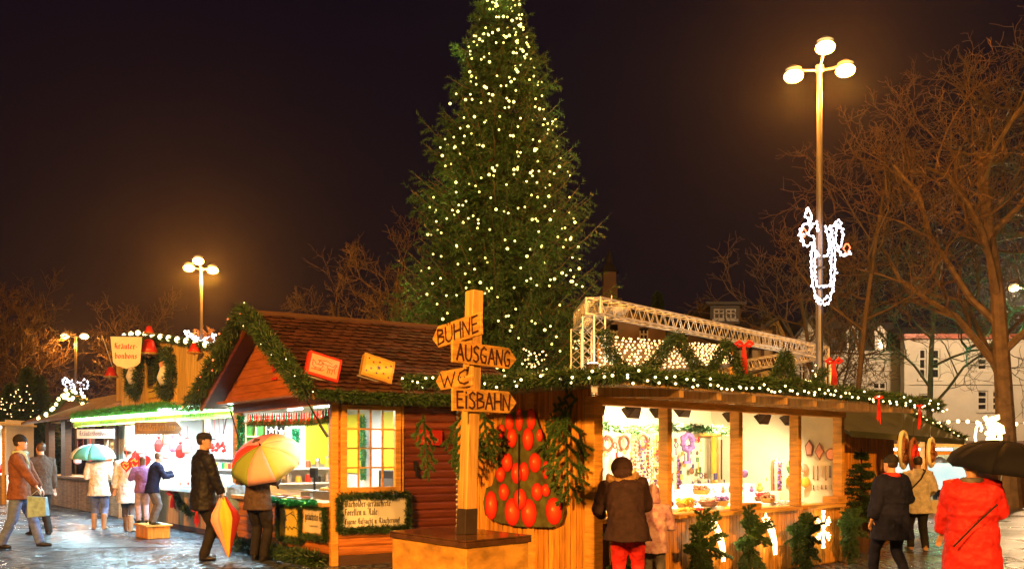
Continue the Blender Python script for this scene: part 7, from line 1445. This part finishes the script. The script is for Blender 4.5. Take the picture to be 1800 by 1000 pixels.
    for i in range(2):
        fo = V(0, 0, 0); end = an[i]+Z*(.0 if not boots else boots*H*.8)
        h.tube([hip[i]-Z*.01*H, hip[i].lerp(kn[i], .5), kn[i], kn[i].lerp(an[i], .5), an[i]-Z*(.015*H if not boots else -boots*H)], [.062*H, .056*H, .046*H, .042*H, .038*H if not boots else .034*H], 10)
    tr_ = solid(h, 'trousers', legs, t, .014, 2); tx = bpy.data.textures.get('leg_folds') or bpy.data.textures.new('leg_folds', 'CLOUDS'); tx.noise_scale = .07; d3 = tr_.modifiers.new('folds', 'DISPLACE'); d3.texture = tx; d3.strength = .022; d3.mid_level = .5; d3.texture_coords = 'LOCAL'
    # shoes
    for i in range(2):
        h = MB(); a = an[i]; od = (f*.95+r*(.22 if i else -.22)).normalized(); b0 = V(a.x, a.y, a.z-.045*H); 
        loft(h, [(b0-od*(.028*H)+Z*(.020*H), .020*H, .020*H, r, Z), (b0+od*(.005*H)+Z*(.024*H), .026*H, .024*H, r, Z), (b0+od*(.06*H)+Z*(.019*H), .029*H, .019*H, r, Z), (b0+od*(.098*H)+Z*(.014*H), .022*H, .014*H, r, Z)], 10)
        h.tube([b0+Z*(.02*H), b0+Z*(.06*H+boots*H)], [.029*H, .036*H if boots else .030*H], 10); solid(h, 'boot' if boots else 'shoe', feet, t, .011, 1)
    # coat: torso shell to the hem, sleeves
    h = MB(); hem = .52-coat+.52-.52; hemz = coat; bl_ = bulk
    def C(z_):   # z_ in units of H from ground; below pelvis hang straight
        return L(0, 0, z_)
    rings = []
    if hemz < .50:
        rings += [(C(hemz)+f*(-.01*H)*math.sin(lean), .112*H*bl_*flare, .088*H*bl_*flare, r, f), (C((hemz+.50)/2), .108*H*bl_*(1+flare)/2, .084*H*bl_*(1+flare)/2, r, f), (S(0, 0, .0), .103*H*bl_, .080*H*bl_, rt, fw)]
    else: rings += [(S(0, 0, hemz-.52), .100*H*bl_, .076*H*bl_, rt, fw)]
    rings += [(S(0, 0, .09), .094*H*bl_, .072*H*bl_, rt, fw), (S(0, 0, .19), .105*H*bl_, .078*H*bl_, rt, fw), (S(0, 0, .265), .118*H*bl_, .074*H*bl_, rt, fw), (S(0, 0, .305), .096*H*bl_, .060*H*bl_, rt, fw), (S(0, .0, .335), .056*H, .050*H, rt, fw), (S(0, .004, .358), .046*H, .046*H, rt, fw)]
    loft(h, rings, 20)
    for i, s in enumerate((shL, shR)):
        wr = ha[i]+(el[i]-ha[i]).normalized()*.01*H
        h.tube([s+(S(0, 0, .29)-s)*.35, s, s.lerp(el[i], .5), el[i], el[i].lerp(wr, .5), wr], [.045*H*bl_, .046*H*bl_, .042*H*bl_, .039*H*bl_, .034*H*bl_, .028*H*bl_], 10)
    for k in range(3): h.ring(S(0, 0, .04+.09*k), .095*H*bl_, (.012 if bulk > 1.4 else .004)*H, rt, fw*.76, 20, 6, .6)
    ct = solid(h, 'coat', top, t, .013, 2)
    tx = bpy.data.textures.get('folds') or bpy.data.textures.new('folds', 'CLOUDS'); tx.noise_scale = .13; dm = ct.modifiers.new('folds', 'DISPLACE'); dm.texture = tx; dm.strength = .028; dm.mid_level = .5; dm.texture_coords = 'LOCAL'; tx2 = bpy.data.textures.get('creases') or bpy.data.textures.new('creases', 'CLOUDS'); tx2.noise_scale = .05; tx2.noise_depth = 3; d2 = ct.modifiers.new('creases', 'DISPLACE'); d2.texture = tx2; d2.strength = .022; d2.mid_level = .5; d2.texture_coords = 'LOCAL'
    t2 = dict(t=t, ha=ha, S=S, L=L, f=f, r=r, H=H, hc=hc, sh=(shL, shR)); return t2

def umbrella(hand, apex_dir, length, R, mats, label, depth=.36, rot=0.0, ribs=8, hold=.12):
    """hand = grip point, apex_dir = direction of the shaft"""
    a = Vector(apex_dir).normalized(); hand = Vector(hand); t = thing('umbrella', label, 'umbrella', hand); top = hand+a*length; u = a.orthogonal().normalized(); v = a.cross(u)
    mb = MB(); mb.tube([hand-a*hold, top+a*.05], [.007, .005], 6); mb.build('shaft', 'steel', t)
    mb = MB(); mb.tube([hand-a*(hold+.10), hand-a*hold], .014, 8); mb.build('handle', 'black_metal', t)
    names = mats; mb = MB(); 
    prof = [(0, 0), (.25, .045), (.5, .15), (.75, .36), (.93, .66), (1.0, 1.0)]
    for g in range(ribs):
        a0 = rot+2*math.pi*g/ribs; a1 = rot+2*math.pi*(g+1)/ribs; vs = []; ns = 4
        for fr_, dz in prof:
            for s in range(ns+1):
                w_ = s/ns; an = a0+(a1-a0)*w_; sc = 1-.055*math.sin(math.pi*w_)*fr_; rr = R*fr_*sc; vs.append(top-a*(dz*depth*R*2*.5+(.0 if s in (0, ns) else -.01*fr_))+(u*math.cos(an)+v*math.sin(an))*rr)
        m_ = g % len(names); n0 = len(mb.v); mb.add(vs, [(i*(ns+1)+s, i*(ns+1)+s+1, (i+1)*(ns+1)+s+1, (i+1)*(ns+1)+s) for i in range(len(prof)-1) for s in range(ns)], m_)
    o = mb.build('canopy', names, t, smooth=True); sm = o.modifiers.new('th', 'SOLIDIFY'); sm.thickness = .003
    for g in range(ribs):
        an = rot+2*math.pi*g/ribs; d = u*math.cos(an)+v*math.sin(an); mb = MB(); mb.tube([top-a*(dz*depth*R+.006)+d*(R*fr_) for fr_, dz in prof], .003, 4); rb = mb.build('rib', 'black_metal', t)
        mb = MB(); mb.tube([top-a*(length*.45)+d*.01, top-a*(.12*depth*R*2+.01)+d*(R*.5)], .003, 4); mb.build('strut', 'black_metal', rb)
    mb = MB(); mb.lathe(top, [(.015, -.01), (.012, .02), (.005, .06)], 8, a); mb.build('tip', 'black_metal', t); return t

# man with cap and the folded umbrella
g_ = G(357, 984); m1 = person((g_.x, g_.y, 0), 1.80, -.95, 'man in black cap and black leather jacket holding a folded umbrella', 'leather_black', 'trouser_dark', hair='hair_dark', hat='cap', hatm='black_cloth', coat=.40, flare=1.0, hl=(-.15, -.02, .46), hr=(.13, .14, .44), headturn=-.5, fl=(-.06, .03, 0), fr_=(.06, -.02, 0), bulk=1.18)
h = m1['ha'][1]+V(.02, -.02, -.06); t = thing('folded_umbrella', 'folded red and yellow umbrella pointing down in the capped man\'s hand', 'umbrella', h)
tip = V(h.x+.10, h.y-.05, .03); ax_ = (tip-h).normalized(); uu = V(1, 0, 0); uu = (uu-ax_*uu.dot(ax_)).normalized(); vv = ax_.cross(uu); mb = MB(); Lm = (tip-h).length
mb.tube([h-ax_*.14, tip], .006, 6); mb.build('shaft', 'steel', t); mb = MB(); mb.tube([h-ax_*.22, h-ax_*.1], .014, 8); mb.build('handle', 'black_metal', t)
mb = MB(); prof = [(.02, .04), (.10, .09), (.22, .15), (.34, .17), (.50, .13), (.72, .07), (.88, .035), (.96, .012)]
ns = 24; names = ['umb_red', 'umb_yellow', 'umb_pink', 'umb_red', 'umb_yellow', 'umb_lime', 'umb_pink', 'umb_red']; vs = []
for f_, r_ in prof:
    for k in range(ns): an = 2*math.pi*k/ns; rr = r_*(1+.28*math.cos(an*8)*(1 if k % 3 else 1)); vs.append(h+ax_*(f_*Lm-(.05 if (k % 3 == 0 and f_ < .06) else 0))+(uu*math.cos(an)+vv*math.sin(an))*rr)
for i in range(len(prof)-1):
    for k in range(ns): mb.m.append(int(k*8/ns) % 8); mb.f.append((i*ns+k, i*ns+(k+1) % ns, (i+1)*ns+(k+1) % ns, (i+1)*ns+k))
mb.v = [tuple(x) for x in vs]; mb.build('canopy', names, t, smooth=True)
# person with the bright umbrella
g_ = G(453, 984); m2 = person((g_.x, g_.y, 0), 1.72, -.25, 'person in brown jacket standing at the fish hut under a colourful umbrella', 'cloth_brown', 'trouser_dark', hair='hair_brown', coat=.42, hl=(-.10, .12, .66), hr=(.10, .16, .66), fl=(-.06, .05, 0), fr_=(.07, -.03, 0), bulk=1.12)
umbrella(m2['ha'][1]+V(-.06, -.02, .05), (-.16, -.66, .80), .60, .53, ['umb_rose', 'umb_rose', 'umb_red', 'umb_green', 'umb_pink', 'umb_lime', 'umb_cream', 'umb_cream'], 'pink, red, green and cream open umbrella tilted back in front of the fish hut', .58, rot=.3)
# child in pale blue
m3 = person((-4.62, 15.05, 0), 1.22, -.5, 'child in pale blue anorak between the capped man and the umbrella', 'coat_blue', 'trouser_dark', hair='hair_brown', coat=.42, hl=(-.05, .22, .70), hr=(.06, .22, .70), lean=.25, bulk=1.25)
# children on the step
g_ = G(266, 948); m4 = person((-6.84, 16.86, .25), 1.22, .55, 'child in purple plaid jacket and striped leggings standing on the step box', 'plaid_purple', 'stripe_grey', hair='hair_brown', hairlen=.05, coat=.46, hl=(-.12, .16, .72), hr=(.12, .12, .5), bulk=1.15)
m5 = person((-6.52, 16.50, .25), 1.30, -.9, 'child in dark jacket reaching over the counter from the step box', 'coat_navy', 'grey_cloth', hair='hair_brown', coat=.44, hl=(-.02, .30, .72), hr=(.10, .27, .68), lean=.18, bulk=1.15)
# two people in white coats
g_ = G(225, 934); m6 = person((g_.x, g_.y, 0), 1.66, .15, 'woman in long white coat and grey hat walking past the sweets stall', 'coat_white', 'grey_cloth', feet='boot_tan', hair='hair_brown', hat='beanie', hatm='coat_white', coat=.34, flare=1.1, boots=.14, fl=(-.05, .10, 0), fr_=(.05, -.08, 0), bulk=1.1)
g_ = G(174, 930); m7 = person((g_.x, g_.y, 0), 1.62, .3, 'woman in cream coat with tan boots under a teal umbrella', 'coat_cream', 'denim', feet='boot_tan', hair='hair_dark', coat=.42, flare=1.12, boots=.14, hl=(-.08, .10, .72), hr=(.10, .13, .70), fl=(-.06, .04, 0), fr_=(.06, -.02, 0), bulk=1.14)
umbrella(m7['ha'][0]+V(0, 0, .04), (.04, -.12, 1), .52, .44, ['umb_teal', 'umb_teal', 'umb_white', 'umb_white'], 'teal and white open umbrella over the woman in the cream coat', .62, rot=.2)
# walker far left
g_ = G(36, 962); m8 = person((g_.x-.02, g_.y, 0), 1.80, -1.35, 'walker in brown coat and jeans with a pale scarf at the left edge', 'coat_orange', 'denim', hair='hair_dark', hat='beanie', hatm='black_cloth', scarf='scarf_teal', coat=.44, hl=(-.14, .16, .50), hr=(.12, .20, .52), fl=(-.05, .16, 0), fr_=(.05, -.14, 0), bulk=1.12)
hb2 = m8['ha'][1]+V(.02, -.02, -.06); t = thing('shopping_bag', 'pale blue shopping bag swinging from the left walker\'s hand', 'bag', hb2); mb = MB(); a_ = hb2-Z*.14; mb.hexa([a_+V(x, y, z) for x, y, z in ((-.13, -.07, -.30), (.17, -.07, -.27), (.17, .07, -.27), (-.13, .07, -.30), (-.15, -.04, .05), (.15, -.04, .03), (.15, .04, .03), (-.15, .04, .05))]); mb.build('bag_body', 'bag_blue', t, bevel=.01)
mb = MB(); mb.tube([a_+V(-.1, -.04, .04), hb2, a_+V(.1, -.04, .03)], .006, 5); mb.build('bag_handle', 'bag_blue', t)
g_ = V(-8.9, 17.2, 0); m8b = person((g_.x, g_.y, 0), 1.72, .9, 'passer-by in dark brown clothes half hidden behind the left walker', 'cloth_brown', 'trouser_dark', hair='hair_brown', coat=.44, bulk=1.1, fl=(-.05, .08, 0), fr_=(.05, -.08, 0))
# woman in brown parka and red trousers, leaning on the sill
m9 = person((1.14, 8.98, 0), 1.54, -.12, 'woman in brown fur-trimmed parka and red trousers leaning over the stall sill', 'coat_brown', 'trouser_red', feet='fur_tan', hair='hair_dark', hood=None, fur='fur_tan', coat=.43, flare=1.10, lean=.48, leanside=-.10, hl=(-.17, .26, .58), hr=(.10, .30, .58), fl=(-.05, .0, 0), fr_=(.075, .02, 0), bulk=1.28, boots=.16, headtilt=.5)
h = MB(); S_ = m9['S']; h.tube([S_(-.05, -.04, .36), S_(0, -.055, .345), S_(.06, -.045, .355)], [.05, .075, .055], 8); h.ball(m9['hc']+V(0, -.01, .01), .118, 12, 8); solid(h, 'hood', 'coat_brown', m9['t'], .015, 2)
# child beside her
m10 = person((1.42, 9.22, 0), 1.18, -.25, 'child in pink patterned hooded jacket and grey trousers beside the woman in red trousers', 'pattern_pink', 'grey_cloth', hair='hair_brown', hood='pattern_pink', coat=.44, lean=.12, hl=(-.10, .22, .66), hr=(.12, .20, .66), bulk=1.28, feet='boot_black', boots=.12)
# navy figure, right foreground
m11 = person((4.42, 10.6, 0), 1.48, .5, 'person in navy coat with red scarf walking at the right end of the craft stall', 'coat_navy', 'coat_navy', hair='hair_dark', hat='beanie', hatm='black_cloth', scarf='scarf_red', coat=.36, flare=1.15, bulk=1.5, hl=(-.2, .04, .46), hr=(.16, .14, .66), fl=(-.07, .12, 0), fr_=(.07, -.1, 0))
# woman in white jacket with shoulder bag
m12 = person((6.42, 14.4, 0), 1.47, -.15, 'woman in cream jacket and black trousers with a shoulder bag', 'coat_cream', 'black_cloth', hair='hair_dark', coat=.40, flare=1.08, bulk=1.3, hl=(-.17, .06, .48), hr=(.14, .12, .6), fl=(-.06, .05, 0), fr_=(.06, -.07, 0), feet='boot_tan')
t = thing('shoulder_bag', 'dark bag on a long strap worn by the woman in the cream jacket', 'bag', m12['L'](-.12, -.1, .5)); b_ = m12['L'](-.16, -.02, .47); mb = MB(); mb.box(b_, (.13, .24, .22)); mb.build('bag_body', 'black_cloth', t, bevel=.03)
mb = MB(); mb.tube([b_+Z*.1, m12['S'](-.08, -.11, .16), m12['S'](.0, -.115, .25), m12['S'](.06, -.07, .34), m12['S'](.05, .03, .35)], .011, 5); mb.build('strap', 'black_cloth', t)
m13 = person((11.55, 24.6, 0), 1.30, 0, 'small dark-clothed person with bushy hair before the pale blue booth', 'coat_dark_red', 'trouser_dark', hair='hair_dark', hairlen=.05, coat=.44, bulk=1.15)
h = MB(); h.ball(m13['hc'], .22, 12, 8, (1, 1, 1.1)); solid(h, 'bushy_hair', 'hair_dark', m13['t'], .02, 1)
# red coat, right foreground, with dark umbrella
m14 = person((4.22, 8.35, 0), 1.48, -.35, 'person in long bright red puffer coat under a dark umbrella at the right', 'coat_red', 'black_cloth', hair='hair_brown', scarf='grey_cloth', coat=.20, flare=1.08, bulk=1.52, hl=(-.17, .08, .5), hr=(.12, .17, .66), fl=(-.06, .1, 0), fr_=(.06, -.08, 0))
mb = MB(); S_ = m14['S']; L_ = m14['L']; mb.tube([S_(.12, -.14, .20), S_(.0, -.17, .08), L_(-.12, -.16, .46)], .008, 5); mb.build('bag_strap', 'black_cloth', m14['t'])
umbrella(m14['ha'][1]+V(.08, -.03, .22), (.10, -.16, 1), .44, .50, ['umb_navy'], 'dark navy open umbrella over the person in the red coat', .55, rot=.1)

# ================================================================ damp night air
hz = bpy.data.materials.new('haze'); hz.use_nodes = True; hn = hz.node_tree; hn.nodes.clear(); ho = hn.nodes.new('ShaderNodeOutputMaterial'); hv = hn.nodes.new('ShaderNodeVolumePrincipled')
hv.inputs['Color'].default_value = (.92, .92, .92, 1); hv.inputs['Density'].default_value = .0004; hv.inputs['Anisotropy'].default_value = .8; hn.links.new(hv.outputs[0], ho.inputs['Volume']); M['haze'] = hz
mb = MB(); mb.box((0, 44, 7.5), (190, 138, 17)); meta(mb.build('haze', 'haze'), kind='stuff')
for o in list(bpy.data.objects):
    if '_w' in o: del o['_w']
